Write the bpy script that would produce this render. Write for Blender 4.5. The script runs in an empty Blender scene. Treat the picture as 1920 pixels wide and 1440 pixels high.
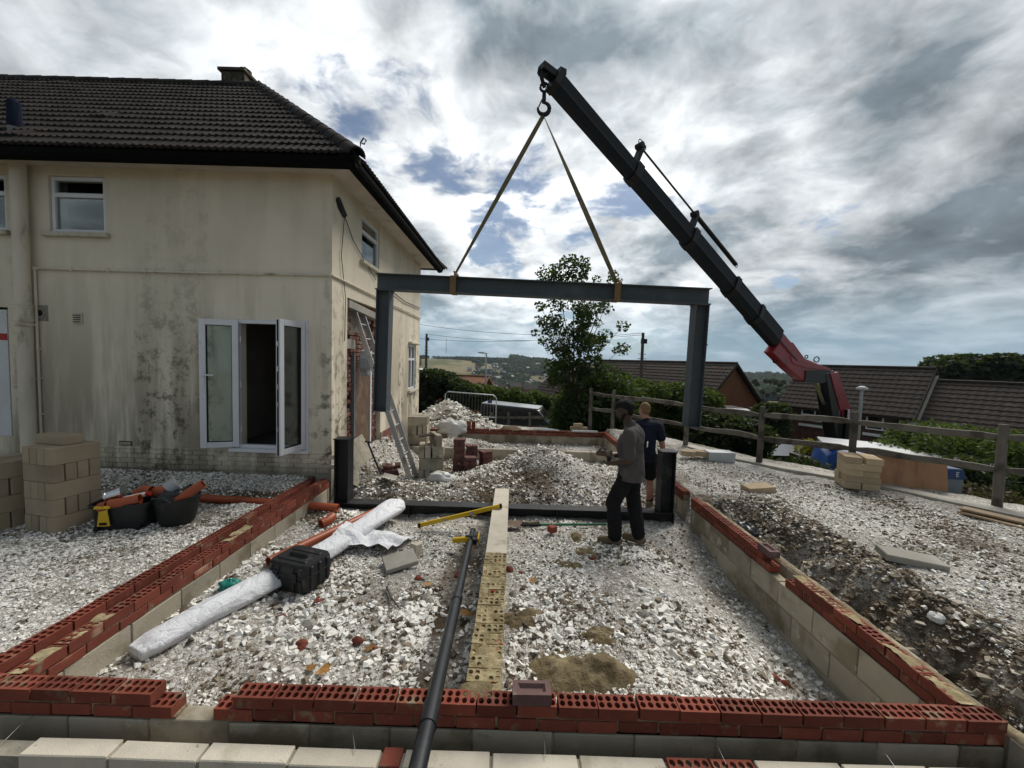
import bpy, bmesh, math, random
import numpy as np
from mathutils import Vector, Matrix, Euler
random.seed(7); rng = np.random.default_rng(7)
SC = bpy.context.scene
COL = SC.collection
R = math.radians

# ------------------------------------------------------------------ camera
CAMZ = 2.4
def _basis(p, r, y):
    fw = np.array([math.sin(y)*math.cos(p), math.cos(y)*math.cos(p), math.sin(p)])
    rt = np.array([math.cos(y), -math.sin(y), 0.0]); up = np.cross(rt, fw)
    return rt*math.cos(r)+up*math.sin(r), -rt*math.sin(r)+up*math.cos(r), fw
CR, CU, CF = _basis(R(-3.36), R(1.72), R(-0.19))
cam = bpy.data.cameras.new('camera'); camo = bpy.data.objects.new('camera', cam); COL.objects.link(camo)
cam.sensor_width = 36; cam.lens = 36*750/1920; cam.clip_start = .05; cam.clip_end = 20000
camo.matrix_world = Matrix(((CR[0], CU[0], -CF[0], 0), (CR[1], CU[1], -CF[1], 0), (CR[2], CU[2], -CF[2], CAMZ), (0, 0, 0, 1)))
SC.camera = camo
def ray(a, b): return CF + CR*((a-960)/750) - CU*((b-720)/750)
def pz(a, b, h):                       # pixel -> point on the level plane z = h
    d = ray(a, b); return Vector(np.array([0, 0, CAMZ])+d*((h-CAMZ)/d[2]))
def py(a, b, v):                       # pixel -> point on the plane Y = v
    d = ray(a, b); return Vector(np.array([0, 0, CAMZ])+d*(v/d[1]))
def px(a, b, v):
    d = ray(a, b); return Vector(np.array([0, 0, CAMZ])+d*(v/d[0]))

# ------------------------------------------------------------------ view, sun, sky
SC.view_settings.view_transform = 'Standard'; SC.view_settings.look = 'None'
SC.view_settings.exposure = 0.78; SC.view_settings.gamma = 1
SC.cycles.use_denoising = True
SC.cycles.max_bounces = 6; SC.cycles.diffuse_bounces = 3; SC.cycles.glossy_bounces = 3
SC.cycles.transmission_bounces = 4; SC.cycles.transparent_max_bounces = 8; SC.cycles.volume_bounces = 0
SUN_DIR = Vector((0.50, 0.62, 0.95)).normalized()     # towards the sun, ahead of the camera and to the right
sun = bpy.data.lights.new('sun', 'SUN'); suno = bpy.data.objects.new('sun', sun); COL.objects.link(suno)
sun.energy = 2.1; sun.angle = R(30); sun.color = (1.0, .95, .87)
suno.location = SUN_DIR*60; suno.rotation_euler = SUN_DIR.to_track_quat('Z', 'Y').to_euler()

SKY_OFF = (3.1, 1.7, 0)
W = bpy.data.worlds.new('World'); SC.world = W; W.use_nodes = True
class NT:
    """tiny node-tree helper"""
    def __init__(s, tree): s.t = tree; s.n = tree.nodes; s.l = tree.links
    def add(s, typ, **kw):
        n = s.n.new(typ)
        for k, v in kw.items():
            if k.startswith('i_'):
                key = k[2:]; key = int(key) if key.isdigit() else key.replace('_', ' ')
                s.put(n.inputs[key], v)
            else: setattr(n, k, v)
        return n
    def put(s, inp, v):
        if hasattr(v, 'is_output') or isinstance(v, bpy.types.NodeSocket): s.l.new(v, inp)
        elif isinstance(v, bpy.types.Node): s.l.new(v.outputs[0], inp)
        else: inp.default_value = v
    def math(s, op, a, b=0.0, c=0.0, clamp=False):
        n = s.n.new('ShaderNodeMath'); n.operation = op; n.use_clamp = clamp
        s.put(n.inputs[0], a); s.put(n.inputs[1], b); s.put(n.inputs[2], c); return n.outputs[0]
    def mix(s, f, a, b, mode='MIX'):
        n = s.n.new('ShaderNodeMix'); n.data_type = 'RGBA'; n.blend_type = mode; n.clamp_factor = True
        s.put(n.inputs[0], f); s.put(n.inputs[6], c4(a)); s.put(n.inputs[7], c4(b)); return n.outputs[2]
    def noise(s, vec, scale, detail=4, rough=.55, dist=0.0):
        n = s.n.new('ShaderNodeTexNoise'); s.put(n.inputs['Vector'], vec)
        n.inputs['Scale'].default_value = scale; n.inputs['Detail'].default_value = detail
        n.inputs['Roughness'].default_value = rough; n.inputs['Distortion'].default_value = dist; return n.outputs['Fac']
    def step(s, v, lo, hi, a=0.0, b=1.0):
        n = s.n.new('ShaderNodeMapRange'); n.clamp = True; n.interpolation_type = 'SMOOTHSTEP'
        s.put(n.inputs[0], v); n.inputs[1].default_value = lo; n.inputs[2].default_value = hi
        n.inputs[3].default_value = a; n.inputs[4].default_value = b; return n.outputs[0]
    def vmul(s, v, sc):
        n = s.n.new('ShaderNodeVectorMath'); n.operation = 'MULTIPLY'; s.put(n.inputs[0], v); n.inputs[1].default_value = sc; return n.outputs[0]
    def vadd(s, v, o):
        n = s.n.new('ShaderNodeVectorMath'); n.operation = 'ADD'; s.put(n.inputs[0], v); s.put(n.inputs[1], o); return n.outputs[0]
def c4(c):
    if isinstance(c, (tuple, list)) and len(c) == 3: return (*c, 1.0)
    return c

def scale_v(t, v, f):
    n = t.add('ShaderNodeVectorMath', operation='SCALE'); t.put(n.inputs[0], v); t.put(n.inputs['Scale'], f); return n.outputs[0]
def build_sky():
    t = NT(W.node_tree); t.n.clear()
    out = t.add('ShaderNodeOutputWorld'); bg = t.add('ShaderNodeBackground'); bg.inputs['Strength'].default_value = 0.071
    t.l.new(bg.outputs[0], out.inputs[0])
    sky = t.add('ShaderNodeTexSky', sky_type='NISHITA', sun_disc=False)
    sky.sun_elevation = math.asin(SUN_DIR.z); sky.sun_rotation = math.atan2(SUN_DIR.x, SUN_DIR.y)
    sky.air_density = 1.0; sky.dust_density = .6; sky.ozone_density = 1.5
    tc = t.add('ShaderNodeTexCoord'); d = tc.outputs['Generated']
    sep = t.add('ShaderNodeSeparateXYZ'); t.put(sep.inputs[0], d); x, y, z = sep.outputs
    zz = t.math('ADD', t.math('MAXIMUM', z, 0.0), .26)
    comb = t.add('ShaderNodeCombineXYZ'); t.put(comb.inputs[0], t.math('DIVIDE', x, zz)); t.put(comb.inputs[1], t.math('DIVIDE', y, zz))
    p = comb.outputs[0]
    # the cloud deck seen from below, laid out on a flat layer
    warp = t.add('ShaderNodeTexNoise'); t.put(warp.inputs['Vector'], p); warp.inputs['Scale'].default_value = 1.8; warp.inputs['Detail'].default_value = 4
    pw = t.vadd(p, t.vmul(warp.outputs['Color'], (.34, .34, .34)))
    def density(v):
        med = t.noise(t.vadd(v, (8.3, 2.2, 0)), 1.9, 10, .56)
        return med
    big = t.noise(t.vadd(p, SKY_OFF), .75, 3, .5)
    d1 = density(pw); d2 = density(t.vadd(pw, (.05, .09, 0)))
    puff = t.noise(t.vadd(pw, (2.2, 5.1, 0)), 5.2, 9, .56)
    cover = t.math('ADD', d1, t.math('MULTIPLY', t.math('SUBTRACT', big, .5), .35))
    cover = t.math('ADD', cover, t.math('MULTIPLY', t.math('SUBTRACT', puff, .5), .16))
    mask = t.step(cover, .325, .405, .12, 1.0)
    thick = t.step(t.math('ADD', t.math('MULTIPLY', d1, .6), t.math('MULTIPLY', big, .55)), .46, .70)
    rim = t.math('MULTIPLY', t.math('SUBTRACT', d1, d2), 2.6)            # sides turned to the sun
    # the part of the layer near the sun is lit through, far from it the bases are grey
    dt = t.add('ShaderNodeVectorMath', operation='DOT_PRODUCT'); t.put(dt.inputs[0], d); dt.inputs[1].default_value = Vector((-.02, .86, .50)).normalized()
    near = t.math('POWER', t.step(dt.outputs['Value'], .35, 1.0), 1.5)
    bright = t.mix(near, (4.0, 4.25, 4.55), (10.4, 10.6, 10.7))
    dark = t.mix(near, (1.2, 1.45, 1.65), (2.3, 2.8, 3.2))
    shade = t.math('ADD', t.math('MULTIPLY', thick, .95), .20)
    shade = t.math('SUBTRACT', shade, t.math('MULTIPLY', t.math('SUBTRACT', puff, .5), 1.3))
    shade = t.math('SUBTRACT', shade, rim, clamp=True)
    cl = scale_v(t, t.mix(shade, bright, dark), t.math('ADD', t.math('MULTIPLY', t.noise(t.vadd(pw, (6, 1, 0)), 3.8, 10, .58), 1.7), .18))
    blue = t.vmul(sky.outputs[0], (.60, .62, .64))
    lowc = t.step(z, .02, .20, 1.0, 0.0)      # near the horizon: thin pale veil
    col = t.mix(mask, blue, cl)
    veil = t.mix(t.math('MULTIPLY', lowc, .6), col, (3.0, 4.5, 5.5))
    t.l.new(veil, bg.inputs['Color'])
build_sky()

# ------------------------------------------------------------------ helpers
def vnoise(x, y, seed=0):
    x = np.asarray(x, float); y = np.asarray(y, float)
    xi = np.floor(x); yi = np.floor(y); fx = x-xi; fy = y-yi
    fx = fx*fx*(3-2*fx); fy = fy*fy*(3-2*fy)
    def h(a, b):
        v = np.sin(a*127.1+b*311.7+seed*74.7)*43758.5453; return v-np.floor(v)
    return (h(xi, yi)*(1-fx)+h(xi+1, yi)*fx)*(1-fy)+(h(xi, yi+1)*(1-fx)+h(xi+1, yi+1)*fx)*fy
def fbm(x, y, seed=0, o=4):
    v = 0; a = .5; s = 0
    for i in range(o): v = v+a*vnoise(np.asarray(x)*2**i, np.asarray(y)*2**i, seed+i); s += a; a *= .5
    return v/s
def sst(v, a, b):
    t = np.clip((np.asarray(v, float)-a)/(b-a), 0, 1); return t*t*(3-2*t)

def thing(name, label, cat, loc=(0, 0, 0), group=None, rz=0.0):
    o = bpy.data.objects.new(name, None); COL.objects.link(o); o.location = loc; o.rotation_euler = (0, 0, rz)
    o.empty_display_size = .1
    return tag(o, label, cat, group)
def tag(o, label=None, cat=None, group=None, kind=None):
    if label: o['label'] = label
    if cat: o['category'] = cat
    if group: o['group'] = group
    if kind: o['kind'] = kind
    return o
def link(name, me, parent=None, loc=(0, 0, 0), rot=(0, 0, 0), scale=(1, 1, 1), m=None):
    o = bpy.data.objects.new(name, me); COL.objects.link(o)
    o.location = loc; o.rotation_euler = rot; o.scale = scale
    if parent is not None: o.parent = parent
    if m is not None and not me.materials: me.materials.append(m)
    return o
def abs_loc(o):
    v = Vector((0, 0, 0))
    while o is not None: v += o.location; o = o.parent
    return v

class MB:
    """mesh builder in plain lists"""
    def __init__(s): s.v = []; s.f = []; s.mi = []; s.cur = 0
    def add(s, vs, fs):
        b = len(s.v); s.v += [tuple(q) for q in vs]; s.f += [tuple(i+b for i in q) for q in fs]; s.mi += [s.cur]*len(fs); return s
    def box(s, a, b, rot=None, piv=None):
        x0, y0, z0 = a; x1, y1, z1 = b
        vs = [Vector(q) for q in ((x0, y0, z0), (x1, y0, z0), (x1, y1, z0), (x0, y1, z0), (x0, y0, z1), (x1, y0, z1), (x1, y1, z1), (x0, y1, z1))]
        if rot is not None:
            c = Vector(piv) if piv is not None else sum(vs, Vector())/8
            vs = [rot @ (q-c)+c for q in vs]
        return s.add(vs, [(0, 3, 2, 1), (4, 5, 6, 7), (0, 1, 5, 4), (1, 2, 6, 5), (2, 3, 7, 6), (3, 0, 4, 7)])
    def cbox(s, c, d, rot=None):
        c = Vector(c); d = Vector(d)/2
        return s.box(c-d, c+d, rot)
    def prism(s, poly, ax, t0, t1):
        """poly: 2D points in the plane of the other two axes, extruded along axis ax"""
        n = len(poly)
        def mk(p, t): q = list(p); q.insert(ax, t); return tuple(q)
        vs = [mk(p, t0) for p in poly]+[mk(p, t1) for p in poly]
        return s.add(vs, [tuple(range(n))[::-1], tuple(range(n, 2*n))]+[(i, (i+1) % n, n+(i+1) % n, n+i) for i in range(n)])
    def frame(s, p, q, up=(0, 0, 1)):
        z = (Vector(q)-Vector(p)).normalized(); u = Vector(up)
        if abs(z.dot(u)) > .98: u = Vector((1, 0, 0))
        x = u.cross(z).normalized(); y = z.cross(x); return x, y, z
    def beam(s, p, q, w, h, up=(0, 0, 1), w2=None, h2=None):
        """box from p to q, w across, h along 'up'"""
        x, y, z = s.frame(p, q, up); p = Vector(p); q = Vector(q); w2 = w if w2 is None else w2; h2 = h if h2 is None else h2
        c = lambda o, w, h: [o-x*w/2-y*h/2, o+x*w/2-y*h/2, o+x*w/2+y*h/2, o-x*w/2+y*h/2]
        return s.add(c(p, w, h)+c(q, w2, h2), [(0, 3, 2, 1), (4, 5, 6, 7), (0, 1, 5, 4), (1, 2, 6, 5), (2, 3, 7, 6), (3, 0, 4, 7)])
    def tube(s, pts, rad, n=8, cap=True, flat=1.0, up=(0, 0, 1)):
        pts = [Vector(p) for p in pts]; k = len(pts)
        rs = rad if isinstance(rad, (list, tuple)) else [rad]*k
        b = len(s.v); fs = []; vs = []
        for i, p in enumerate(pts):
            a = pts[max(i-1, 0)]; c = pts[min(i+1, k-1)]
            x, y, z = s.frame(a, c, up)
            for j in range(n):
                t = 2*math.pi*j/n; vs.append(p+x*math.cos(t)*rs[i]+y*math.sin(t)*rs[i]*flat)
        for i in range(k-1):
            for j in range(n): fs.append((i*n+j, i*n+(j+1) % n, (i+1)*n+(j+1) % n, (i+1)*n+j))
        if cap: fs += [tuple(range(n))[::-1], tuple(range((k-1)*n, k*n))]
        return s.add(vs, fs)
    def pipe(s, pts, ro, ri, n=14):
        """open tube with wall thickness"""
        s.tube(pts, ro, n, cap=False)
        pts = [Vector(p) for p in pts]; x, y, z = s.frame(pts[0], pts[-1])
        b = len(s.v); s.tube(pts[::-1], ri, n, cap=False)
        for P in (pts[0], pts[-1]):
            vs = [P+(x*math.cos(2*math.pi*j/n)+y*math.sin(2*math.pi*j/n))*r for r in (ro, ri) for j in range(n)]
            s.add(vs, [(j, (j+1) % n, n+(j+1) % n, n+j) for j in range(n)])
        return s
    def lathe(s, prof, n=16, c=(0, 0, 0), axis=None):
        vs = []; k = len(prof); M3 = axis or Matrix.Identity(3); c = Vector(c)
        for r, z in prof:
            for j in range(n): t = 2*math.pi*j/n; vs.append(c+M3 @ Vector((r*math.cos(t), r*math.sin(t), z)))
        fs = [(i*n+j, i*n+(j+1) % n, (i+1)*n+(j+1) % n, (i+1)*n+j) for i in range(k-1) for j in range(n)]
        fs += [tuple(range(n))[::-1], tuple(range((k-1)*n, k*n))]
        return s.add(vs, fs)
    def sheet(s, pts, thick=.002):
        """planar polygon given by 3D points, thickened along its normal"""
        P = [Vector(p) for p in pts]; nrm = (P[1]-P[0]).cross(P[2]-P[0]).normalized()*thick; n = len(P)
        return s.add(P+[p-nrm for p in P], [tuple(range(n)), tuple(range(n, 2*n))[::-1]]+[(i, n+i, n+(i+1) % n, (i+1) % n) for i in range(n)])
    def grid(s, fn, nu, nv):
        vs = [fn(i/nu, j/nv) for j in range(nv+1) for i in range(nu+1)]
        return s.add(vs, [(j*(nu+1)+i, j*(nu+1)+i+1, (j+1)*(nu+1)+i+1, (j+1)*(nu+1)+i) for j in range(nv) for i in range(nu)])
    def mesh(s, name='mesh', m=None, off=(0, 0, 0), smooth=False, bevel=0, sharp=None):
        me = bpy.data.meshes.new(name); o = Vector(off)
        me.from_pydata([tuple(Vector(q)-o) for q in s.v], [], s.f)
        for mm in (m if isinstance(m, (list, tuple)) else [m]):
            if mm is not None: me.materials.append(mm)
        if any(s.mi): me.polygons.foreach_set('material_index', s.mi)
        bm = bmesh.new(); bm.from_mesh(me)
        bmesh.ops.recalc_face_normals(bm, faces=bm.faces)
        if bevel: bmesh.ops.bevel(bm, geom=[e for e in bm.edges], offset=bevel, segments=1, affect='EDGES', clamp_overlap=True)
        bm.to_mesh(me); bm.free()
        if smooth: me.shade_smooth() if sharp is None else me.shade_smooth()
        if smooth and sharp is not None:
            try: me.set_sharp_from_angle(angle=R(sharp))
            except Exception: pass
        me.update(); return me
    def build(s, name, m, parent=None, world=True, **kw):
        off = abs_loc(parent) if (parent is not None and world) else (0, 0, 0)
        return link(name, s.mesh(name, m, off, **kw), parent)

def one(mb, name, m, label, cat, base, group=None, **kw):
    """a thing that is a single mesh; its origin at 'base'"""
    o = link(name, mb.mesh(name, m, base, **kw), None, base); return tag(o, label, cat, group)

def np_mesh(name, v, f, m=None, attr=None, smooth=False):
    """v (n,3) float, f (k,3|4) int arrays -> mesh, quick"""
    v = np.ascontiguousarray(v, np.float32); f = np.ascontiguousarray(f, np.int32); k = f.shape[1]
    me = bpy.data.meshes.new(name); me.vertices.add(len(v)); me.vertices.foreach_set('co', v.ravel())
    me.loops.add(f.size); me.loops.foreach_set('vertex_index', f.ravel())
    me.polygons.add(len(f)); me.polygons.foreach_set('loop_start', np.arange(0, f.size, k, dtype=np.int32))
    try: me.polygons.foreach_set('loop_total', np.full(len(f), k, np.int32))
    except Exception: pass
    if smooth: me.polygons.foreach_set('use_smooth', np.ones(len(f), bool))
    for an, av in (attr or {}).items():
        a = me.attributes.new(an, 'FLOAT', 'POINT'); a.data.foreach_set('value', np.ascontiguousarray(av, np.float32))
    if m is not None: me.materials.append(m)
    me.update(calc_edges=True); me.validate()
    if not smooth: me.shade_flat()
    return me

def copy_tree(o, parent=None):
    c = o.copy(); COL.objects.link(c); c.parent = parent
    for ch in [q for q in o.children]: copy_tree(ch, c)
    return c
# ------------------------------------------------------------------ materials
def new_mat(name):
    m = bpy.data.materials.new(name); m.use_nodes = True; t = NT(m.node_tree); t.n.clear()
    out = t.add('ShaderNodeOutputMaterial'); b = t.add('ShaderNodeBsdfPrincipled'); t.l.new(b.outputs[0], out.inputs[0])
    return m, t, b, out
def coords(t, rand=True):
    tc = t.add('ShaderNodeTexCoord'); v = tc.outputs['Object']
    oi = t.add('ShaderNodeObjectInfo'); r = oi.outputs['Random']
    if rand:
        c = t.add('ShaderNodeCombineXYZ'); t.put(c.inputs[0], t.math('MULTIPLY', r, 37.0)); t.put(c.inputs[1], t.math('MULTIPLY', r, 91.0)); t.put(c.inputs[2], t.math('MULTIPLY', r, 17.0))
        v = t.vadd(v, c.outputs[0])
    return v, r
def scalecol(t, col, f):
    n = t.add('ShaderNodeVectorMath', operation='SCALE'); t.put(n.inputs[0], c4(col)[:3] if isinstance(col, tuple) else col); t.put(n.inputs['Scale'], f); return n.outputs[0]
def mat(name, col, rough=.8, var=.18, vs=4.0, col2=None, lo=.5, hi=.62, ms=2.0, stretch=(1, 1, 1), bump=.25, bs=60.0, bd=.01, metal=0.0, spec=.3, rand=.12, col3=None, lo3=.6, hi3=.7, ms3=9.0):
    m, t, b, out = new_mat(name); v, r = coords(t)
    sv = t.vmul(v, stretch)
    c = c4(col)
    if col2 is not None: c = t.mix(t.step(t.noise(sv, ms, 6, .6), lo, hi), c, col2)
    if col3 is not None: c = t.mix(t.step(t.noise(t.vadd(sv, (5, 3, 8)), ms3, 6, .65), lo3, hi3), c, col3)
    f = t.math('ADD', t.math('MULTIPLY', t.math('SUBTRACT', t.noise(sv, vs, 6, .6), .5), 2*var*2), 1.0)
    if rand: f = t.math('ADD', f, t.math('MULTIPLY', t.math('SUBTRACT', r, .5), 2*rand))
    t.put(b.inputs['Base Color'], scalecol(t, c, f))
    b.inputs['Roughness'].default_value = rough; b.inputs['Metallic'].default_value = metal; b.inputs['Specular IOR Level'].default_value = spec
    if bump:
        bn = t.add('ShaderNodeBump'); bn.inputs['Strength'].default_value = bump; bn.inputs['Distance'].default_value = bd
        t.put(bn.inputs['Height'], t.noise(sv, bs, 5, .6)); t.l.new(bn.outputs[0], b.inputs['Normal'])
    return m
def glass_mat(name, tint=(.9, .95, .95), rough=.02, alpha=.35):
    """window glass: a mirror-like coat over a see-through pane"""
    m, t, b, out = new_mat(name)
    tr = t.add('ShaderNodeBsdfTransparent'); tr.inputs[0].default_value = c4(tint)
    gl = t.add('ShaderNodeBsdfGlossy'); gl.inputs['Roughness'].default_value = rough
    fr = t.add('ShaderNodeFresnel'); fr.inputs[0].default_value = 1.45
    mx = t.add('ShaderNodeMixShader'); t.put(mx.inputs[0], t.math('MULTIPLY', fr.outputs[0], .6, clamp=True))
    t.l.new(tr.outputs[0], mx.inputs[1]); t.l.new(gl.outputs[0], mx.inputs[2]); t.l.new(mx.outputs[0], out.inputs[0]); return m
def leaf_mat(name, c1, c2, trans=.35):
    m, t, b, out = new_mat(name)
    at = t.add('ShaderNodeAttribute', attribute_name='shade'); f = at.outputs['Fac']
    c = t.mix(f, c1, c2)
    d = t.add('ShaderNodeBsdfDiffuse'); t.put(d.inputs[0], c)
    tl = t.add('ShaderNodeBsdfTranslucent'); t.put(tl.inputs[0], t.mix(.5, c, (.16, .22, .03)))
    gl = t.add('ShaderNodeBsdfGlossy'); gl.inputs['Roughness'].default_value = .5; gl.inputs[0].default_value = (.5, .5, .5, 1)
    m1 = t.add('ShaderNodeMixShader'); m1.inputs[0].default_value = trans; t.l.new(d.outputs[0], m1.inputs[1]); t.l.new(tl.outputs[0], m1.inputs[2])
    m2 = t.add('ShaderNodeMixShader'); m2.inputs[0].default_value = .04; t.l.new(m1.outputs[0], m2.inputs[1]); t.l.new(gl.outputs[0], m2.inputs[2])
    t.l.new(m2.outputs[0], out.inputs[0]); return m

def render_wall_mat():
    """dirty cream painted render with rain streaks, algae and patched spots"""
    m, t, b, out = new_mat('cream_render'); v = t.add('ShaderNodeNewGeometry').outputs['Position']
    st = t.vmul(v, (2.6, 2.6, .28)); st2 = t.vmul(v, (7, 7, .5))
    big = t.noise(v, .55, 4, .55); streak = t.noise(st, 1.0, 7, .62); s2 = t.noise(st2, 1.0, 5, .6); sp = t.noise(v, 5.5, 8, .68)
    base = t.mix(t.step(big, .35, .68), (.78, .70, .56), (.67, .60, .475))
    sepz = t.add('ShaderNodeSeparateXYZ'); t.put(sepz.inputs[0], v); z = sepz.outputs[2]
    low = t.step(z, 3.9, 1.0, 0.0, 1.0)          # weathering builds up on the lower storey
    k = t.math('MULTIPLY', t.step(streak, .42, .62), t.math('ADD', t.math('MULTIPLY', low, .66), .12))
    c = t.mix(k, base, (.27, .235, .17))
    alg = t.math('MULTIPLY', t.math('MULTIPLY', t.step(sp, .48, .62), t.step(t.noise(st, .45, 3, .5), .46, .58)), t.math('ADD', t.math('MULTIPLY', low, .8), .15))
    c = t.mix(alg, c, (.13, .115, .075))
    c = t.mix(t.math('MULTIPLY', t.step(s2, .58, .72), .3), c, (.66, .63, .54))
    fl = t.math('MULTIPLY', t.step(t.noise(t.vadd(v, (4, 4, 4)), 3.2, 9, .72), .66, .69), low)
    c = t.mix(t.math('MULTIPLY', fl, .7), c, (.62, .61, .55))
    base_dirt = t.math('MULTIPLY', t.step(t.math('ADD', z, t.math('MULTIPLY', sp, .35)), 1.0, .66), .7)
    c = t.mix(base_dirt, c, (.14, .13, .11))
    t.put(b.inputs['Base Color'], c); b.inputs['Roughness'].default_value = .92; b.inputs['Specular IOR Level'].default_value = .15
    bn = t.add('ShaderNodeBump'); bn.inputs['Strength'].default_value = .5; bn.inputs['Distance'].default_value = .008
    t.put(bn.inputs['Height'], t.math('ADD', t.noise(v, 22, 6, .65), t.math('MULTIPLY', sp, .6))); t.l.new(bn.outputs[0], b.inputs['Normal'])
    return m
def ground_mat():
    """chalk rubble ground: crushed white chalk over grey-brown soil; turf further out, by the vertex attribute"""
    m, t, b, out = new_mat('chalk_ground'); tc = t.add('ShaderNodeTexCoord'); v = tc.outputs['Object']
    soil = t.mix(t.noise(v, 3, 6, .6), (.05, .036, .023), (.14, .105, .07))
    def chips(sc, lo, hi):
        w = t.add('ShaderNodeTexVoronoi'); t.put(w.inputs['Vector'], v); w.inputs['Scale'].default_value = sc
        s = t.add('ShaderNodeSeparateColor'); t.put(s.inputs[0], w.outputs['Color'])
        cut = t.math('MULTIPLY', t.step(w.outputs['Distance'], .62, .40), t.step(s.outputs[0], lo, hi)); return cut, s.outputs[1], w.outputs['Distance']
    a = t.add('ShaderNodeAttribute', attribute_name='chalk').outputs['Fac']
    far = t.add('ShaderNodeAttribute', attribute_name='turf').outputs['Fac']
    patch = t.math('MULTIPLY', t.math('ADD', t.noise(v, 1.3, 6, .65), -.5), 2.6)
    am = t.math('ADD', a, patch, clamp=True)
    c1, r1, d1 = chips(26, .15, .35); c2, r2, d2 = chips(62, .2, .4); c3, r3, d3 = chips(130, .25, .4)
    dust = t.mix(t.noise(v, 14, 6, .65), (.16, .128, .092), (.38, .345, .285))
    c = t.mix(t.math('MULTIPLY', am, .85), soil, dust)
    c = t.mix(t.math('MULTIPLY', c3, am), c, t.mix(r3, (.40, .38, .35), (.75, .74, .70)))
    c = t.mix(t.math('MULTIPLY', c2, am), c, t.mix(r2, (.36, .35, .32), (.78, .77, .74)))
    c = t.mix(t.math('MULTIPLY', c1, am), c, t.mix(r1, (.42, .41, .38), (.80, .79, .76)))
    grass = t.mix(t.noise(v, .35, 8, .7), (.035, .055, .018), (.16, .15, .06))
    grass = t.mix(t.step(t.noise(v, .013, 4, .6), .45, .55), grass, (.20, .165, .085))
    c = t.mix(far, c, grass)
    t.put(b.inputs['Base Color'], c); b.inputs['Roughness'].default_value = .95; b.inputs['Specular IOR Level'].default_value = .15
    bn = t.add('ShaderNodeBump'); bn.inputs['Strength'].default_value = .7; bn.inputs['Distance'].default_value = .02
    h = t.math('ADD', t.math('MULTIPLY', c1, t.math('SUBTRACT', .6, d1)), t.math('ADD', t.math('MULTIPLY', c2, .35), t.math('MULTIPLY', t.noise(v, 30, 6, .7), .8)))
    t.put(bn.inputs['Height'], h); t.l.new(bn.outputs[0], b.inputs['Normal']); return m
def stone_mat():
    m, t, b, out = new_mat('chalk_stone'); tc = t.add('ShaderNodeTexCoord'); v = tc.outputs['Object']
    f = t.add('ShaderNodeAttribute', attribute_name='shade').outputs['Fac']
    rp = t.add('ShaderNodeValToRGB'); t.put(rp.inputs[0], f); e = rp.color_ramp.elements
    e[0].position = 0; e[0].color = (.07, .06, .05, 1); e[1].position = 1; e[1].color = (.88, .865, .82, 1)
    for p, c in ((.12, (.12, .09, .06, 1)), (.28, (.26, .215, .16, 1)), (.5, (.50, .465, .40, 1)), (.75, (.76, .74, .68, 1))):
        q = e.new(p); q.color = c
    dirt = t.step(t.noise(v, 30, 6, .7), .48, .62)
    c = t.mix(t.math('MULTIPLY', dirt, .22), rp.outputs[0], (.24, .21, .165))
    t.put(b.inputs['Base Color'], c); b.inputs['Roughness'].default_value = .9; b.inputs['Specular IOR Level'].default_value = .2
    bn = t.add('ShaderNodeBump'); bn.inputs['Strength'].default_value = .4; bn.inputs['Distance'].default_value = .006
    t.put(bn.inputs['Height'], t.noise(v, 90, 4, .6)); t.l.new(bn.outputs[0], b.inputs['Normal']); return m
def brickwork_mat(name, brick, mortar, sx=.225, sz=.075, axis='x'):
    """small far brickwork: procedural joints"""
    m, t, b, out = new_mat(name); tc = t.add('ShaderNodeTexCoord'); v = tc.outputs['Object']
    s = t.add('ShaderNodeSeparateXYZ'); t.put(s.inputs[0], v)
    cb = t.add('ShaderNodeCombineXYZ'); t.put(cb.inputs[0], t.math('ADD', s.outputs[0], s.outputs[1])); t.put(cb.inputs[1], s.outputs[2])
    br = t.add('ShaderNodeTexBrick'); t.put(br.inputs['Vector'], cb.outputs[0]); br.inputs['Scale'].default_value = 1
    br.inputs['Brick Width'].default_value = sx; br.inputs['Row Height'].default_value = sz; br.inputs['Mortar Size'].default_value = .008
    br.inputs['Color1'].default_value = c4(brick); br.inputs['Color2'].default_value = c4(tuple(q*.7 for q in brick)); br.inputs['Mortar'].default_value = c4(mortar)
    f = t.math('ADD', t.math('MULTIPLY', t.noise(v, 2.5, 5, .6), .8), .6)
    t.put(b.inputs['Base Color'], scalecol(t, br.outputs[0], f)); b.inputs['Roughness'].default_value = .9; b.inputs['Specular IOR Level'].default_value = .2
    bn = t.add('ShaderNodeBump'); bn.inputs['Strength'].default_value = .4; bn.inputs['Distance'].default_value = .01; bn.invert = True
    t.put(bn.inputs['Height'], br.outputs['Fac']); t.l.new(bn.outputs[0], b.inputs['Normal']); return m
def mound_brick_mat():
    """red brick largely buried under buff mortar"""
    m, t, b, out = new_mat('mortar_smeared_brick'); v, r = coords(t)
    k = t.step(t.noise(v, 7, 5, .6), .30, .40)
    mo = t.mix(t.step(t.noise(v, 9, 7, .7), .35, .65), (.17, .13, .065), (.42, .35, .205))
    t.put(b.inputs['Base Color'], t.mix(k, (.27, .06, .035), mo)); b.inputs['Roughness'].default_value = .95; b.inputs['Specular IOR Level'].default_value = .15
    bn = t.add('ShaderNodeBump'); bn.inputs['Strength'].default_value = .9; bn.inputs['Distance'].default_value = .02
    t.put(bn.inputs['Height'], t.noise(v, 22, 6, .7)); t.l.new(bn.outputs[0], b.inputs['Normal']); return m

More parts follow.
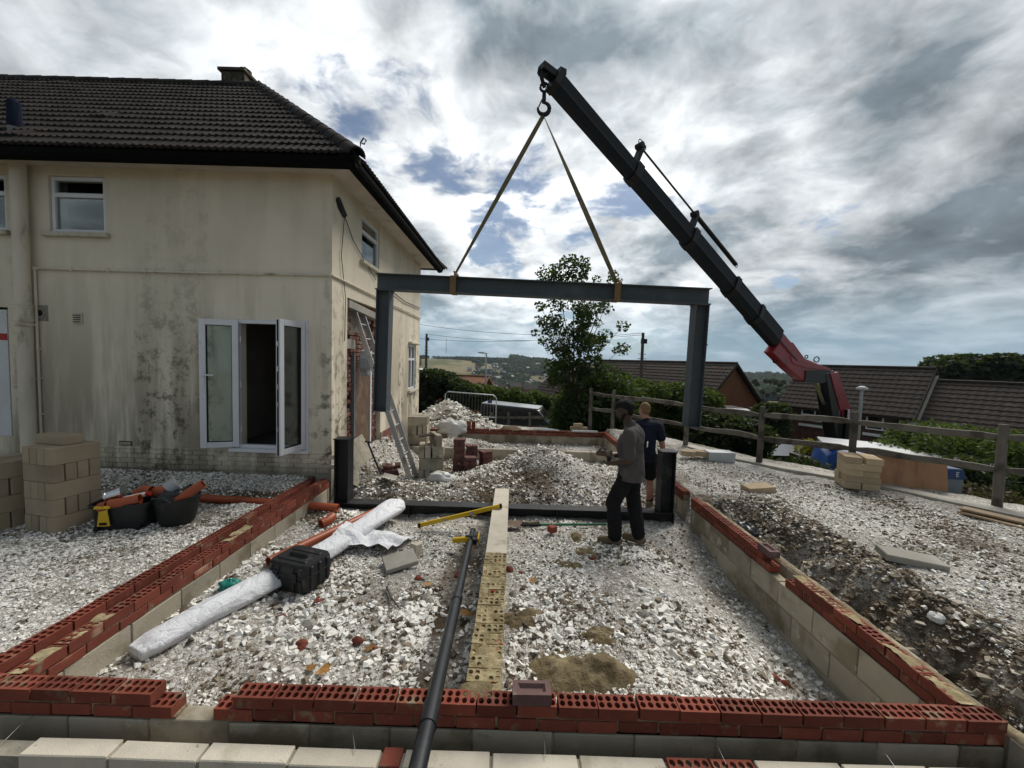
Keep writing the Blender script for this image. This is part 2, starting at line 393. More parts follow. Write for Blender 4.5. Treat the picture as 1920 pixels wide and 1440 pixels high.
def sheet_mat(name, col):
    """thin plastic sheet: sharp ridged creases, a little sheen"""
    m, t, b, out = new_mat(name); v, r = coords(t)
    n1 = t.noise(t.vmul(v, (1, .55, 1)), 5.5, 2, .5, 1.2); n2 = t.noise(t.vadd(v, (3, 1, 2)), 13, 2, .5, .8)
    r1 = t.math('ABSOLUTE', t.math('SUBTRACT', n1, .5)); r2 = t.math('ABSOLUTE', t.math('SUBTRACT', n2, .5))
    h = t.math('ADD', t.math('MULTIPLY', r1, 1.0), t.math('MULTIPLY', r2, .35))
    dirt = t.step(t.noise(v, 6, 6, .65), .55, .72)
    t.put(b.inputs['Base Color'], t.mix(t.math('MULTIPLY', dirt, .35), col, (.36, .35, .33))); b.inputs['Roughness'].default_value = .6; b.inputs['Specular IOR Level'].default_value = .3
    bn = t.add('ShaderNodeBump'); bn.inputs['Strength'].default_value = .5; bn.inputs['Distance'].default_value = .09
    t.put(bn.inputs['Height'], h); t.l.new(bn.outputs[0], b.inputs['Normal']); return m

M = {}
M['render'] = render_wall_mat(); M['ground'] = ground_mat(); M['stone'] = stone_mat()
M['brick'] = mat('red_brick', (.185, .050, .032), .82, .18, 9, (.34, .20, .135), .58, .72, 5, bump=.35, bs=70, bd=.006, rand=.30, spec=.2, col3=(.20, .155, .10), lo3=.58, hi3=.70, ms3=7)
M['mbrick'] = mound_brick_mat()
M['darkbrick'] = mat('dark_brick', (.115, .05, .045), .8, .2, 8, (.2, .15, .12), .6, .75, 6, bump=.35, bs=60, rand=.25)
M['purplebrick'] = mat('brown_frogged_brick', (.13, .075, .07), .8, .2, 10, (.22, .16, .13), .6, .75, 6, bump=.4, bs=60, rand=.1)
M['block'] = mat('concrete_block', (.36, .32, .25), .92, .16, 5, (.22, .19, .13), .48, .62, 2.2, bump=.6, bs=90, bd=.006, rand=.2, col3=(.45, .42, .35), lo3=.62, hi3=.72, ms3=5)
M['paleblock'] = mat('pale_block', (.55, .50, .41), .92, .12, 6, (.40, .36, .28), .56, .7, 3.5, bump=.6, bs=120, bd=.005, rand=.1, col3=(.20, .16, .11), lo3=.66, hi3=.72, ms3=9)
M['tanblock'] = mat('tan_block', (.40, .31, .20), .92, .10, 6, (.31, .24, .155), .5, .7, 2.5, bump=.5, bs=120, bd=.004, rand=.12)
M['mortar'] = mat('mortar', (.19, .15, .095), .95, .3, 12, (.32, .27, .18), .5, .65, 7, bump=.8, bs=40, bd=.01, rand=0)
M['greymortar'] = mat('grey_mortar', (.30, .275, .22), .95, .25, 12, (.22, .20, .16), .5, .65, 5, bump=.8, bs=40, bd=.01, rand=0)
M['mud'] = mat('yellow_mortar_dropping', (.15, .115, .062), .95, .3, 9, (.23, .185, .105), .5, .65, 5, bump=1, bs=35, bd=.02, rand=.1)
M['mud2'] = mat('buff_mortar', (.27, .215, .12), .95, .3, 14, (.40, .335, .20), .45, .65, 8, bump=.9, bs=40, bd=.012, rand=0)
M['steel'] = mat('primer_grey_steel', (.066, .078, .084), .65, .12, 3, (.09, .105, .11), .5, .7, 1.5, bump=.08, bs=60, spec=.4, rand=0, col3=(.12, .10, .085), lo3=.64, hi3=.74, ms3=5)
M['blacksteel'] = mat('black_steel', (.012, .013, .015), .55, .3, 5, (.05, .047, .042), .58, .72, 4, bump=.15, bs=50, spec=.4, rand=0, col3=(.18, .16, .13), lo3=.7, hi3=.78, ms3=6)
M['crane_dark'] = mat('crane_charcoal_paint', (.008, .011, .016), .55, .2, 3, bump=.05, spec=.25, rand=0)
M['crane_black'] = mat('crane_black', (.006, .006, .007), .5, .2, 6, bump=.1, spec=.4, rand=0)
M['crane_red'] = mat('crane_red_paint', (.26, .006, .016), .4, .2, 3, (.1, .004, .01), .55, .7, 3, bump=.05, spec=.5, rand=0)
M['chrome'] = mat('chrome_rod', (.5, .5, .52), .15, .05, 4, metal=1.0, bump=0, rand=0)
M['tile'] = mat('concrete_roof_tile', (.024, .019, .017), .9, .3, 6, (.05, .042, .036), .55, .72, 5, bump=.5, bs=60, bd=.006, rand=.28, col3=(.15, .14, .115), lo3=.70, hi3=.78, ms3=14)
M['fartile'] = mat('brown_roof_tile', (.040, .030, .025), .9, .3, 3, (.07, .055, .044), .55, .72, 2, bump=.4, bs=30, rand=.2)
M['black_gutter'] = mat('black_plastic_gutter', (.004, .004, .004), .8, .1, 4, bump=.05, rand=0, spec=.05)
M['soffit'] = mat('cream_soffit', (.55, .50, .42), .85, .12, 3, (.4, .36, .29), .55, .7, 2, bump=.1, rand=0)
M['upvc'] = mat('white_upvc', (.72, .73, .76), .4, .05, 4, (.55, .55, .54), .6, .75, 4, bump=.03, rand=0, spec=.4)
M['sill'] = mat('cream_sill', (.52, .48, .38), .8, .18, 5, (.3, .27, .2), .55, .7, 4, bump=.2, rand=0)
M['glass'] = glass_mat('window_glass'); M['rubber'] = mat('black_rubber', (.008, .008, .008), .7, .1, 5, bump=.1, rand=0)
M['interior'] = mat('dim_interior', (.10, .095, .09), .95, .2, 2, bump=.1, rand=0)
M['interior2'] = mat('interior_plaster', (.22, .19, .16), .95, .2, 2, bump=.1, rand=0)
M['pipe_cream'] = mat('cream_pipe', (.64, .58, .47), .75, .15, 4, (.3, .26, .19), .55, .7, 3, stretch=(1, 1, .3), bump=.1, rand=0)
M['oldbrick'] = mat('exposed_old_brick', (.15, .062, .048), .9, .3, 7, (.22, .18, .14), .5, .62, 5, bump=.6, bs=40, rand=.3)
M['lead'] = mat('lead_flashing', (.16, .17, .18), .5, .2, 5, bump=.1, rand=0)
M['bluegrey'] = mat('blue_grey_cowl', (.012, .016, .03), .9, .2, 4, bump=.1, rand=0, spec=.05)
M['soot'] = mat('sooty_brick', (.055, .045, .035), .95, .3, 8, (.10, .09, .055), .5, .65, 4, bump=.6, bs=30, rand=.2)
M['orange_pipe'] = mat('terracotta_plastic_pipe', (.33, .075, .028), .45, .1, 4, (.26, .10, .06), .6, .75, 5, bump=.05, rand=.1, spec=.4)
M['black_pipe'] = mat('black_plastic_pipe', (.012, .014, .017), .38, .2, 4, (.03, .032, .035), .55, .7, 6, bump=.06, bs=80, rand=0, spec=.5)
M['black_plastic'] = mat('black_plastic', (.014, .015, .016), .5, .25, 6, (.06, .058, .052), .57, .72, 7, bump=.15, bs=70, rand=0, spec=.4, col3=(.2, .19, .17), lo3=.70, hi3=.78, ms3=12)
M['yellow'] = mat('yellow_plastic', (.62, .40, .012), .5, .12, 5, (.35, .23, .03), .62, .75, 7, bump=.06, rand=0, spec=.4)
M['white_sheet'] = sheet_mat('white_plastic_sheet', (.70, .71, .74))
M['white_bag'] = mat('white_bag', (.62, .62, .60), .6, .1, 4, (.4, .38, .34), .6, .75, 5, bump=.4, bs=12, bd=.02, rand=0)
M['silver'] = mat('silver_tin', (.62, .62, .63), .22, .05, 4, metal=1.0, bump=.03, rand=0)
M['grey_plastic'] = mat('grey_plastic_ring', (.30, .31, .32), .4, .12, 5, bump=.05, rand=0)
M['aluminium'] = mat('aluminium', (.42, .42, .42), .38, .15, 5, (.22, .21, .20), .58, .72, 6, metal=.7, bump=.1, rand=.1)
M['webbing'] = mat('olive_webbing', (.17, .14, .08), .9, .15, 8, (.10, .085, .05), .5, .65, 6, bump=.5, bs=200, bd=.002, rand=0)
M['brownwebbing'] = mat('brown_webbing', (.20, .125, .055), .9, .15, 8, bump=.5, bs=200, bd=.002, rand=0)
M['weatherwood'] = mat('weathered_oak', (.135, .12, .10), .9, .35, 3, (.065, .055, .045), .48, .62, 4, stretch=(1, 1, 1), bump=.6, bs=22, bd=.01, rand=.2)
M['plank'] = mat('sawn_plank', (.30, .22, .14), .85, .2, 3, (.2, .14, .09), .5, .65, 3, stretch=(1, 6, 6), bump=.3, bs=20, rand=.2)
M['ply'] = mat('plywood_sheet', (.36, .20, .11), .8, .15, 2, (.27, .145, .08), .5, .65, 1.6, stretch=(3, 3, .35), bump=.12, bs=30, rand=0, col3=(.42, .27, .17), lo3=.58, hi3=.7, ms3=1.2)
M['bark'] = mat('grey_bark', (.10, .085, .065), .95, .3, 7, bump=.6, bs=30, rand=0)
M['asphalt'] = mat('asphalt', (.05, .05, .052), .9, .2, 6, (.075, .074, .072), .5, .65, .6, bump=.4, bs=120, rand=0)
M['concrete'] = mat('concrete', (.36, .34, .30), .92, .15, 3, (.26, .245, .21), .5, .65, 1.5, bump=.5, bs=60, rand=.1)
M['redwall'] = brickwork_mat('far_red_brick', (.13, .052, .042), (.16, .13, .11))
M['orangewall'] = brickwork_mat('far_orange_brick', (.24, .085, .035), (.22, .16, .11))
M['galv'] = mat('galvanised_steel', (.45, .47, .48), .45, .1, 4, metal=.6, bump=.05, rand=0)
M['white_paint'] = mat('white_vehicle_paint', (.74, .75, .76), .3, .03, 2, bump=0, spec=.5, rand=0)
M['blue_paint'] = mat('blue_vehicle_paint', (.012, .075, .33), .3, .04, 2, bump=0, spec=.5, rand=0)
M['dark_paint'] = mat('dark_grey_vehicle_paint', (.022, .024, .026), .25, .05, 2, bump=0, spec=.6, rand=0)
M['silver_paint'] = mat('silver_trim', (.4, .41, .42), .35, .05, 2, metal=.5, bump=0, rand=0)
M['carglass'] = mat('dark_vehicle_glass', (.01, .012, .013), .06, .05, 2, bump=0, spec=.8, rand=0)
M['tyre'] = mat('tyre_rubber', (.012, .012, .012), .8, .1, 5, bump=.2, rand=0)
M['red_light'] = mat('red_lens', (.3, .01, .01), .2, .05, 4, bump=0, rand=0)
M['skin_dark'] = mat('brown_skin', (.058, .030, .020), .5, .1, 12, bump=.08, bs=120, rand=0, spec=.4)
M['skin_pale'] = mat('pale_skin', (.40, .20, .135), .55, .12, 10, (.36, .15, .10), .5, .7, 8, bump=.08, bs=120, rand=0, spec=.35)
M['hair_black'] = mat('black_hair', (.006, .005, .005), .8, .3, 60, bump=1, bs=160, bd=.006, rand=0)
M['hair_fair'] = mat('fair_hair', (.20, .125, .06), .8, .3, 60, bump=.8, bs=160, bd=.004, rand=0)
M['grey_shirt'] = mat('dusty_grey_cotton', (.085, .076, .072), .95, .15, 6, (.115, .105, .098), .5, .7, 4, bump=.5, bs=14, bd=.02, rand=0)
M['navy_shirt'] = mat('navy_cotton', (.010, .013, .026), .95, .2, 6, bump=.5, bs=14, bd=.02, rand=0)
M['black_cloth'] = mat('black_cotton', (.008, .008, .009), .95, .2, 6, bump=.5, bs=13, bd=.02, rand=0)
M['boot'] = mat('dusty_tan_boot', (.16, .115, .07), .9, .25, 12, (.24, .21, .17), .5, .65, 8, bump=.4, bs=40, rand=0)
M['glove'] = mat('dusty_glove', (.26, .20, .11), .9, .25, 12, bump=.4, bs=60, rand=0)
M['green_handle'] = mat('green_fibreglass', (.02, .13, .06), .45, .1, 5, bump=.05, rand=0)
M['rust'] = mat('rusty_metal', (.11, .075, .05), .7, .3, 8, (.2, .17, .14), .5, .65, 5, metal=.3, bump=.3, rand=.2)
M['red_plastic'] = mat('red_plastic', (.35, .02, .015), .45, .1, 5, bump=.05, rand=0)
M['teal_plastic'] = mat('teal_plastic', (.02, .22, .18), .4, .15, 5, bump=.3, bs=20, rand=0)
M['bluebin'] = mat('blue_grey_bin', (.16, .19, .22), .55, .12, 5, bump=.1, rand=0)
M['bluelid'] = mat('blue_bin_lid', (.03, .06, .16), .5, .12, 5, bump=.1, rand=0)
M['ivory'] = mat('white_board', (.60, .61, .62), .7, .08, 3, (.45, .44, .42), .6, .72, 5, bump=.1, rand=0)
M['leaf_sap'] = leaf_mat('sapling_leaf', (.018, .035, .012), (.06, .10, .025), .3)
M['leaf_hedge'] = leaf_mat('hedge_leaf', (.035, .06, .012), (.13, .17, .03), .3)
M['leaf_dark'] = leaf_mat('dark_leaf', (.012, .022, .010), (.04, .058, .02), .25)
M['leaf_wood'] = leaf_mat('woodland_leaf', (.016, .028, .014), (.05, .065, .028), .2)
M['leaf_bush'] = leaf_mat('bramble_leaf', (.03, .055, .012), (.10, .14, .03), .3)
M['leaf_yellow'] = leaf_mat('yellow_leaf', (.25, .22, .02), (.42, .36, .04), .3)
M['leaf_dead'] = leaf_mat('dead_stalk', (.06, .045, .025), (.16, .12, .07), .2)
M['autumn'] = mat('fallen_brown_leaf', (.30, .15, .045), .8, .2, 20, bump=.2, rand=.3)
# ------------------------------------------------------------------ terrain: one sheet from the building site to the horizon
FENCE = [(7.6, 4.05), (6.6, 5.34), (5.66, 6.6), (4.85, 7.75), (4.1, 9.35), (2.95, 11.7), (2.42, 12.3)]
def fence_d(x, y):
    """signed distance beyond the boundary fence (positive outside the site)"""
    best = np.full(np.shape(x), 1e9); sg = np.ones(np.shape(x))
    for (ax, ay), (bx, by) in zip(FENCE[:-1], FENCE[1:]):
        dx, dy = bx-ax, by-ay; L2 = dx*dx+dy*dy
        t = ((x-ax)*dx+(y-ay)*dy)/L2
        if (ax, ay) == FENCE[0]: t = np.minimum(t, 1)
        elif (bx, by) == FENCE[-1]: t = np.maximum(t, 0)
        else: t = np.clip(t, 0, 1)
        d = np.hypot(x-ax-t*dx, y-ay-t*dy); s = np.sign((x-ax)*dy-(y-ay)*dx)
        k = d < best; best = np.where(k, d, best); sg = np.where(k, s, sg)
    return best*sg
def gauss(x, y, cx, cy, r, rx=1.0): return np.exp(-(((x-cx)/rx)**2+(y-cy)**2)/(r*r))
def far_h(x, y):
    """the hillside below the site, the valley and the downs across it"""
    h = -1.6-1.2*sst(y, 15, 26)-1.9*sst(x, 8, 15)*sst(y, 14, 20)
    h = h-3.0*sst(y, 28, 60)-14*sst(y, 60, 220)-26*sst(y, 200, 700)
    az = x/np.maximum(y, 1.0); dist = np.hypot(x, y)
    crest = np.interp(az, [-3, -.6, -.26, -.17, -.08, 0.0, .06, .2, .45, .6, .8, 2.5], [40, 48, 46, 44, 32, 16, 8, -4, -18, -24, -20, 8])
    crest = crest+(fbm(az*14+3, dist*0, 5, 3)-.5)*5
    k = sst(dist, 650, 1450)
    h = h*(1-k)+crest*k
    return h+(fbm(x/60, y/60, 3, 3)-.5)*10*sst(dist, 150, 600)
def hg(x, y):
    x = np.asarray(x, float); y = np.asarray(y, float)
    n1 = fbm(x*1.3, y*1.3, 1, 4)-.5; n2 = fbm(x*6, y*6, 9, 3)-.5
    # room 1
    r1 = .10+.14*n1+.05*n2+.10*gauss(x, y, .9, 3.7, 1.0)+.07*sst(x, -1.2, -2.6)-.26*sst(x, 1.5, 2.5)*sst(y, 5.9, 4.2)
    r1 = r1-.07*gauss(x, y, -.5, 3.9, 1.5, .12)-.04*sst(y, 5.2, 5.7)
    # room 2 with its big heap
    r2 = .12+.10*n1+.07*n2+.62*gauss(x, y, .62, 7.55, .72, 1.25)*(1+.5*n1)+.20*gauss(x, y, -.2, 7.0, .8, 1.4)
    r2 = r2+.38*sst(x, -1.9, -2.8)*(1+n1)+.16*gauss(x, y, -2.0, 6.5, .5)
    r2 = r2*sst(y, 5.9, 6.5)+.05*(1-sst(y, 5.9, 6.5))
    # room 3
    r3 = .02+.05*n2+.36*gauss(x, y, -1.3, 10.0, .75, 1.7)
    # left yard
    yl = .37+.07*n1+.035*n2+.16*sst(y, 5.45, 6.0)-.10*gauss(x*0, y, 0, 5.42, .13)*sst(x, -5.2, -4.6)
    # right yard, with the dug edge beside the wall
    edge = 3.32+.45*(fbm(y*1.6, y*0+3, 12, 3)-.5)+.10*np.sin(y*3)
    yr = .50+.05*n1+.04*n2+.12*sst(x, 4, 6.5)
    dip = sst(x, edge+.30, edge-.22)*sst(y, 6.1, 5.0)
    yr = yr-dip*(.34+.3*n1+.5*n2)+.10*sst(x, edge-.1, edge+.2)*sst(x, edge+.6, edge+.2)*sst(y, 6.1, 5.0)*(n2+.2)
    # beyond the back wall
    bk = .15+.08*n1+.75*gauss(x, y, -2.1, 13.4, .9, 1.1)*(1+.8*n1)-.5*sst(y, 12.5, 18)*sst(x, -3, 1)-1.2*sst(y, 14.5, 19)
    h = np.where(x < -3.0, yl, np.where(x > 2.72, yr, np.where(y < 2.15, .08, np.where(y < 5.9, r1, np.where(y < 9.1, r2, r3)))))
    h = np.where(y > 11.55, bk, h)
    h = np.where((x < -2.9) & (x > -3.08) & (y < 6), .12, h)
    h = np.where(y < 2.0, np.where(np.abs(x) < 3.3, .06, h), h)
    fd = fence_d(x, y); fh = far_h(x, y)
    k = sst(fd, .35, 3.4); h = h*(1-k)+fh*k
    kb = sst(y, 14, 20); h = h*(1-kb)+fh*kb
    kl = sst(x, -12, -16); h = h*(1-kl)+np.minimum(fh, .3)*kl
    return h
def gpt(x, y, dz=0.0): return Vector((x, y, float(hg(x, y))+dz))

def make_ground():
    def axis(a, b, st, lo, hi, g=1.16):
        v = list(np.arange(a, b+1e-6, st)); s = st
        while v[-1] < hi: s *= g; v.append(v[-1]+s)
        w = [v[0]]; s = st
        while w[-1] > lo: s *= g; w.append(w[-1]-s)
        return np.array(w[:0:-1]+v)
    xs = axis(-7.6, 7.6, .055, -3500, 4200); ys = axis(1.6, 13.5, .055, -40, 5200)
    X, Y = np.meshgrid(xs, ys); Z = hg(X, Y)
    # the crest: beyond it the ground falls away again
    dist = np.hypot(X, Y); Z = Z-60*sst(dist, 1700, 3200)
    v = np.stack([X, Y, Z], -1).reshape(-1, 3); ny, nx = X.shape
    i = (np.arange(ny-1)[:, None]*nx+np.arange(nx-1)[None]).ravel()
    f = np.stack([i, i+1, i+nx+1, i+nx], -1)
    fd = fence_d(X, Y); turf = np.maximum(sst(fd, .25, .9), sst(Y, 15, 16.5)); turf = np.maximum(turf, sst(X, -9, -12))
    chalk = np.full(X.shape, .60)
    dug = (X > 2.72) & (X < 3.75) & (Y < 5.9); chalk = np.where(dug, .18, chalk)
    chalk = np.where((np.abs(X+.5) < .20) & (Y < 5.4), .15, chalk)
    chalk = np.where((Y > 5.95) & (Y < 6.9) & (X < .8), .25, chalk)
    chalk = np.where((X < -3.1) & (np.abs(Y-5.45) < .2), .1, chalk)
    chalk = np.where(Y < 2.2, .05, chalk); chalk = np.where((X < -6.3) & (np.abs(Y-3.05) < .12), .1, chalk)
    me = np_mesh('ground', v, f, M['ground'], {'chalk': chalk.ravel(), 'turf': turf.ravel()}, smooth=True)
    o = link('ground', me); tag(o, kind='structure')
make_ground()

# ------------------------------------------------------------------ chalk rubble, real stones
_t = (1+5**.5)/2
ICO_V = np.array([(-1, _t, 0), (1, _t, 0), (-1, -_t, 0), (1, -_t, 0), (0, -1, _t), (0, 1, _t), (0, -1, -_t), (0, 1, -_t), (_t, 0, -1), (_t, 0, 1), (-_t, 0, -1), (-_t, 0, 1)], float)
ICO_V /= np.linalg.norm(ICO_V[0])
ICO_F = np.array([(0, 11, 5), (0, 5, 1), (0, 1, 7), (0, 7, 10), (0, 10, 11), (1, 5, 9), (5, 11, 4), (11, 10, 2), (10, 7, 6), (7, 1, 8), (3, 9, 4), (3, 4, 2), (3, 2, 6), (3, 6, 8), (3, 8, 9), (4, 9, 5), (2, 4, 11), (6, 2, 10), (8, 6, 7), (9, 8, 1)])
def rand_rot(n):
    q = rng.normal(size=(n, 4)); q /= np.linalg.norm(q, axis=1)[:, None]; w, x, y, z = q.T
    return np.stack([1-2*(y*y+z*z), 2*(x*y-z*w), 2*(x*z+y*w), 2*(x*y+z*w), 1-2*(x*x+z*z), 2*(y*z-x*w), 2*(x*z-y*w), 2*(y*z+x*w), 1-2*(x*x+y*y)], -1).reshape(-1, 3, 3)
CUBE_V = np.array([(x, y, z) for z in (-1, 1) for y in (-1, 1) for x in (-1, 1)], float)*.62
CUBE_F = np.array([(0, 2, 3), (0, 3, 1), (4, 5, 7), (4, 7, 6), (0, 1, 5), (0, 5, 4), (2, 6, 7), (2, 7, 3), (0, 4, 6), (0, 6, 2), (1, 3, 7), (1, 7, 5)])
def stones(name, x, y, size, shade, sink=.22):
    """angular broken lumps"""
    n = len(x); z = hg(x, y)
    base = CUBE_V[None]*rng.uniform(.45, 1.25, (n, 8, 1))+rng.uniform(-.16, .16, (n, 8, 3))
    base = base*rng.uniform(.55, 1.25, (n, 1, 3)); base = np.einsum('nij,nkj->nki', rand_rot(n), base)
    base[:, :, 2] *= .68
    v = base*(size[:, None, None]*.62); v[:, :, 0] += x[:, None]; v[:, :, 1] += y[:, None]; v[:, :, 2] += (z+size*(.34-sink))[:, None]
    f = (CUBE_F[None]+(np.arange(n)*8)[:, None, None]).reshape(-1, 3)
    me = np_mesh(name, v.reshape(-1, 3), f, M['stone'], {'shade': np.repeat(shade, 8)})
    o = link(name, me); return o
def region(n, x0, x1, y0, y1, keep=None, ypow=1.0):
    x = rng.uniform(x0, x1, n); y = y0+(y1-y0)*rng.uniform(0, 1, n)**ypow
    if keep is not None: k = rng.uniform(0, 1, n) < keep(x, y); x = x[k]; y = y[k]
    return x, y
def shades(x, y, dirty=.18, s=1):
    b = np.clip(rng.normal(.88, .16, len(x)), 0, 1)
    d = rng.uniform(0, 1, len(x)) < dirty+.9*np.clip(fbm(x*1.5, y*1.5, 21+s, 3)-.48, 0, 1)*2.5
    return np.where(d, rng.uniform(.02, .36, len(x)), b)
def sizes(n, lo, hi, p=2.6): return lo+(hi-lo)*rng.uniform(0, 1, n)**p
def gravel():
    def st(o, lab): tag(o, lab, 'rubble', kind='stuff')
    # inside the first room
    def keep(x, y):
        k = .12+1.2*sst(fbm(x*1.7, y*1.7, 4, 3), .40, .62)
        k = np.where((np.abs(x+.47) < .17), .10, k)
        k = np.where((np.abs(x+.12) < .15), 0, k)
        return k
    x, y = region(62000, -2.8, 2.56, 2.26, 5.78, keep, 1.15); s = sizes(len(x), .010, .042, 2.6)*(1+.7*sst(fbm(x*.9, y*.9, 8, 2), .5, .7))
    st(stones('chalk_rubble', x, y, s, shades(x, y, .22)), 'white chalk rubble covering the ground inside the near room')
    # bigger lumps gathered by the right wall, the near corner and round the tool case
    x, y = region(7000, -2.8, 2.56, 2.3, 5.6, lambda x, y: .85*sst(gauss(x, y, 1.9, 2.9, .55, 1.2)+.8*gauss(x, y, -1.6, 3.3, .5, 1.3)+.55*gauss(x, y, 1.4, 3.5, .5)+.5*gauss(x, y, .5, 3.1, .4), .12, .75))
    s = sizes(len(x), .028, .085, 2.6); st(stones('chalk_lumps', x, y, s, shades(x, y, .12, 3)), 'larger white chalk lumps gathered in drifts inside the near room')
    x, y = region(40000, -7.4, -3.16, 2.35, 6.05, lambda x, y: .45+.8*sst(fbm(x*1.4, y*1.4, 14, 3), .35, .6))
    s = sizes(len(x), .012, .040, 2.6); st(stones('yard_rubble', x, y, s, shades(x, y, .14, 5)), 'white chalk rubble spread over the yard below the cream house')
    def keepr(x, y):
        fd = fence_d(x, y); e = 3.3+.45*(fbm(y*1.6, y*0+3, 12, 3)-.5)+.10*np.sin(y*3)
        k = np.where(fd > -.55, .0, .35+.8*sst(fbm(x*1.5, y*1.5, 24, 3), .36, .6)); return k*np.where((x < e+.1) & (y < 5.6), .16, 1.0)
    x, y = region(52000, 2.95, 6.8, 2.0, 10.5, keepr); s = sizes(len(x), .012, .042, 2.6)
    st(stones('bank_rubble', x, y, s, shades(x, y, .28, 7)), 'chalk rubble spread over the raised ground beside the rail fence')
    x, y = region(8000, 2.98, 3.8, 2.0, 5.8); s = sizes(len(x), .008, .07, 5); st(stones('dug_edge_clods', x, y, s, np.clip(rng.normal(.22, .16, len(x)), .02, .8)), 'dark clods of soil and chalk along the dug edge')
    x, y = region(28000, -2.75, 2.56, 6.05, 9.0, lambda x, y: .25+1.1*sst(fbm(x*1.3, y*1.3, 34, 3), .36, .58)*np.where((y < 6.8) & (x < .2), .35, 1))
    s = sizes(len(x), .016, .062, 2.8); st(stones('heap_rubble', x, y, s, shades(x, y, .36, 9)), 'heap of white chalk rubble in the middle room')
    x, y = region(5500, -2.75, 2.56, 9.2, 11.4, lambda x, y: .3+.7*sst(hg(x, y), .05, .25)); s = sizes(len(x), .025, .07, 2)
    st(stones('back_room_rubble', x, y, s, shades(x, y, .1, 11)), 'white chalk rubble drifted over the low block wall in the back room')
    x, y = region(6000, -3.6, .2, 11.7, 15.5, lambda x, y: sst(hg(x, y), .15, .5)); s = sizes(len(x), .03, .16, 2.4)
    st(stones('spoil_heap', x, y, s, shades(x, y, .15, 13)), 'spoil heap of chalk and broken stone by the steel barrier')
gravel()
# ------------------------------------------------------------------ masonry
BL, BW, BH = .215, .1025, .065
def perforated_mesh(name, m, nx=5, L=BL, r=.0158, fill=0.0):
    """brick with two rows of holes through its bed face; length along X, top at z=0"""
    mb = MB(); w = BW; x0 = -L/2; y0 = -w/2; cw = L/nx; ch = w/2; k = 8
    for i in range(nx):
        for j in range(2):
            cx = x0+cw*(i+.5); cy = y0+ch*(j+.5)+(.004 if j == 0 else -.004)
            ax0, ax1, ay0, ay1 = x0+cw*i, x0+cw*(i+1), y0+ch*j, y0+ch*(j+1)
            xm, ym = (ax0+ax1)/2, (ay0+ay1)/2
            sq = [(ax1, ym), (ax1, ay1), (xm, ay1), (ax0, ay1), (ax0, ym), (ax0, ay0), (xm, ay0), (ax1, ay0)]
            ci = [(cx+r*math.cos(2*math.pi*t/k), cy+r*1.25*math.sin(2*math.pi*t/k)) for t in range(k)]
            dep = -.045 if random.random() >= fill else -random.choice((.001, .002, .006, .012))
            vs = [(a, b, 0) for a, b in sq]+[(a, b, 0) for a, b in ci]+[(a, b, dep) for a, b in ci]
            fs = [(t, (t+1) % k, k+(t+1) % k, k+t) for t in range(k)]+[(k+t, k+(t+1) % k, 2*k+(t+1) % k, 2*k+t) for t in range(k)]+[tuple(range(2*k, 3*k))]
            mb.add(vs, fs)
    x1, y1 = -x0, -y0; h = -BH
    mb.add([(x0, y0, 0), (x1, y0, 0), (x1, y1, 0), (x0, y1, 0), (x0, y0, h), (x1, y0, h), (x1, y1, h), (x0, y1, h)], [(0, 1, 5, 4), (1, 2, 6, 5), (2, 3, 7, 6), (3, 0, 4, 7), (4, 5, 6, 7)])
    me = bpy.data.meshes.new(name); me.from_pydata(mb.v, [], mb.f)
    bm = bmesh.new(); bm.from_mesh(me); bmesh.ops.remove_doubles(bm, verts=bm.verts, dist=1e-5); bmesh.ops.recalc_face_normals(bm, faces=bm.faces); bm.to_mesh(me); bm.free()
    me.materials.append(m); return me
def solid_mesh(name, m, L, w, h, bevel=.004): return MB().box((-L/2, -w/2, -h), (L/2, w/2, 0)).mesh(name, m, bevel=bevel)
PERF = perforated_mesh('perforated_brick', M['brick']); PERF_H = perforated_mesh('perforated_half_brick', M['brick'], 2, .1025)
PERF_M = [perforated_mesh('mortared_brick', M['mbrick'], 5, fill=f_) for f_ in (.2, .45, .65, .85, .95)]
FULL = solid_mesh('plain_brick', M['brick'], BL, BW, BH); HALF = solid_mesh('half_brick', M['brick'], .1025, BW, BH)
BLK = solid_mesh('block', M['block'], .44, .1, .215, .005); BLKH = solid_mesh('half_block', M['block'], .215, .1, .215, .005)
PBLK = solid_mesh('pale_block', M['paleblock'], .44, .1, .215, .005)
FLATB = solid_mesh('flat_block', M['block'], .44, .215, .1, .005)

def run(parent, name, me, meh, p0, p1, top, pitch, off=0.0, face=(0, 1), skip=(), jit=.003, bare=()):
    """a course of pieces from p0 to p1 with their top at 'top'; off shifts the bond"""
    p0 = Vector(p0); p1 = Vector(p1); L = (p1-p0).length; d = (p1-p0)/L; ang = math.atan2(d.y, d.x); base = abs_loc(parent)
    s = 0.0; k = 0
    while s < L-.04:
        w = pitch if not (k == 0 and off) else pitch*off
        w = min(w, L-s); full = w > pitch*.98
        c = p0+d*(s+w/2)
        open_ = any(a-.12 <= s+w/2 <= b+.12 for a, b in bare)
        if not any(a <= s+w/2 <= b for a, b in skip):
            o = link(name, (PERF if full else PERF_H) if open_ else (me if full else meh), parent, Vector((c.x, c.y, top))-base, (random.uniform(-.006, .006), random.uniform(-.01, .01), ang+random.uniform(-.008, .008)))
            o.location += Vector((random.uniform(-jit, jit), random.uniform(-jit, jit), random.uniform(-.004, .002)))
            if not full: o.scale = ((w-.01)/(.1025 if meh in (PERF_H, HALF) else .215), 1, 1)
        s += w; k += 1
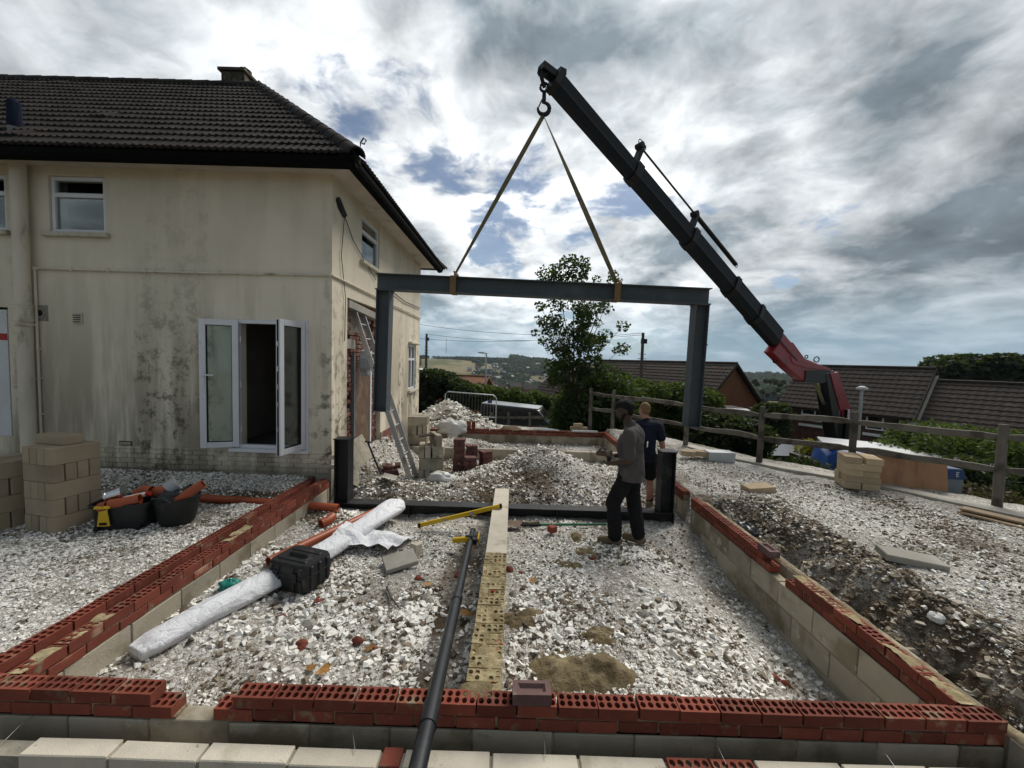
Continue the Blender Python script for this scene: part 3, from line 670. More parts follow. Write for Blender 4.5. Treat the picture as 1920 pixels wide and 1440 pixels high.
def mortar_core(parent, p0, p1, z0, z1, th=.084, m=None):
    p0 = Vector(p0); p1 = Vector(p1); d = (p1-p0).normalized(); n = Vector((-d.y, d.x))
    a = p0-n*th/2+d*.006; b = p0+n*th/2+d*.006; c = p1+n*th/2-d*.006; e = p1-n*th/2-d*.006
    MB().add([(q.x, q.y, z) for z in (z0, z1) for q in (a, e, c, b)], [(0, 3, 2, 1), (4, 5, 6, 7), (0, 1, 5, 4), (1, 2, 6, 5), (2, 3, 7, 6), (3, 0, 4, 7)]).build('mortar', m or M['mortar'], parent)

ZT = .50; C1 = ZT-.075; C2 = ZT-.15      # tops of the two brick courses, top of the blockwork
def brick_leaf(label, p0, p1, gaps0=(), gaps1=(), blocks=True, low=0, group=None):
    w = thing('brick_wall', label, 'wall', ((p0[0]+p1[0])/2, (p0[1]+p1[1])/2, 0))
    run(w, 'brick', PERF, PERF_H, p0, p1, ZT, .225, 0, skip=gaps0)
    run(w, 'brick', FULL, HALF, p0, p1, C1-.001, .225, .5, skip=gaps1, bare=gaps0)
    segs = []; s = 0; L = (Vector(p1)-Vector(p0)).length; d = (Vector(p1)-Vector(p0))/L
    cuts = [(0, L)] if not gaps0 else []
    if gaps0:
        q = 0
        for a, b in gaps0: cuts.append((q, max(a-.02, q))); q = b+.02
        cuts.append((q, L))
    for a, b in cuts:
        if b-a > .1: mortar_core(w, Vector(p0)+d*a, Vector(p0)+d*b, C2-.002, ZT-.062)
    cuts = []
    q = 0
    for a, b in gaps1: cuts.append((q, max(a-.02, q))); q = b+.02
    cuts.append((q, L))
    if gaps0:
        for a, b in cuts:
            if b-a > .1: mortar_core(w, Vector(p0)+d*a, Vector(p0)+d*b, C2-.003, C1-.062)
    if blocks:
        run(w, 'block', BLK, BLKH, p0, p1, C2-.004, .45, .45); run(w, 'block', BLK, BLKH, p0, p1, C2-.229, .45, 0); run(w, 'block', BLK, BLKH, p0, p1, C2-.454, .45, .5)
        mortar_core(w, p0, p1, -.4, C2-.012, .086, M['greymortar'])
    return w
# front wall of perforated brick, with the gap near its left end
FX0, FX1, FY = -3.075, 2.775, 2.15
def gx(a): return a-FX0
brick_leaf('long near wall of red perforated bricks on blocks, carrying the brown frogged brick', (FX0, FY), (FX1, FY), gaps0=[(gx(-2.04), gx(-1.50))], gaps1=[(gx(-1.80), gx(-1.62))])
LI = brick_leaf('inner brick leaf of the wall beside the white wrapped roll', (-2.85, 2.215), (-2.85, 6.08))
brick_leaf('outer brick leaf of the wall beside the house yard', (-3.06, 2.215), (-3.06, 6.08))
ww = brick_leaf('brick and block wall with a missing stretch beside the dug chalk bank', (2.675, 2.215), (2.675, 5.70), gaps0=[(1.36, 1.80)], gaps1=[(1.50, 1.76)])
brick_leaf('brick and block wall in the middle room behind the two workers', (2.675, 5.98), (2.675, 9.0))
def low_wall(label, p0, p1, top, bricks, name='block_wall', n=3, me=None):
    w = thing(name, label, 'wall', ((p0[0]+p1[0])/2, (p0[1]+p1[1])/2, 0)); z = top
    if bricks:
        run(w, 'brick', FULL, HALF, p0, p1, z, .225, 0); run(w, 'brick', FULL, HALF, p0, p1, z-.076, .225, .5); mortar_core(w, p0, p1, z-.16, z-.062); z -= .152
    for k in range(n): run(w, 'block', me or BLK, BLKH, p0, p1, z-.225*k, .45, .5 if k % 2 else 0)
    mortar_core(w, p0, p1, z-.225*n, z-.012, .086, M['greymortar']); return w
low_wall('far wall of blocks capped by two red brick courses below the rail fence', (-1.55, 11.5), (2.72, 11.5), .40, True, 'brick_wall')
low_wall('short brick and block return wall running back from the far wall', (2.675, 9.1), (2.675, 11.45), .44, True, 'brick_wall')
mw = low_wall('bare block wall crossing between the rubble heap and the far wall', (-2.7, 9.05), (2.6, 9.05), .37, False)
low_wall('low brick and block wall end beside the white rubble sack', (-2.70, 11.5), (-1.85, 11.5), .36, True, 'brick_wall')
# block leaf outside the right wall, and the pale block leaf in the foreground
ol = low_wall('outer block leaf of the wall along the dug chalk bank', (2.835, 1.2), (2.835, 5.75), .42, False)
vs_ = []
for i in range(60):
    yy = 1.25+4.45*i/59
    for xx, zz in ((2.785, .40), (2.795, .422+.02*random.random()), (2.855, .424+.022*random.random()), (2.89+.012*random.random(), .40)): vs_.append((xx, yy, zz))
MB().add(vs_, [(4*i+j, 4*i+j+1, 4*i+5+j, 4*i+4+j) for i in range(59) for j in range(3)]).build('mortar', M['mortar'], ol, smooth=True)
fw = thing('block_wall', 'pale block leaf in the foreground crossed by the black pipe', 'wall', (0, 1.94, 0))
xs = -2.45; k = 0
while xs < 2.9:
    if .62 < xs < 1.30: w = .225; me_, top = PERF, .335
    elif -.36 < xs < -.20: w = .18; me_, top = BLKH, .335
    elif k == 4: w = .11; me_, top = HALF, .335
    else: w = .45; me_, top = PBLK, .335
    o = link('brick' if me_ in (PERF, HALF) else 'block', me_, fw, Vector((xs+w/2, 1.945+random.uniform(-.004, .004), top+random.uniform(-.004, .004)))-fw.location, (random.uniform(-.01, .01), 0, random.uniform(-.012, .012)))
    if me_ is BLKH: o.scale = (.78, 1, 1)
    xs += w+.006; k += 1
run(fw, 'block', BLK, BLKH, (-2.8, 1.945), (2.9, 1.945), .335-.222, .45, .5); mortar_core(fw, (-2.8, 1.945), (2.9, 1.945), -.3, .32, .082, M['greymortar'])
# wire wall ties across the cavity
for i, (a, b) in enumerate((((655, 1372), (668, 1405)), ((1020, 1385), (1022, 1415)), ((1335, 1385), (1360, 1430)), ((1632, 1385), (1660, 1420)), ((60, 1345), (20, 1380)))):
    p = pz(a[0], a[1], .345); p.y = 2.10; q = pz(b[0], b[1], .345); q.y = min(q.y, 1.96); q.z = .345
    one(MB().tube([p, p.lerp(q, .5)+Vector((0, 0, .012)), q], .0016, 5), 'wall_tie', M['galv'], 'thin steel wire tie bridging the cavity of the near wall', 'wall tie', q, 'wall ties across the near cavity')
# smears of mortar on the blocks that close the gap in the near wall
def lump(c, d, seed, sq=.35, nu=14, nv=7, rough=1.0):
    c = Vector(c); mb = MB(); vs = []; fs = []
    for j in range(nv+1):
        ph = math.pi/2*j/nv
        for i in range(nu):
            t = 2*math.pi*i/nu; rr = .75+.5*float(fbm(3+2*math.cos(t)+seed, 3+2*math.sin(t)+j*.35, seed, 3))+(rough-1)*(float(fbm(9+6*math.cos(t)*math.cos(ph), 9+6*math.sin(t)*math.cos(ph), seed+5, 3))-.5)
            vs.append(c+Vector((math.cos(t)*math.cos(ph)*d[0]*rr, math.sin(t)*math.cos(ph)*d[1]*rr, math.sin(ph)*d[2]*rr-.01)))
    fs = [(j*nu+i, j*nu+(i+1) % nu, (j+1)*nu+(i+1) % nu, (j+1)*nu+i) for j in range(nv) for i in range(nu)]
    return mb.add(vs, fs)
# central dividing wall: header bricks under spread mortar, then smooth concrete blocks to the steel
cw = thing('dividing_wall', 'narrow central wall of bricks smeared with yellow mortar running to the steel beam', 'wall', (-.125, 4.1, 0))
y = 2.265; i = 0
while y < 3.98:
    top = .44-.02*sst(y, 2.3, 4)
    o = link('brick', PERF_M[min(4, max(0, int(random.gauss(1+2.4*(y-2.2)/1.8, 1.1))))], cw, Vector((-.125+random.uniform(-.004, .004), y, float(top)+random.uniform(-.004, .003)))-cw.location, (random.uniform(-.02, .02), random.uniform(-.02, .02), random.uniform(-.02, .02)))
    y += .1125
for k, (a, b) in enumerate(((4.0, 4.72), (4.72, 5.44), (5.44, 6.18))):
    MB().box((-.235, a+.004, .30), (-.018, b-.004, .402-.006*k)).build('concrete_lintel' if 0 else 'coping_block', M['paleblock'], cw, bevel=.004)
mbc = MB(); mbc.box((-.225, 2.22, .0), (-.03, 3.98, .355)); mbc.box((-.22, 3.96, -.05), (-.03, 5.72, .298)); mbc.build('mortar', M['mortar'], cw)
def smear(parent, x0, x1, y0, y1, zfn, amp, seed, m, fr=9.0, thr=.5, nu=None, nv=None):
    """thin uneven bed of mortar: it shows where it stands proud of the brick tops"""
    nu = nu or max(6, int((x1-x0)/.009)); nv = nv or max(6, int((y1-y0)/.009))
    X, Y = np.meshgrid(np.linspace(x0, x1, nu+1), np.linspace(y0, y1, nv+1)); Z = zfn(X, Y)+amp*(fbm(X*fr+seed, Y*fr+seed, seed, 4)-thr)*2
    i = (np.arange(nv)[:, None]*(nu+1)+np.arange(nu)[None]).ravel(); off = np.array(abs_loc(parent))
    link('mortar', np_mesh('mortar', np.stack([X, Y, Z], -1).reshape(-1, 3)-off, np.stack([i, i+1, i+nu+2, i+nu+1], -1), m, smooth=True), parent)
smear(cw, -.234, -.016, 2.22, 4.02, lambda X, Y: .441-.02*sst(Y, 2.3, 4), .030, 5, M['mud2'], 10.0, .64)
for lf_, a_ in ((LI, (-2.90, -2.80, 2.2, 2.75)), (LI, (-2.90, -2.80, 3.9, 4.3)), (ww, (2.63, 2.72, 2.2, 2.75)), (ww, (2.63, 2.72, 2.9, 3.6))): smear(lf_, *a_, lambda X, Y: ZT, .022, int(a_[3]*7), M['mud2'], 11.0, .53)
lump((-.16, 2.21, .498), (.10, .07, .012), 31).build('mortar', M['mud'], cw, smooth=True)
lump((-.12, 3.98, .402), (.11, .09, .016), 33).build('mortar', M['mud'], cw, smooth=True)
lump((-.12, 4.55, .398), (.09, .05, .014), 35).build('mortar', M['greymortar'], cw, smooth=True)
# loose bricks set on the walls
def frogged(parent=None):
    mb = MB(); L, w, h = BL/2, BW/2, BH
    o = [(-L, -w), (L, -w), (L, w), (-L, w)]; i1 = [(-L+.03, -w+.022), (L-.03, -w+.022), (L-.03, w-.022), (-L+.03, w-.022)]; i2 = [(-L+.045, -w+.035), (L-.045, -w+.035), (L-.045, w-.035), (-L+.045, w-.035)]
    vs = [(a, b, 0) for a, b in o]+[(a, b, h) for a, b in o]+[(a, b, h) for a, b in i1]+[(a, b, h-.02) for a, b in i2]
    fs = [(0, 3, 2, 1)]+[(j, (j+1) % 4, 4+(j+1) % 4, 4+j) for j in range(4)]+[(4+j, 4+(j+1) % 4, 8+(j+1) % 4, 8+j) for j in range(4)]+[(8+j, 8+(j+1) % 4, 12+(j+1) % 4, 12+j) for j in range(4)]+[(12, 13, 14, 15)]
    return mb.add(vs, fs)
FROG = frogged().mesh('frogged_brick', M['purplebrick'], bevel=0)
tag(link('loose_brick', FROG, None, (.155, 2.15, ZT+.001), (0, 0, .02)), 'brown frogged brick lying on the near red wall', 'brick')
tag(link('loose_brick', FROG, None, (2.675, 4.02, ZT+.001), (0, 0, R(88))), 'brown frogged brick standing beside the gap in the wall along the dug bank', 'brick')
for dx in (-.07, .07):
    tag(link('loose_brick', FULL, None, (-1.18+dx*.9, 11.5, .40+.106), (0, R(90), R(90+dx*30)), (1, 1, 1)), 'red brick stood on end on the far wall', 'brick', 'bricks stood on the far wall')
# ------------------------------------------------------------------ the cream house
HX, HY, HY2, HXL = -2.78, 6.10, 11.75, -14.0
EZ = 5.08                                   # soffit level
house = thing('house', 'cream rendered house with stained walls, open white doors and dark tiled hipped roof', 'house', (-6, 8.9, 0))
def wall_panel(mb, axis, fixed, u0, u1, z0, z1, holes, depth):
    """rectangular wall in the plane axis=fixed with rectangular openings and their reveals"""
    us = sorted({u0, u1, *[h[0] for h in holes], *[h[1] for h in holes]}); zs = sorted({z0, z1, *[h[2] for h in holes], *[h[3] for h in holes]})
    def P(u, z, d): return (u, fixed+d, z) if axis == 'y' else (fixed+d, u, z)
    for a, b in zip(us[:-1], us[1:]):
        for c, e in zip(zs[:-1], zs[1:]):
            if any(h[0] <= a and b <= h[1] and h[2] <= c and e <= h[3] for h in holes): continue
            for d in (0, depth): mb.add([P(a, c, d), P(b, c, d), P(b, e, d), P(a, e, d)], [(0, 1, 2, 3)])
    for a, b, c, e in list(holes)+[(u0, u1, z0, z1)]:
        mb.add([P(a, c, 0), P(b, c, 0), P(b, e, 0), P(a, e, 0), P(a, c, depth), P(b, c, depth), P(b, e, depth), P(a, e, depth)], [(0, 1, 5, 4), (1, 2, 6, 5), (2, 3, 7, 6), (3, 0, 4, 7)])
DOOR = (-4.26, -3.13, .93, 2.90); WIN1 = (-7.03, -6.19, 4.12, 4.95); WIN0 = (-8.55, -7.68, 4.12, 4.95); BRD = (-8.6, -7.72, 1.0, 2.98)
mb = MB(); wall_panel(mb, 'y', HY, HXL, HX, .1, EZ, [DOOR, WIN1, WIN0, BRD], .26)
SW = (7.27, 8.2, 4.12, 4.92); SW2 = (10.57, 11.34, 1.53, 2.75); PIT = (6.66, 8.35, .55, 3.36)
wall_panel(mb, 'x', HX-.001, HY+.001, HY2, .1, EZ, [SW, SW2, PIT], -.26)
wall_panel(mb, 'y', HY2, HXL, HX-.002, .1, EZ, [], -.26)
wall = mb.build('wall', M['render'], house)
# painted brick plinth, course by course
PL = MB().box((-.1075, -.012, -.068), (.1075, .02, 0)).mesh('plinth_brick', M['render'], bevel=.006)
base = abs_loc(wall)
for r in range(4):
    x = -6.95+(.1125 if r % 2 else 0)
    while x < HX-.1:
        link('plinth_brick', PL, wall, Vector((x+.1075, HY-.004, .86-.075*r+random.uniform(-.003, .003)))-base, (random.uniform(-.02, .02), random.uniform(-.01, .01), random.uniform(-.015, .015))); x += .225
MB().box((-7.0, HY-.016, .865), (HX, HY+.01, .90)).build('plinth_band', M['render'], wall, bevel=.004)
# rooms inside
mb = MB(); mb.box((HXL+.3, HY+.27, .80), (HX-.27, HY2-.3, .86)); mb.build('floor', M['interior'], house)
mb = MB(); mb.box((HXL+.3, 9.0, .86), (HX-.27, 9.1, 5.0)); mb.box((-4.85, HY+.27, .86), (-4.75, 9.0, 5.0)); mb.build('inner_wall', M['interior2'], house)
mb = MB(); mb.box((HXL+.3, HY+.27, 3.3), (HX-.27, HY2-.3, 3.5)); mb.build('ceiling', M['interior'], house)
st = MB()
for k in range(7): st.box((-3.9, 7.1+.22*k, .86+.19*k), (-3.1, 7.34+.22*k, .89+.19*k)); st.box((-3.9, 7.3+.22*k, .72+.19*k), (-3.1, 7.33+.22*k, .89+.19*k+.17))
st.prism([(7.0, .86), (8.7, 2.35), (8.7, 2.6), (7.0, 1.12)], 0, -3.98, -3.93); st.build('stairs', M['interior2'], house)
# windows
def window(parent, axis, fixed, u0, u1, z0, z1, bars_z=(), bars_u=(), fr=.055, dep=.06, sill=True, out=-1, glass=True):
    def B(mb, a, b, c, d, o0, o1): 
        lo, hi = sorted((fixed+out*o0, fixed+out*o1))
        mb.box((a, lo, c), (b, hi, d)) if axis == 'y' else mb.box((lo, a, c), (hi, b, d))
    w = MB(); e = .004
    B(w, u0+e, u0+fr, z0+e, z1-e, -.09, -.03); B(w, u1-fr, u1-e, z0+e, z1-e, -.09, -.03); B(w, u0+fr, u1-fr, z0+e, z0+fr, -.09, -.03); B(w, u0+fr, u1-fr, z1-fr, z1-e, -.09, -.03)
    for b in bars_z: B(w, u0+fr, u1-fr, b-.03, b+.03, -.088, -.028)
    for b in bars_u: B(w, b-.03, b+.03, z0+fr, z1-fr, -.086, -.026)
    o = w.build('window', M['upvc'], parent, bevel=.004)
    zs = [z0+fr, *bars_z, z1-fr]; us = [u0+fr, *bars_u, u1-fr]
    for i in range(len(zs)-1):
        for j in range(len(us)-1):
            g = MB(); B(g, us[j]-.005, us[j+1]+.005, zs[i]-.005, zs[i+1]+.005, -.066, -.060); g.build('pane', M['glass'], o)
    if sill: s = MB(); B(s, u0-.08, u1+.07, z0-.07, z0, -.03, .07); s.build('sill', M['sill'], parent, bevel=.008)
    return o
window(house, 'y', HY, *WIN1, bars_z=(4.68,)); window(house, 'y', HY, *WIN0, bars_z=(4.68,))
window(house, 'x', HX, *SW, bars_z=(4.66,), out=1); window(house, 'x', HX, *SW2, bars_z=(2.35,), bars_u=(10.95,), out=1)
MB().box((HX-.01, SW2[0]-.06, SW2[3]), (HX+.10, SW2[1]+.06, SW2[3]+.07)).build('hood', M['sill'], house, bevel=.02)
# upper room wall and ceiling, coloured black to give the windows unlit depth
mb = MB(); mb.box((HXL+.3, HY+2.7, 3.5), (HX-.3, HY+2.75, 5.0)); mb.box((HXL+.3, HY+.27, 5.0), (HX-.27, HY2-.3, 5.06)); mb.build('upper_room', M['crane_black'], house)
# french doors
dr = MB(); x0, x1, z0, z1 = DOOR; e = .003
for a, b, c, d in ((x0+e, x0+.06, z0, z1-e), (x1-.06, x1-e, z0, z1-e), (x0+.06, x1-.06, z1-.06, z1-e), (x0+.06, x1-.06, z0+.001, z0+.05)): dr.box((a, HY-.012, c), (b, HY+.06, d))
dframe = dr.build('door_frame', M['upvc'], house, bevel=.005)
MB().box((x0-.05, HY-.10, z0-.05), (x1+.03, HY+.02, z0)).build('door_sill', M['upvc'], house, bevel=.006)
def leaf(hinge, ang, w, h, name):
    m = MB(); f = .085; t = .034
    for a, b, c, d in ((0, f, 0, h), (w-f, w, 0, h), (f, w-f, 0, f), (f, w-f, h-f, h)): m.box((a, -t, c), (b, t, d))
    o = link(name, m.mesh(name, M['upvc'], bevel=.006), house, Vector(hinge)-house.location, (0, 0, R(ang)))
    link('pane', MB().box((f-.004, -.008, f-.004), (w-f+.004, .008, h-f+.004)).mesh('pane', M['glass']), o)
    g = MB(); 
    for a, b, c, d in ((f-.001, f+.008, f, h-f), (w-f-.008, w-f+.001, f, h-f), (f, w-f, f-.001, f+.008), (f, w-f, h-f-.008, h-f+.001)): g.box((a, -.024, c), (b, .024, d))
    g.box((w-.001, -.012, .01), (w+.006, .012, h-.01)); link('seal', g.mesh('seal', M['rubber']), o)
    for sz in (.28, h/2, h-.28): link('hinge', MB().tube([(-.012, -.03, sz-.05), (-.012, -.03, sz+.05)], .012, 8).mesh('hinge', M['upvc']), o)
    return o
l1 = leaf((x0+.075, HY-.02, z0+.02), 200, .50, 1.93, 'door_leaf'); l2 = leaf((x1-.07, HY-.02, z0+.02), 260, .52, 1.93, 'door_leaf')
for s_ in (1,):
    hd = MB(); hd.box((.435, .034, .92), (.475, .045, 1.16)); hd.beam((.455, .06, 1.10), (.31, .06, 1.10), .018, .022); hd.beam((.455, .04, 1.10), (.455, .07, 1.10), .02, .02); link('handle', hd.mesh('handle', M['upvc'], bevel=.003), l1)
for z in (.35, .7, .95, 1.2, 1.55): link('lock_plate', MB().box((.5265, -.009, z), (.529, .009, z+.07)).mesh('lock_plate', M['chrome']), l2)
# boarded doorway and pipes at the far left
MB().box((BRD[0]+.01, HY-.01, BRD[2]), (BRD[1]-.01, HY+.03, BRD[3]-.04)).build('boarded_door', M['ivory'], house, bevel=.004)
MB().box((BRD[0]+.01, HY-.014, 2.48), (BRD[1]-.01, HY-.011, 2.58)).build('red_stripe', M['red_plastic'], house)
sp = MB(); X0 = -7.33; sp.tube([(X0, 5.98, .35), (X0, 5.98, EZ)], .088, 18)
for z in (2.72, 2.98, 3.02): sp.tube([(X0, 5.98, z-.018), (X0, 5.98, z+.018)], .112, 18)
sp.tube([(X0, 5.98, 2.76), (X0, 5.98, 2.97)], .102, 18); sp.build('soil_pipe', M['pipe_cream'], house, smooth=True, sharp=40)
cp = MB(); pl = py(65, 503, HY-.03); pr = py(620, 516, HY-.03); cp.tube([pl, pl.lerp(pr, .5)-Vector((0, 0, .008)), (HX+.02, HY-.03, pr.z)], .017, 8)
cp.tube([(HX+.02, HY-.03, pr.z), (HX+.03, 9.0, pr.z-.03), (HX+.03, HY2, pr.z-.05)], .016, 8); cp.tube([pl, (pl.x, HY-.03, .95)], .017, 8)
for i in range(9): q = pl.lerp(pr, i/8); cp.box((q.x-.012, HY-.052, q.z-.028), (q.x+.012, HY+.004, q.z+.024))
for z in (1.35, 1.9, 2.35): cp.box((pl.x-.03, HY-.05, z), (pl.x+.03, HY+.004, z+.02))
cp.build('conduit', M['pipe_cream'], house)
vc = py(77, 587, HY); rot90 = Matrix.Rotation(R(90), 3, 'X')
MB().box((vc.x-.11, HY-.004, vc.z-.12), (vc.x+.11, HY+.01, vc.z+.12)).build('mortar_patch', M['greymortar'], house)
MB().pipe([(vc.x, HY-.02, vc.z), (vc.x, HY+.1, vc.z)], .075, .05).build('round_vent', M['greymortar'], house)
MB().tube([(vc.x, HY-.012, vc.z), (vc.x, HY-.002, vc.z)], .049, 14).build('vent_shade_disc', M['crane_black'], house)  # solid black disc, paints the shade inside the vent; no opening behind
vc = py(147, 597, HY); v = MB(); v.box((vc.x-.075, HY-.02, vc.z-.085), (vc.x+.075, HY+.01, vc.z+.085)); vo = v.build('square_vent', M['sill'], house, bevel=.006)
for k in range(4): MB().box((vc.x-.055, HY-.028, vc.z-.06+.033*k), (vc.x+.055, HY-.021, vc.z-.047+.033*k)).build('louvre', M['soot'], vo)
vc = py(236, 831, HY); a = MB(); a.box((vc.x-.10, HY-.008, vc.z-.035), (vc.x+.10, HY+.01, vc.z+.035)); ao = a.build('air_brick', M['soot'], house)
for k in range(8): MB().box((vc.x-.085+.022*k, HY-.014, vc.z-.022), (vc.x-.073+.022*k, HY-.009, vc.z+.022)).build('bar', M['sill'], ao)
# eaves: soffit, gutter, fascia
so = MB(); so.box((HXL, 5.64, EZ), (-2.34, HY+.1, EZ+.03)); so.box((HX-.1, HY+.1, EZ), (-2.34, HY2+.4, EZ+.03)); so.build('soffit', M['soffit'], house)
gt = MB(); prof = [(-.02, .0), (-.10, .012), (-.125, .06), (-.125, .125), (-.11, .125), (-.105, .07), (-.02, .07)]
gt.prism([(5.64+a, EZ-.13+b) for a, b in prof], 0, HXL, -2.22); gt.box((HXL, 5.622, EZ-.13), (-2.30, 5.645, EZ+.06))
gt.prism([(-2.34-a, EZ-.13+b) for a, b in prof], 1, 5.52, HY2+.4); gt.box((-2.345, 5.64, EZ-.13), (-2.32, HY2+.4, EZ+.06)); gt.build('gutter', M['black_gutter'], house)
# roof: every tile on the face we look at
ROOF_PITCH = math.atan2(8.12-5.09, 8.93-5.50); EY, EZT = 5.50, 5.10; RY, RZ = 8.93, 8.10; EXC = -2.20
roof = MB()
ex0 = HXL-.1; rx1 = EXC-(RY-EY)
roof.add([(ex0, EY+.05, EZT-.03), (EXC-.03, EY+.05, EZT-.03), (rx1, RY, RZ-.05), (ex0, RY, RZ-.05)], [(0, 1, 2, 3)])
roof.add([(EXC-.03, EY+.05, EZT-.03), (EXC-.03, 2*RY-EY, EZT-.03), (rx1, RY, RZ-.05)], [(0, 1, 2)])
roof.add([(EXC-.03, 2*RY-EY, EZT-.03), (ex0, 2*RY-EY, EZT-.03), (ex0, RY, RZ-.05), (rx1, RY, RZ-.05)], [(0, 1, 2, 3)])
roof_o = roof.build('roof', M['tile'], house)
def tile_mesh(w=.30, L=.36, m=None):
    prof = [(0, .002), (.02, .002), (.04, .018), (.06, .018), (.08, .002), (.12, .002), (.14, .018), (.16, .018), (.18, .002), (.22, .002), (.24, .018), (.26, .018), (.28, .002), (.30, .002)]
    prof = [(a/.30*w, b) for a, b in prof]; n = len(prof); t = .034
    vs = [(a, 0, b+t) for a, b in prof]+[(a, L, b*.9+.001) for a, b in prof]+[(a, 0, b-.004) for a, b in prof]
    fs = [(i, i+1, n+i+1, n+i) for i in range(n-1)]+[(2*n+i, 2*n+i+1, i+1, i) for i in range(n-1)]+[(2*n, 0, n), (3*n-1, 2*n-1, n-1)]
    return MB().add(vs, fs).mesh('tile', m or M['tile'])
TILE = tile_mesh()
cs, sn = math.cos(ROOF_PITCH), math.sin(ROOF_PITCH); slope_len = math.hypot(RY-EY, RZ-EZT); rows = int(slope_len/.292)
rb = abs_loc(roof_o); ntile = 0
for r in range(rows+1):
    s = r*.292; yy = EY+s*cs; zz = EZT+s*sn-.012; xmax = EXC-(s+.10)*cs
    xlim = -(yy*1.285)-.32; x = xmax; first = True; k = 0
    x -= (r % 2)*.0
    while x > max(xlim, ex0):
        w = .30 if k else .12+.18*((r*37) % 10)/10
        o = link('tile', TILE, roof_o, Vector((x-w, yy, zz))-rb, (ROOF_PITCH+random.uniform(-.012, .012), random.uniform(-.008, .008), random.uniform(-.010, .010)), (w/.30, 1, 1)); x -= w+.001; k += 1; ntile += 1
        if random.random() < .012: o.rotation_euler.z += random.uniform(-.09, .09); o.location.z += .012
# hip and ridge tiles
RT = MB(); nn = 8; Lr = .40
vs = [(math.cos(math.pi*i/nn)*rr, l, math.sin(math.pi*i/nn)*rr) for l, rr in ((0, .125), (Lr, .115)) for i in range(nn+1)]+[(math.cos(math.pi*i/nn)*.10, 0, math.sin(math.pi*i/nn)*.10) for i in range(nn+1)]
RT.add(vs, [(i, i+1, nn+1+i+1, nn+1+i) for i in range(nn)]+[(2*(nn+1)+i, 2*(nn+1)+i+1, i+1, i) for i in range(nn)]); RTM = RT.mesh('ridge_tile', M['tile'], smooth=True, sharp=40)
def ridge(p, q, side=None):
    p = Vector(p); q = Vector(q); n = int((q-p).length/.36); d = (q-p).normalized()
    for i in range(n+1):
        o = link('ridge_tile', RTM, roof_o, p+d*(.36*i)-rb, (math.asin(d.z)+random.uniform(-.01, .01), 0, math.atan2(d.y, d.x)-math.pi/2+random.uniform(-.015, .015)))
hipA = Vector((EXC, EY+.04, EZT-.02)); hipT = Vector((rx1, RY, RZ-.03))
ridge(hipA, hipT); ridge((rx1, RY, RZ-.02), (HXL-.1, RY, RZ-.02)); ridge((EXC, 2*RY-EY, EZT-.02), hipT)
# eaves edge of the hip face: front row of tiles seen on edge
for i in range(22):
    yy = EY+.25+i*.30; link('tile', TILE, roof_o, Vector((EXC-.0, yy, EZT-.01))-rb, (ROOF_PITCH, 0, R(90)))
hk = MB(); c = Vector((EXC+.02, EY+.1, EZT+.05)); hk.tube([c+Vector(q) for q in ((0, 0, 0), (.01, 0, .14), (.05, 0, .20), (.085, 0, .17), (.06, 0, .12), (.03, 0, .13))], .011, 6); hk.build('hip_iron', M['crane_black'], roof_o)
# chimney: bricks
ch = MB(); ch.box((-6.52, 9.0, 7.6), (-6.02, 9.9, 8.46)); ch.box((-6.57, 8.95, 8.46), (-5.98, 9.95, 8.52)); cho = ch.build('chimney', M['soot'], roof_o)
CB = MB().box((-.105, -.012, -.0325), (.105, .012, .0325)).mesh('chimney_brick', M['soot'], bevel=.004); cb0 = abs_loc(cho)
for r in range(7):
    for k in range(2): link('brick', CB, cho, Vector((-6.40+.235*k+(.05 if r % 2 else 0), 8.995, 8.02+.066*r))-cb0)
mb = MB(); mb.tube([(-6.12, 9.2, 8.5), (-6.12, 9.2, 8.62), (-6.10, 9.2, 8.66)], [.12, .12, .06], 10); mb.build('chimney_pot', M['soot'], roof_o)
MB().box((EXC-.22, EY-.01, EZ-.06), (EXC-.005, EY+.22, EZT+.045)).build('corner_cap', M['black_gutter'], roof_o, bevel=.01)
# flue cowl low on the roof at the left
fl = py(32, 262, 6.0); MB().box((fl.x-.11, 5.88, fl.z-.22), (fl.x+.11, 6.1, fl.z-.10)).build('vent_base', M['lead'], roof_o)
MB().tube([(fl.x, 5.98, fl.z-.2), (fl.x, 5.98, fl.z+.16)], .078, 14).build('flue', M['lead'], roof_o, smooth=True, sharp=40)
MB().tube([(fl.x, 5.98, fl.z+.16), (fl.x, 5.98, fl.z+.5), (fl.x-.02, 5.98, fl.z+.54)], [.083, .078, .05], 14).build('flue_terminal', M['bluegrey'], roof_o, smooth=True, sharp=40)
# damaged side wall: old brickwork where the lean-to was pulled off
pit = MB(); pit.box((HX-.20, PIT[0]-.03, .3), (HX-.15, PIT[1]+.03, PIT[3]+.02)); pito = pit.build('broken_patch', M['greymortar'], house); pb = abs_loc(pito)
OB = MB().box((-.05, -.1075, -.0325), (.05, .1075, .0325)).mesh('old_brick', M['oldbrick'], bevel=.006)
for r in range(37):
    z = .62+.075*r
    for k in range(8):
        y = PIT[0]+.02+.215*k+(.11 if r % 2 else 0)
        if y > PIT[1] or (2.86 < z < 3.2 and 6.9 < y < 8.1) or random.random() < .06: continue
        link('brick', OB, pito, Vector((HX-.135+random.uniform(-.02, .02), y, z))-pb, (random.uniform(-.05, .05), random.uniform(-.05, .05), random.uniform(-.06, .06)))
MB().beam((HX-.06, 6.72, 3.27), (HX-.02, 8.1, 3.18), .14, .12).build('lintel', M['concrete'], house)
MB().box((HX-.12, 6.68, 2.52), (HX-.02, 7.05, 2.68)).build('pad_stone', M['concrete'], house)
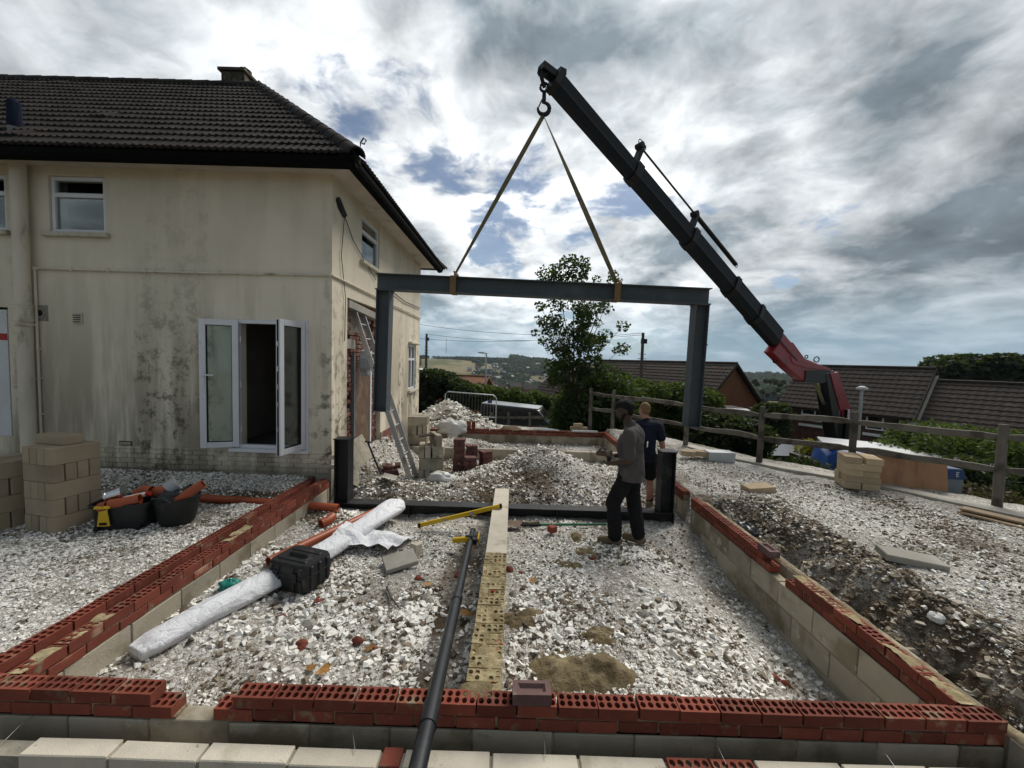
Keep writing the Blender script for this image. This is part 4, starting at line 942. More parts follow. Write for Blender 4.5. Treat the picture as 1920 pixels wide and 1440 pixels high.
MB().box((HX-.10, 7.04, .75), (HX-.03, 7.10, 2.45)).build('door_post', M['lead'], house)
mb = MB(); mb.box((HX-.09, 7.12, .7), (HX-.04, 7.8, 2.3)); mb.build('bricked_panel', mat('brown_panel', (.13, .08, .055), .9, .3, 5, (.19, .14, .10), .5, .65, 3, rand=0), house)
MB().box((HX-.09, 7.82, .6), (HX-.02, 7.88, 2.5)).build('door_post', M['upvc'], house)
mb = MB()
for k in range(9): a = k*.7; mb.tube([(HX+.03+.01*k, 7.25+.10*math.cos(t*.7)+.01*k, 2.28+.24*math.sin(t*.7)) for t in range(10)], .012, 6)
mb.build('cable_coil', M['grey_plastic'], house)
mb = MB(); mb.add([(HX-.02, 6.2, .52), (HX+.35, 6.3, .3), (HX+.3, 7.4, .35), (HX-.02, 7.4, .95), (HX-.02, 6.8, .9)], [(0, 1, 4), (1, 2, 3, 4)]); mb.build('render_slump', M['greymortar'], house)
MB().box((HX+.001, 8.36, .42), (HX+.02, 9.6, .80)).build('red_plinth', M['oldbrick'], house)
# black cable outlet and hanging wires on the side wall
b = MB(); P0 = px(633, 372, HX+.02); P1 = px(646, 404, HX+.02); b.tube([P0, P0.lerp(P1, .35)+Vector((0, 0, -.03)), P1], [.045, .055, .045], 8); b.build('cable_outlet', M['crane_black'], house)
wr = MB(); wr.tube([P1, px(640, 480, HX+.025), px(648, 560, HX+.02), px(646, 640, HX+.02)], .006, 5); wr.tube([P1, px(662, 450, HX+.025), px(690, 500, HX+.025), px(705, 525, HX+.025)], .007, 5)
wr.tube([px(733, 545, HX+.03), px(760, 566, HX+.03), px(788, 578, HX+.03)], .012, 5); wr.build('cable', M['crane_black'], house)
# ------------------------------------------------------------------ steel goalpost frames
def Isec(b, h, tf, tw):
    """I outline, b across first coordinate, h along the second"""
    return [(-b/2, -h/2), (b/2, -h/2), (b/2, -h/2+tf), (tw/2, -h/2+tf), (tw/2, h/2-tf), (b/2, h/2-tf), (b/2, h/2), (-b/2, h/2), (-b/2, h/2-tf), (-tw/2, h/2-tf), (-tw/2, -h/2+tf), (-b/2, -h/2+tf)]
def Hcol(mb, cx, cy, z0, z1, s=.206):
    # column flanges face along X, web in the XZ plane
    mb.prism([(cx+b, cy+a) for a, b in Isec(s, s, .014, .010)], 2, z0, z1)
bf = thing('steel_base_frame', 'black steel base beam with two stub posts bedded in the rubble', 'steel frame', (-.09, 5.9, 0))
mb = MB(); mb.prism([(5.9+a, .115+b) for a, b in Isec(.206, .206, .014, .010)], 0, -2.60, 2.42); mb.build('beam', M['blacksteel'], bf)
for cx, top in ((-2.50, 1.16), (2.32, 1.12)):
    mb = MB(); Hcol(mb, cx, 5.9, .219, top); mb.build('stub_post', M['blacksteel'], bf)
    mb = MB(); mb.box((cx-.115, 5.785, top+.001), (cx+.115, 6.015, top+.014)); mb.build('end_plate', M['blacksteel'], bf)
mb = MB(); mb.box((2.425, 5.795, 0.005), (2.437, 6.005, .225)); mb.build('end_plate', M['blacksteel'], bf)
for x in (-1.5, -.6, .7, 1.6): MB().box((x, 5.80, .03), (x+.012, 5.892, .2)).build('stiffener', M['blacksteel'], bf)
LF = thing('steel_goalpost_frame', 'grey steel goalpost frame hanging from two slings under the crane', 'steel frame', (.40, 6.22, 3.50)); LF.rotation_euler = (0, R(1.05), R(-.6))
HB = 5.05/2; h = .245
link('beam', MB().prism([(a, b) for a, b in Isec(.206, h, .014, .010)], 0, -HB-.02, HB+.02).mesh('beam', M['steel']), LF)
for s in (-1, 1):
    m2 = MB(); Hcol(m2, s*(HB-.103), 0, -h/2-1.86, -h/2-.0145); link('column', m2.mesh('column', M['steel']), LF)
    link('top_plate', MB().box((s*(HB-.103)-.11, -.11, -h/2-.014), (s*(HB-.103)+.11, .11, -h/2-.0005)).mesh('top_plate', M['steel']), LF)
    link('base_plate', MB().box((s*(HB-.103)-.115, -.115, -h/2-1.874), (s*(HB-.103)+.115, .115, -h/2-1.8605)).mesh('base_plate', M['steel']), LF)
    for q in (-.6, -1.2): link('bolt', MB().tube([(s*HB, -.05, -h/2+q), (s*(HB+.03), -.05, -h/2+q)], .016, 6).mesh('bolt', M['blacksteel']), LF)
# slings from hook to beam
HOOK = Vector((.33, 6.22, 6.10)); mr = LF.matrix_basis
from mathutils import Matrix as _M
LFM = Matrix.Translation(LF.location) @ Euler(LF.rotation_euler).to_matrix().to_4x4()
for i, xl in enumerate((-1.36, 1.13)):
    an = LFM @ Vector((xl, 0, h/2+.03))
    sl = thing('lifting_sling', ('olive webbing sling strap choked round the beam towards the house', 'olive webbing sling strap choked round the beam towards the rail fence')[i], 'sling', an, 'webbing slings under the hook')
    mb = MB(); n = 26
    pts = []
    top = HOOK+Vector((0.0, 0, -.02)); d = (an-top).normalized()
    vs = []
    for k in range(n+1):
        t = k/n; p = top.lerp(an, t); tw = (1.2-2.0*t if i else .35+1.0*t)
        u = Vector((math.cos(tw), math.sin(tw), 0)); u = (u-d*u.dot(d)).normalized(); w = .030+.008*math.sin(t*3.1)
        nrm = d.cross(u)*.004
        vs += [p-u*w-nrm, p+u*w-nrm, p+u*w+nrm, p-u*w+nrm]
    fs = [(4*k+j, 4*k+(j+1) % 4, 4*k+4+(j+1) % 4, 4*k+4+j) for k in range(n) for j in range(4)]+[(3, 2, 1, 0), (4*n, 4*n+1, 4*n+2, 4*n+3)]
    mb.add(vs, fs).build('strap', M['webbing'], sl)
    mb = MB(); c = LFM @ Vector((xl, 0, 0)); hw = .045; t = .008
    for a, b in (((-.108, -h/2-.008), (.108, -h/2-.001)), ((-.108, h/2+.001), (.108, h/2+.009)), ((-.114, -h/2-.008), (-.105, h/2+.009)), ((.105, -h/2-.008), (.114, h/2+.009))):
        q = [LFM @ Vector((xl+sx*hw, yy, zz)) for zz in (a[1], b[1]) for sx, yy in ((-1, a[0]), (1, a[0]), (1, b[0]), (-1, b[0]))]
        mb.add(q, [(0, 3, 2, 1), (4, 5, 6, 7), (0, 1, 5, 4), (1, 2, 6, 5), (2, 3, 7, 6), (3, 0, 4, 7)])
    mb.build('wrap', M['brownwebbing'], sl)
    mb = MB(); mb.tube([an+Vector((.0, -.02, .06)), an+Vector((.03, -.03, .02)), an+Vector((.05, -.06, -.02))], [.03, .045, .04], 8, flat=.4); mb.build('choke', M['brownwebbing'], sl)

# ------------------------------------------------------------------ the loader crane
T = py(1040, 158, 6.25); Bp = py(1458, 642, 10.2); D = (Bp-T).normalized(); LEN = (Bp-T).length
KN = T+D*(LEN+1.0)
crane = thing('loader_crane', 'dark telescopic loader crane with red knuckle reaching over the rail fence', 'crane', (KN.x+.8, KN.y+.3, -1.6))
wdir = D.cross(Vector((0, 0, 1))).normalized(); vdir = wdir.cross(D).normalized()     # sideways, boom-up
if vdir.z < 0: vdir = -vdir
def bsec(mb, s0, s1, w, hh, dv=0.0):
    """hexagonal boom section between distances s0 and s1 from the tip"""
    pr_ = [(-w*.5, hh*.5), (w*.5, hh*.5), (w*.5, -hh*.22), (w*.22, -hh*.5), (-w*.22, -hh*.5), (-w*.5, -hh*.22)]
    a = T+D*s0+vdir*dv; b = T+D*s1+vdir*dv
    mb.add([o+wdir*x+vdir*y for o in (a, b) for x, y in pr_], [tuple(range(6))[::-1], tuple(range(6, 12))]+[(i, (i+1) % 6, 6+(i+1) % 6, 6+i) for i in range(6)])
def s_at(xp, yp):
    """distance along the boom whose picture is nearest this pixel"""
    best = min((((Vector((0, 0, 0)) if 0 else 0), 0),))
    r = Vector(ray(xp, yp)); o = Vector((0, 0, CAMZ)); n = r.cross(D).cross(r)
    return (o-T).dot(n)/D.dot(n)
st_ = [0.0, s_at(1190, 322), s_at(1300, 440), s_at(1372, 535), s_at(1412, 590), s_at(1440, 625), LEN+.9]
W_ = [.225, .25, .285, .32, .345, .28]; H_ = [.285, .325, .365, .40, .43, .36]
for k in range(6):
    mb = MB(); bsec(mb, st_[k]-(.0 if k == 0 else .02), st_[k+1]+.3 if k < 5 else st_[k+1], W_[k], H_[k]); o = mb.build('boom_section', M['crane_dark'] if k < 5 else M['crane_red'], crane)
    if k: mb = MB(); bsec(mb, st_[k]-.05, st_[k]+.10, W_[k]+.03, H_[k]+.03); mb.build('collar', M['crane_black'], o)
    mb = MB()       # wear rail along the lower side
    for sd in (-1, 1): mb.beam(T+D*(st_[k]+.05)+wdir*sd*(W_[k]*.5+.004)-vdir*H_[k]*.16, T+D*st_[k+1]+wdir*sd*(W_[k]*.5+.004)-vdir*H_[k]*.16, .012, .03, vdir)
    mb.build('wear_strip', M['crane_black'], o)
mb = MB(); bsec(mb, -.06, .03, .26, .32); mb.beam(T-D*.02+vdir*.10, T-D*.30+vdir*.02, .16, .10, vdir); mb.beam(T-D*.05+vdir*.17, T-D*.05-wdir*.0+vdir*.22+D*.10, .2, .08, vdir); mb.build('boom_head', M['crane_black'], crane)
# outer cylinders lying on top of the boom
for a, b, off, rr in ((s_at(1200, 300), s_at(1318, 418), .36, .018), (s_at(1318, 418), s_at(1395, 515), .36, .045), (s_at(1200, 300)+.02, s_at(1270, 375), .05, .03), (s_at(1385, 525), s_at(1480, 640), .05, .03)):
    up = H_[2]*.5+off; mb = MB(); mb.tube([T+D*a+vdir*up, T+D*b+vdir*up], rr, 10); mb.build('hydraulic_cylinder', M['crane_black'] if rr > .02 else M['crane_dark'], crane, smooth=True, sharp=40)
for s in (s_at(1200, 300), s_at(1318, 418)):
    mb = MB(); mb.beam(T+D*(s+.05)+vdir*.1, T+D*(s+.05)+vdir*(H_[2]*.5+.38), .12, .07, D); mb.tube([T+D*s+vdir*(H_[2]*.5+.36)-wdir*.07, T+D*s+vdir*(H_[2]*.5+.36)+wdir*.07], .055, 10); mb.build('cylinder_bracket', M['crane_black'], crane)
def ring(c, r, t, n1, n2, axis_u, axis_v, a0=0, a1=2*math.pi, n=16):
    return [c+axis_u*math.cos(a0+(a1-a0)*k/n)*r+axis_v*math.sin(a0+(a1-a0)*k/n)*r for k in range(n+1)]
Zv = Vector((0, 0, 1)); Xv = Vector((1, 0, 0))
for s, o in ((s_at(1200, 300)-.02, .43), (s_at(1205, 305)+.03, .42), (s_at(1318, 418), .06), (s_at(1395, 515)+.03, .36)):
    mb = MB(); mb.tube(ring(T+D*s+vdir*(H_[2]*.5+o), .045, .01, 0, 0, vdir, D), .009, 6, cap=False); mb.build('hose_loop', M['crane_black'], crane)
# head: shackle, swivel and hook
mb = MB(); sh = T-D*.26+vdir*.0; hk0 = HOOK+Vector((0, 0, .33)); mb.tube([sh, sh+Vector((-.01, 0, -.10)), hk0+Vector((0, 0, .05))], .03, 8); mb.tube(ring(hk0+Vector((0, 0, .05)), .06, 0, 0, 0, Xv, Zv), .020, 8, cap=False); mb.tube(ring(sh+Vector((0, 0, -.03)), .055, 0, 0, 0, Xv, Zv), .022, 8, cap=False); mb.build('shackle', M['crane_black'], crane)
mb = MB(); c = HOOK+Vector((0, 0, .075)); mb.tube([c+Vector((0, 0, .22)), c+Vector((0, 0, .12)), *ring(c, .085, 0, 0, 0, Xv, Zv, R(100), R(-190), 20)], [.03, .032]+[.018+.016*math.sin(math.pi*k/20) for k in range(21)], 9); mb.tube([c+Vector((-.03, 0, .13)), c+Vector((-.085, 0, .0))], .010, 6); mb.build('hook', M['crane_black'], crane, smooth=True)
# red knuckle, link arm and main boom down to the truck
def poly_plate(mb, pts2, t0, t1, yref):
    """side plate drawn in the vertical plane of the boom: points given as pixels at boom depth"""
    P = []
    for a, b in pts2:
        r = Vector(ray(a, b)); o = Vector((0, 0, CAMZ)); k = (T-o).dot(wdir)/r.dot(wdir); P.append(o+r*k)
    n = len(P); vs = [p+wdir*t0 for p in P]+[p+wdir*t1 for p in P]
    mb.add(vs, [tuple(range(n)), tuple(range(n, 2*n))[::-1]]+[(i, n+i, n+(i+1) % n, (i+1) % n) for i in range(n)])
mb = MB(); poly_plate(mb, [(1440, 660), (1455, 640), (1478, 642), (1500, 672), (1545, 690), (1560, 700), (1545, 716), (1500, 716), (1470, 690)], -.12, .12, 0); mb.build('knuckle', M['crane_red'], crane, bevel=.015)
mb = MB(); poly_plate(mb, [(1470, 668), (1500, 676), (1540, 688), (1538, 694), (1500, 690), (1476, 682)], -.14, .14, 0); mb.build('knuckle_rib', M['crane_red'], crane, bevel=.01)
mb = MB(); poly_plate(mb, [(1500, 694), (1548, 694), (1552, 712), (1530, 718), (1498, 716)], -.145, .145, 0); mb.build('link_cover', M['crane_black'], crane)
mb = MB(); poly_plate(mb, [(1536, 700), (1552, 694), (1584, 775), (1590, 840), (1560, 840), (1548, 775)], -.16, .16, 0); mb.build('main_boom', M['crane_black'], crane, bevel=.02)
mb = MB(); poly_plate(mb, [(1543, 700), (1558, 697), (1585, 775), (1583, 796), (1566, 782)], -.185, .185, 0); mb.build('main_boom_flange', M['crane_red'], crane, bevel=.01)
mb = MB(); a_ = KN; poly_plate(mb, [(1528, 716), (1536, 714), (1556, 760), (1548, 765)], -.05, .05, 0); mb.build('hydraulic_cylinder', M['chrome'], crane)
for c in ((1454, 676), ):
    r = Vector(ray(*c)); k = (T-Vector((0, 0, CAMZ))).dot(wdir)/r.dot(wdir); c = Vector((0, 0, CAMZ))+r*k; mb = MB(); mb.tube(ring(c, .06, 0, 0, 0, Xv, Zv), .018, 8, cap=False); mb.build('spare_hook', M['crane_black'], crane)
for cpx, r0 in (((1531, 674), .075), ((1512, 669), .04)):
    r = Vector(ray(*cpx)); k = (T-Vector((0, 0, CAMZ))).dot(wdir)/r.dot(wdir); c = Vector((0, 0, CAMZ))+r*k
    mb = MB(); mb.tube(ring(c, r0, 0, 0, 0, Xv, Zv), .015, 6, cap=False); mb.build('hose_loop', M['crane_black'], crane)
r = Vector(ray(1572, 800)); k = (T-Vector((0, 0, CAMZ))).dot(wdir)/r.dot(wdir); CB_ = Vector((0, 0, CAMZ))+r*k
mb = MB(); mb.tube([(CB_.x, CB_.y, CB_.z+.2), (CB_.x, CB_.y, -.6)], .26, 14); mb.build('slew_column', M['crane_black'], crane)
mb = MB(); mb.box((CB_.x-.7, CB_.y-1.1, -.75), (CB_.x+.7, CB_.y+1.1, -.45)); mb.build('crane_base', M['crane_black'], crane)
for s in (-.15, .17):
    q = CB_+Vector((s-.22, -.35, 0)); mb = MB(); mb.box((q.x-.05, q.y-.05, -.55), (q.x+.05, q.y+.05, 1.22)); o = mb.build('stabiliser_leg', M['crane_black'], crane)
    MB().box((q.x-.035, q.y-.062, .82), (q.x+.03, q.y-.0505, 1.22)).build('reflective_strip', M['ivory'], o)
# flatbed truck under the crane, mostly below the fence
truck = thing('flatbed_truck', 'flatbed lorry carrying the loader crane on the road below the fence', 'truck', (CB_.x, CB_.y+2.6, -1.6))
cx, cy = CB_.x, CB_.y
MB().box((cx-.45, cy-1.2, -1.0), (cx+.45, cy+6.4, -.76)).build('chassis', M['crane_black'], truck)
MB().box((cx-1.2, cy+1.2, -.745), (cx+1.2, cy+6.4, -.6)).build('flatbed', M['dark_paint'], truck, bevel=.01)
MB().prism([(cy+8.7, -1.0), (cy+6.5, -1.0), (cy+6.5, .35), (cy+6.8, .42), (cy+8.2, .42), (cy+8.6, -.2)], 0, cx-1.15, cx+1.15).build('cab', M['dark_paint'], truck, bevel=.03)
for yy in (cy+7.4, cy+3.2, cy+4.4):
    for sx in (-1, 1):
        a = cx+sx*.95; MB().tube([(a-.14, yy, -1.1), (a+.14, yy, -1.1)], .5, 20).build('wheel', M['tyre'], truck)
# ------------------------------------------------------------------ things on the site
# stacks of concrete blocks in the house yard: every block is a thing
TB = solid_mesh('stacked_block', M['block'], .44, .1, .188, .006)
TB.materials.clear(); TB.materials.append(mat('brown_grey_block', (.34, .275, .19), .92, .10, 5, (.25, .205, .145), .5, .68, 2.5, bump=.5, bs=110, bd=.004, rand=.12))
def stack(base, rz, courses, label_fn, group):
    """courses: list of layers bottom-up; each layer is 'x' (lengthwise beds) or 'y' (across) with offsets"""
    z = base.z; k = 0
    for li, lay in enumerate(courses):
        for (dx, dy, ang, flat) in lay:
            q = Vector((dx, dy, 0)); q.rotate(Euler((0, 0, rz)))
            h = .1 if flat else .188
            rot = (0, 0, rz+R(ang)+random.uniform(-.03, .03)) if not flat else (R(90), 0, rz+R(ang)+random.uniform(-.03, .03))
            zz = z+h if not flat else z+.05
            o = link('concrete_block', TB, None, (base.x+q.x, base.y+q.y, zz) if not flat else (base.x+q.x, base.y+q.y, zz), rot)
            if flat: oo = Vector((0, -.1075, 0)); oo.rotate(Euler((0, 0, rz+R(ang)))); o.location += oo
            tag(o, label_fn(li, len(courses)), 'concrete block', group); k += 1
        z += (.1 if lay[0][3] else .188)+.002
A4 = [(-.165, 0, 90, 0), (-.055, 0, 90, 0), (.055, 0, 90, 0), (.165, 0, 90, 0)]
B4 = [(0, -.165, 0, 0), (0, -.055, 0, 0), (0, .055, 0, 0), (0, .165, 0, 0)]
def lab_a(i, n): return 'brown grey block in the tall stack beside the black tub, %s' % ['bottom course', 'second course up', 'third course up', 'fourth course up', 'fifth course up', 'single flat block on top'][i]
def lab_b(i, n): return 'brown grey concrete block in the lower stack behind the tall one, %s' % ['bottom course', 'second course up', 'third course up', 'top course'][i]
b0 = Vector((-5.10, 4.47, .355))
stack(b0, R(-12), [A4, B4, A4, B4, A4, ][:5], lab_a, 'blocks in the tall yard stack')
o = link('concrete_block', TB, None, (b0.x-.08, b0.y+.05, b0.z+5*.19+.05), (R(90), 0, R(-12))); q = Vector((0, -.1, 0)); q.rotate(Euler((0, 0, R(-12)))); o.location += q; tag(o, lab_a(5, 6), 'concrete block', 'blocks in the tall yard stack')
b1 = Vector((-5.75, 4.50, .355)); stack(b1, R(-12), [B4, A4, B4, A4], lab_b, 'blocks in the lower yard stack')

# black tub with yellow handle and its contents
def rounded(mb, prof, w, d, n=24, p=4.0):
    """stack of super-ellipse rings (scale, z)"""
    vs = []
    for s, z in prof:
        for j in range(n):
            t = 2*math.pi*j/n; c, sn_ = math.cos(t), math.sin(t)
            vs.append((math.copysign(abs(c)**(2/p), c)*w/2*s, math.copysign(abs(sn_)**(2/p), sn_)*d/2*s, z))
    k = len(prof); fs = [(i*n+j, i*n+(j+1) % n, (i+1)*n+(j+1) % n, (i+1)*n+j) for i in range(k-1) for j in range(n)]+[tuple(range(n))[::-1], tuple(range((k-1)*n, k*n))]
    return mb.add(vs, fs)
tub = thing('storage_tub', 'black plastic storage tub with yellow handle, heaped with fittings', 'tub', (-4.40, 4.52, .37), rz=R(12))
link('body', rounded(MB(), [(.84, 0), (.90, .05), (.97, .26), (1.06, .262), (1.07, .30), (.99, .302), (.93, .20), (.9, .12)], .56, .40, 28, 6).mesh('body', M['black_plastic'], smooth=True, sharp=30), tub)
hd = MB(); y = -.21; hd.prism([(-.175, .07), (-.05, .07), (-.075, .27), (-.15, .27)], 1, y-.012, y); hd.prism([(-.19, .27), (-.04, .27), (-.045, .30), (-.185, .30)], 1, y-.03, y+.01)
link('handle', hd.mesh('handle', M['yellow'], bevel=.005), tub); link('handle_slot', MB().box((-.15, y-.0135, .085), (-.078, y-.0125, .115)).mesh('handle_slot', M['rubber']), tub)
for s in (-1, 1): link('wheel', MB().tube([(s*.2-.02, -.165, .03), (s*.2+.02, -.165, .03)], .04, 12).mesh('wheel', M['rubber']), tub)
def fit(label, m, pts, r, ri=None, name='pipe_fitting', cat='pipe fitting', n=14, grp=None, smooth=True):
    mb = MB(); mb.pipe(pts, r, ri, n) if ri else mb.tube(pts, r, n)
    return one(mb, name, m, label, cat, Vector(pts[0]), grp, smooth=smooth, sharp=40)
tz = .37+.27
tin = MB(); a = Vector((-4.56, 4.42, tz+.085)); d_ = Vector((.85, .4, .26)).normalized(); tin.tube([a, a+d_*.015, a+d_*.02, a+d_*.12, a+d_*.125, a+d_*.15], [.075, .075, .068, .068, .076, .076], 18); one(tin, 'steel_tin', M['silver'], 'shiny ribbed steel tin lying in the black tub', 'tin', a, smooth=True, sharp=35)
fit('terracotta pipe bend in the tub in front of the steel tin', M['orange_pipe'], [(-4.44, 4.34, tz+.03), (-4.33, 4.36, tz+.045), (-4.24, 4.40, tz+.06), (-4.18, 4.42, tz+.075)], .055, .045)
fit('terracotta pipe collar at the rim of the black tub', M['orange_pipe'], [(-4.52, 4.31, tz+.0), (-4.45, 4.32, tz+.02)], .055, .046)
fit('terracotta pipe junction at the back of the black tub', M['orange_pipe'], [(-4.36, 4.66, tz+.05), (-4.2, 4.68, tz+.07), (-4.05, 4.66, tz+.06)], .06, .05)
fit('dark red pipe bend behind the steel tin', M['orange_pipe'], [(-4.40, 4.60, tz+.06), (-4.32, 4.62, tz+.11), (-4.24, 4.62, tz+.10)], .05, .04)
m_ = MB(); a = Vector((-4.40, 4.48, tz+.05)); m_.tube([a, a+Vector((.20, .02, .045)), a+Vector((.22, .02, .05))], [.028, .028, .012], 12); o = one(m_, 'sealant_tube', M['white_bag'], 'white sealant cartridge with red cap lying in the black tub', 'cartridge', a, smooth=True, sharp=40)
MB().tube([a+Vector((.22, .02, .05)), a+Vector((.26, .022, .058))], .024, 10).build('cap', M['red_plastic'], o)
# builder's bucket beside it
bk = thing('flexible_bucket', 'scuffed black rubber bucket full of black bags beside the yellow handled tub', 'bucket', (-3.93, 4.62, .37))
link('body', MB().lathe([(.15, 0), (.17, .02), (.225, .30), (.235, .32), (.22, .32), (.20, .22), (.01, .20)], 22).mesh('body', M['black_plastic'], smooth=True, sharp=40), bk)
hh = MB(); hh.tube([(.1, -.21, .31), (.06, -.26, .37), (-.06, -.26, .37), (-.1, -.21, .31)], .012, 6); link('handle', hh.mesh('handle', M['black_plastic']), bk)
def crumple(c, d, seed, m, name, label, cat, amp=.35, nu=22, nv=14, fr=3.0, sub=True, extra=None):
    vs = []; c = Vector(c)
    for j in range(nv+1):
        ph = math.pi*j/nv
        for i in range(nu):
            t = 2*math.pi*i/nu; n = (math.sin(ph)*math.cos(t), math.sin(ph)*math.sin(t), math.cos(ph))
            r = 1-amp/2+amp*float(fbm(n[0]*fr+seed*3+9, n[1]*fr+n[2]*fr*1.7+5, seed, 3))*1.6-amp*.25
            vs.append(Vector((n[0]*d[0]*r, n[1]*d[1]*r, max(n[2]*d[2]*r, -d[2]*.6)))+c)
    fs = [(j*nu+i, (j+1)*nu+i, (j+1)*nu+(i+1) % nu, j*nu+(i+1) % nu) for j in range(nv) for i in range(nu)]
    return one(MB().add(vs, fs), name, m, label, cat, c-Vector((0, 0, d[2]*.6)), smooth=True)
crumple((-3.93, 4.60, .37+.30), (.19, .18, .11), 3, M['black_pipe'], 'plastic_bag', 'black plastic bag stuffed in the rubber bucket', 'bag', .7, fr=4)
fit('clear grey ribbed duct roll in the rubber bucket', M['grey_plastic'], [(-4.02, 4.60, .76), (-3.95, 4.66, .82)], .095, .03, 'duct_roll', 'duct')
fit('short terracotta pipe sticking out of the rubber bucket', M['orange_pipe'], [(-3.86, 4.50, .66), (-3.62, 4.62, .84)], .052, .045, 'drain_pipe', 'pipe')
fit('black pipe offcut sticking out of the rubber bucket', M['black_pipe'], [(-3.98, 4.48, .66), (-3.74, 4.60, .82)], .03, .025, 'pipe_offcut', 'pipe')
# terracotta drain run along the house
pa, pb_ = Vector((-4.42, 5.36, .40)), Vector((-2.42, 5.52, .25))
dp = thing('drain_pipe', 'terracotta plastic drain pipe running along the yard and through the brick leaves', 'pipe', pa)
MB().pipe([pa, pb_], .055, .048, 16).build('pipe', M['orange_pipe'], dp, smooth=True, sharp=40)
for t in (.34, .66): c = pa.lerp(pb_, t); d_ = (pb_-pa).normalized(); MB().tube([c-d_*.05, c+d_*.05], .064, 16).build('collar', M['orange_pipe'], dp, smooth=True, sharp=40)
eb = gpt(-2.42, 5.02, .06); fit('terracotta pipe bend lying by the drain pipe end', M['orange_pipe'], [eb, eb+Vector((.05, .07, .01)), eb+Vector((.07, .14, .03)), eb+Vector((.07, .17, .03))], .06, .05)
p0 = gpt(-2.50, 4.05, .07); p1 = gpt(-1.88, 5.55, .13); fit('long terracotta pipe lying under the white wrapped roll', M['orange_pipe'], [p0, p1], .05, .043, 'drain_pipe', 'pipe')
# long roll wrapped in white plastic
def roll():
    P = [Vector(q) for q in ((-2.66, 2.74, .21), (-2.62, 2.84, .225), (-2.45, 3.2, .26), (-2.22, 3.75, .25), (-2.02, 4.3, .24), (-1.85, 4.85, .25), (-1.72, 5.3, .26), (-1.64, 5.62, .26), (-1.63, 5.70, .25))]
    rad = [.085, .115, .12, .12, .12, .13, .145, .15, .10]; mb = MB(); nu = 26; vs = []; sub = 8; pts = []; rr = []
    for i in range(len(P)-1):
        for k in range(sub): t = k/sub; pts.append(P[i].lerp(P[i+1], t)); rr.append(rad[i]*(1-t)+rad[i+1]*t)
    pts.append(P[-1]); rr.append(rad[-1]); n = len(pts)
    for i, p in enumerate(pts):
        x, y, z = mb.frame(pts[max(i-1, 0)], pts[min(i+1, n-1)])
        for j in range(nu):
            t = 2*math.pi*j/nu; f = 1+.24*(float(fbm(i*.12+math.cos(t)*.9+4, 2*math.sin(t)+i*.06, 77, 2))-.5)+.07*math.sin(3*t+i*.12)-.06*abs(math.sin(2.5*t-i*.09)); fl = .66 if math.sin(t) < 0 else .78
            vs.append(p+x*math.cos(t)*rr[i]*1.12*f+y*math.sin(t)*rr[i]*fl*f)
    fs = [(i*nu+j, i*nu+(j+1) % nu, (i+1)*nu+(j+1) % nu, (i+1)*nu+j) for i in range(n-1) for j in range(nu)]+[tuple(range(nu))[::-1], tuple(range((n-1)*nu, n*nu))]
    return mb.add(vs, fs)
ro = one(roll(), 'wrapped_roll', M['white_sheet'], 'long roll wrapped in creased white plastic sheet beside the inner brick leaf', 'roll', Vector((-2.1, 4.2, .12)), smooth=True)
def flap(u, v):
    x = -2.02+.62*u+.22*v*u; y = 4.42+.42*v+.10*u; n = float(fbm(u*3.2+1, v*3+2, 91, 3))-.5
    return (x, y, float(hg(x, y))+.05+.10*abs(math.sin(u*5+v*2))*.5+.16*n+.10*(1-u))
MB().grid(flap, 26, 18).build('loose_sheet', M['white_sheet'], ro, smooth=True)
# black tool case
tcx = gpt(-2.03, 3.80, .02); tc_ = thing('tool_case', 'rugged black plastic tool case with latches standing in the rubble', 'tool case', tcx, rz=R(-17))
w, d, h = .46, .36, .27
link('body', rounded(MB(), [(.93, 0), (.97, .02), (1, .05), (1, .155)], w, d, 32, 7).mesh('body', M['black_plastic'], smooth=True, sharp=35), tc_)
link('lid', rounded(MB(), [(1.01, .163), (1.01, .20), (.98, .25), (.93, .27), (.7, .272)], w, d, 32, 7).mesh('lid', M['black_plastic'], smooth=True, sharp=35), tc_)
link('rim', rounded(MB(), [(1.03, .146), (1.04, .15), (1.04, .166), (1.03, .17)], w, d, 32, 7).mesh('rim', M['black_plastic']), tc_)
for x in (-.17, -.085, .085, .17):
    link('rib', MB().box((x-.018, -d/2-.016, .02), (x+.018, -d/2+.02, .13)).mesh('rib', M['black_plastic'], bevel=.006), tc_); link('rib', MB().box((x-.018, -d/2-.012, .18), (x+.018, -d/2+.03, .245)).mesh('rib', M['black_plastic'], bevel=.006), tc_)
for y in (-.10, .0, .10): link('rib', MB().box((w/2-.02, y-.016, .03), (w/2+.014, y+.016, .25)).mesh('rib', M['black_plastic'], bevel=.006), tc_)
for x in (-.11, .11): link('latch', MB().box((x-.03, -d/2-.024, .11), (x+.03, -d/2-.004, .20)).mesh('latch', M['black_plastic'], bevel=.008), tc_)
hm = MB(); hm.tube([(-.10, -.02, .275), (-.10, -.02, .292), (.10, -.02, .292), (.10, -.02, .275)], .013, 8); link('handle', hm.mesh('handle', M['black_plastic']), tc_)
for y in (-.1, .08): link('lid_rib', MB().box((-.17, y-.02, .266), (.17, y+.02, .282)).mesh('lid_rib', M['black_plastic'], bevel=.006), tc_)
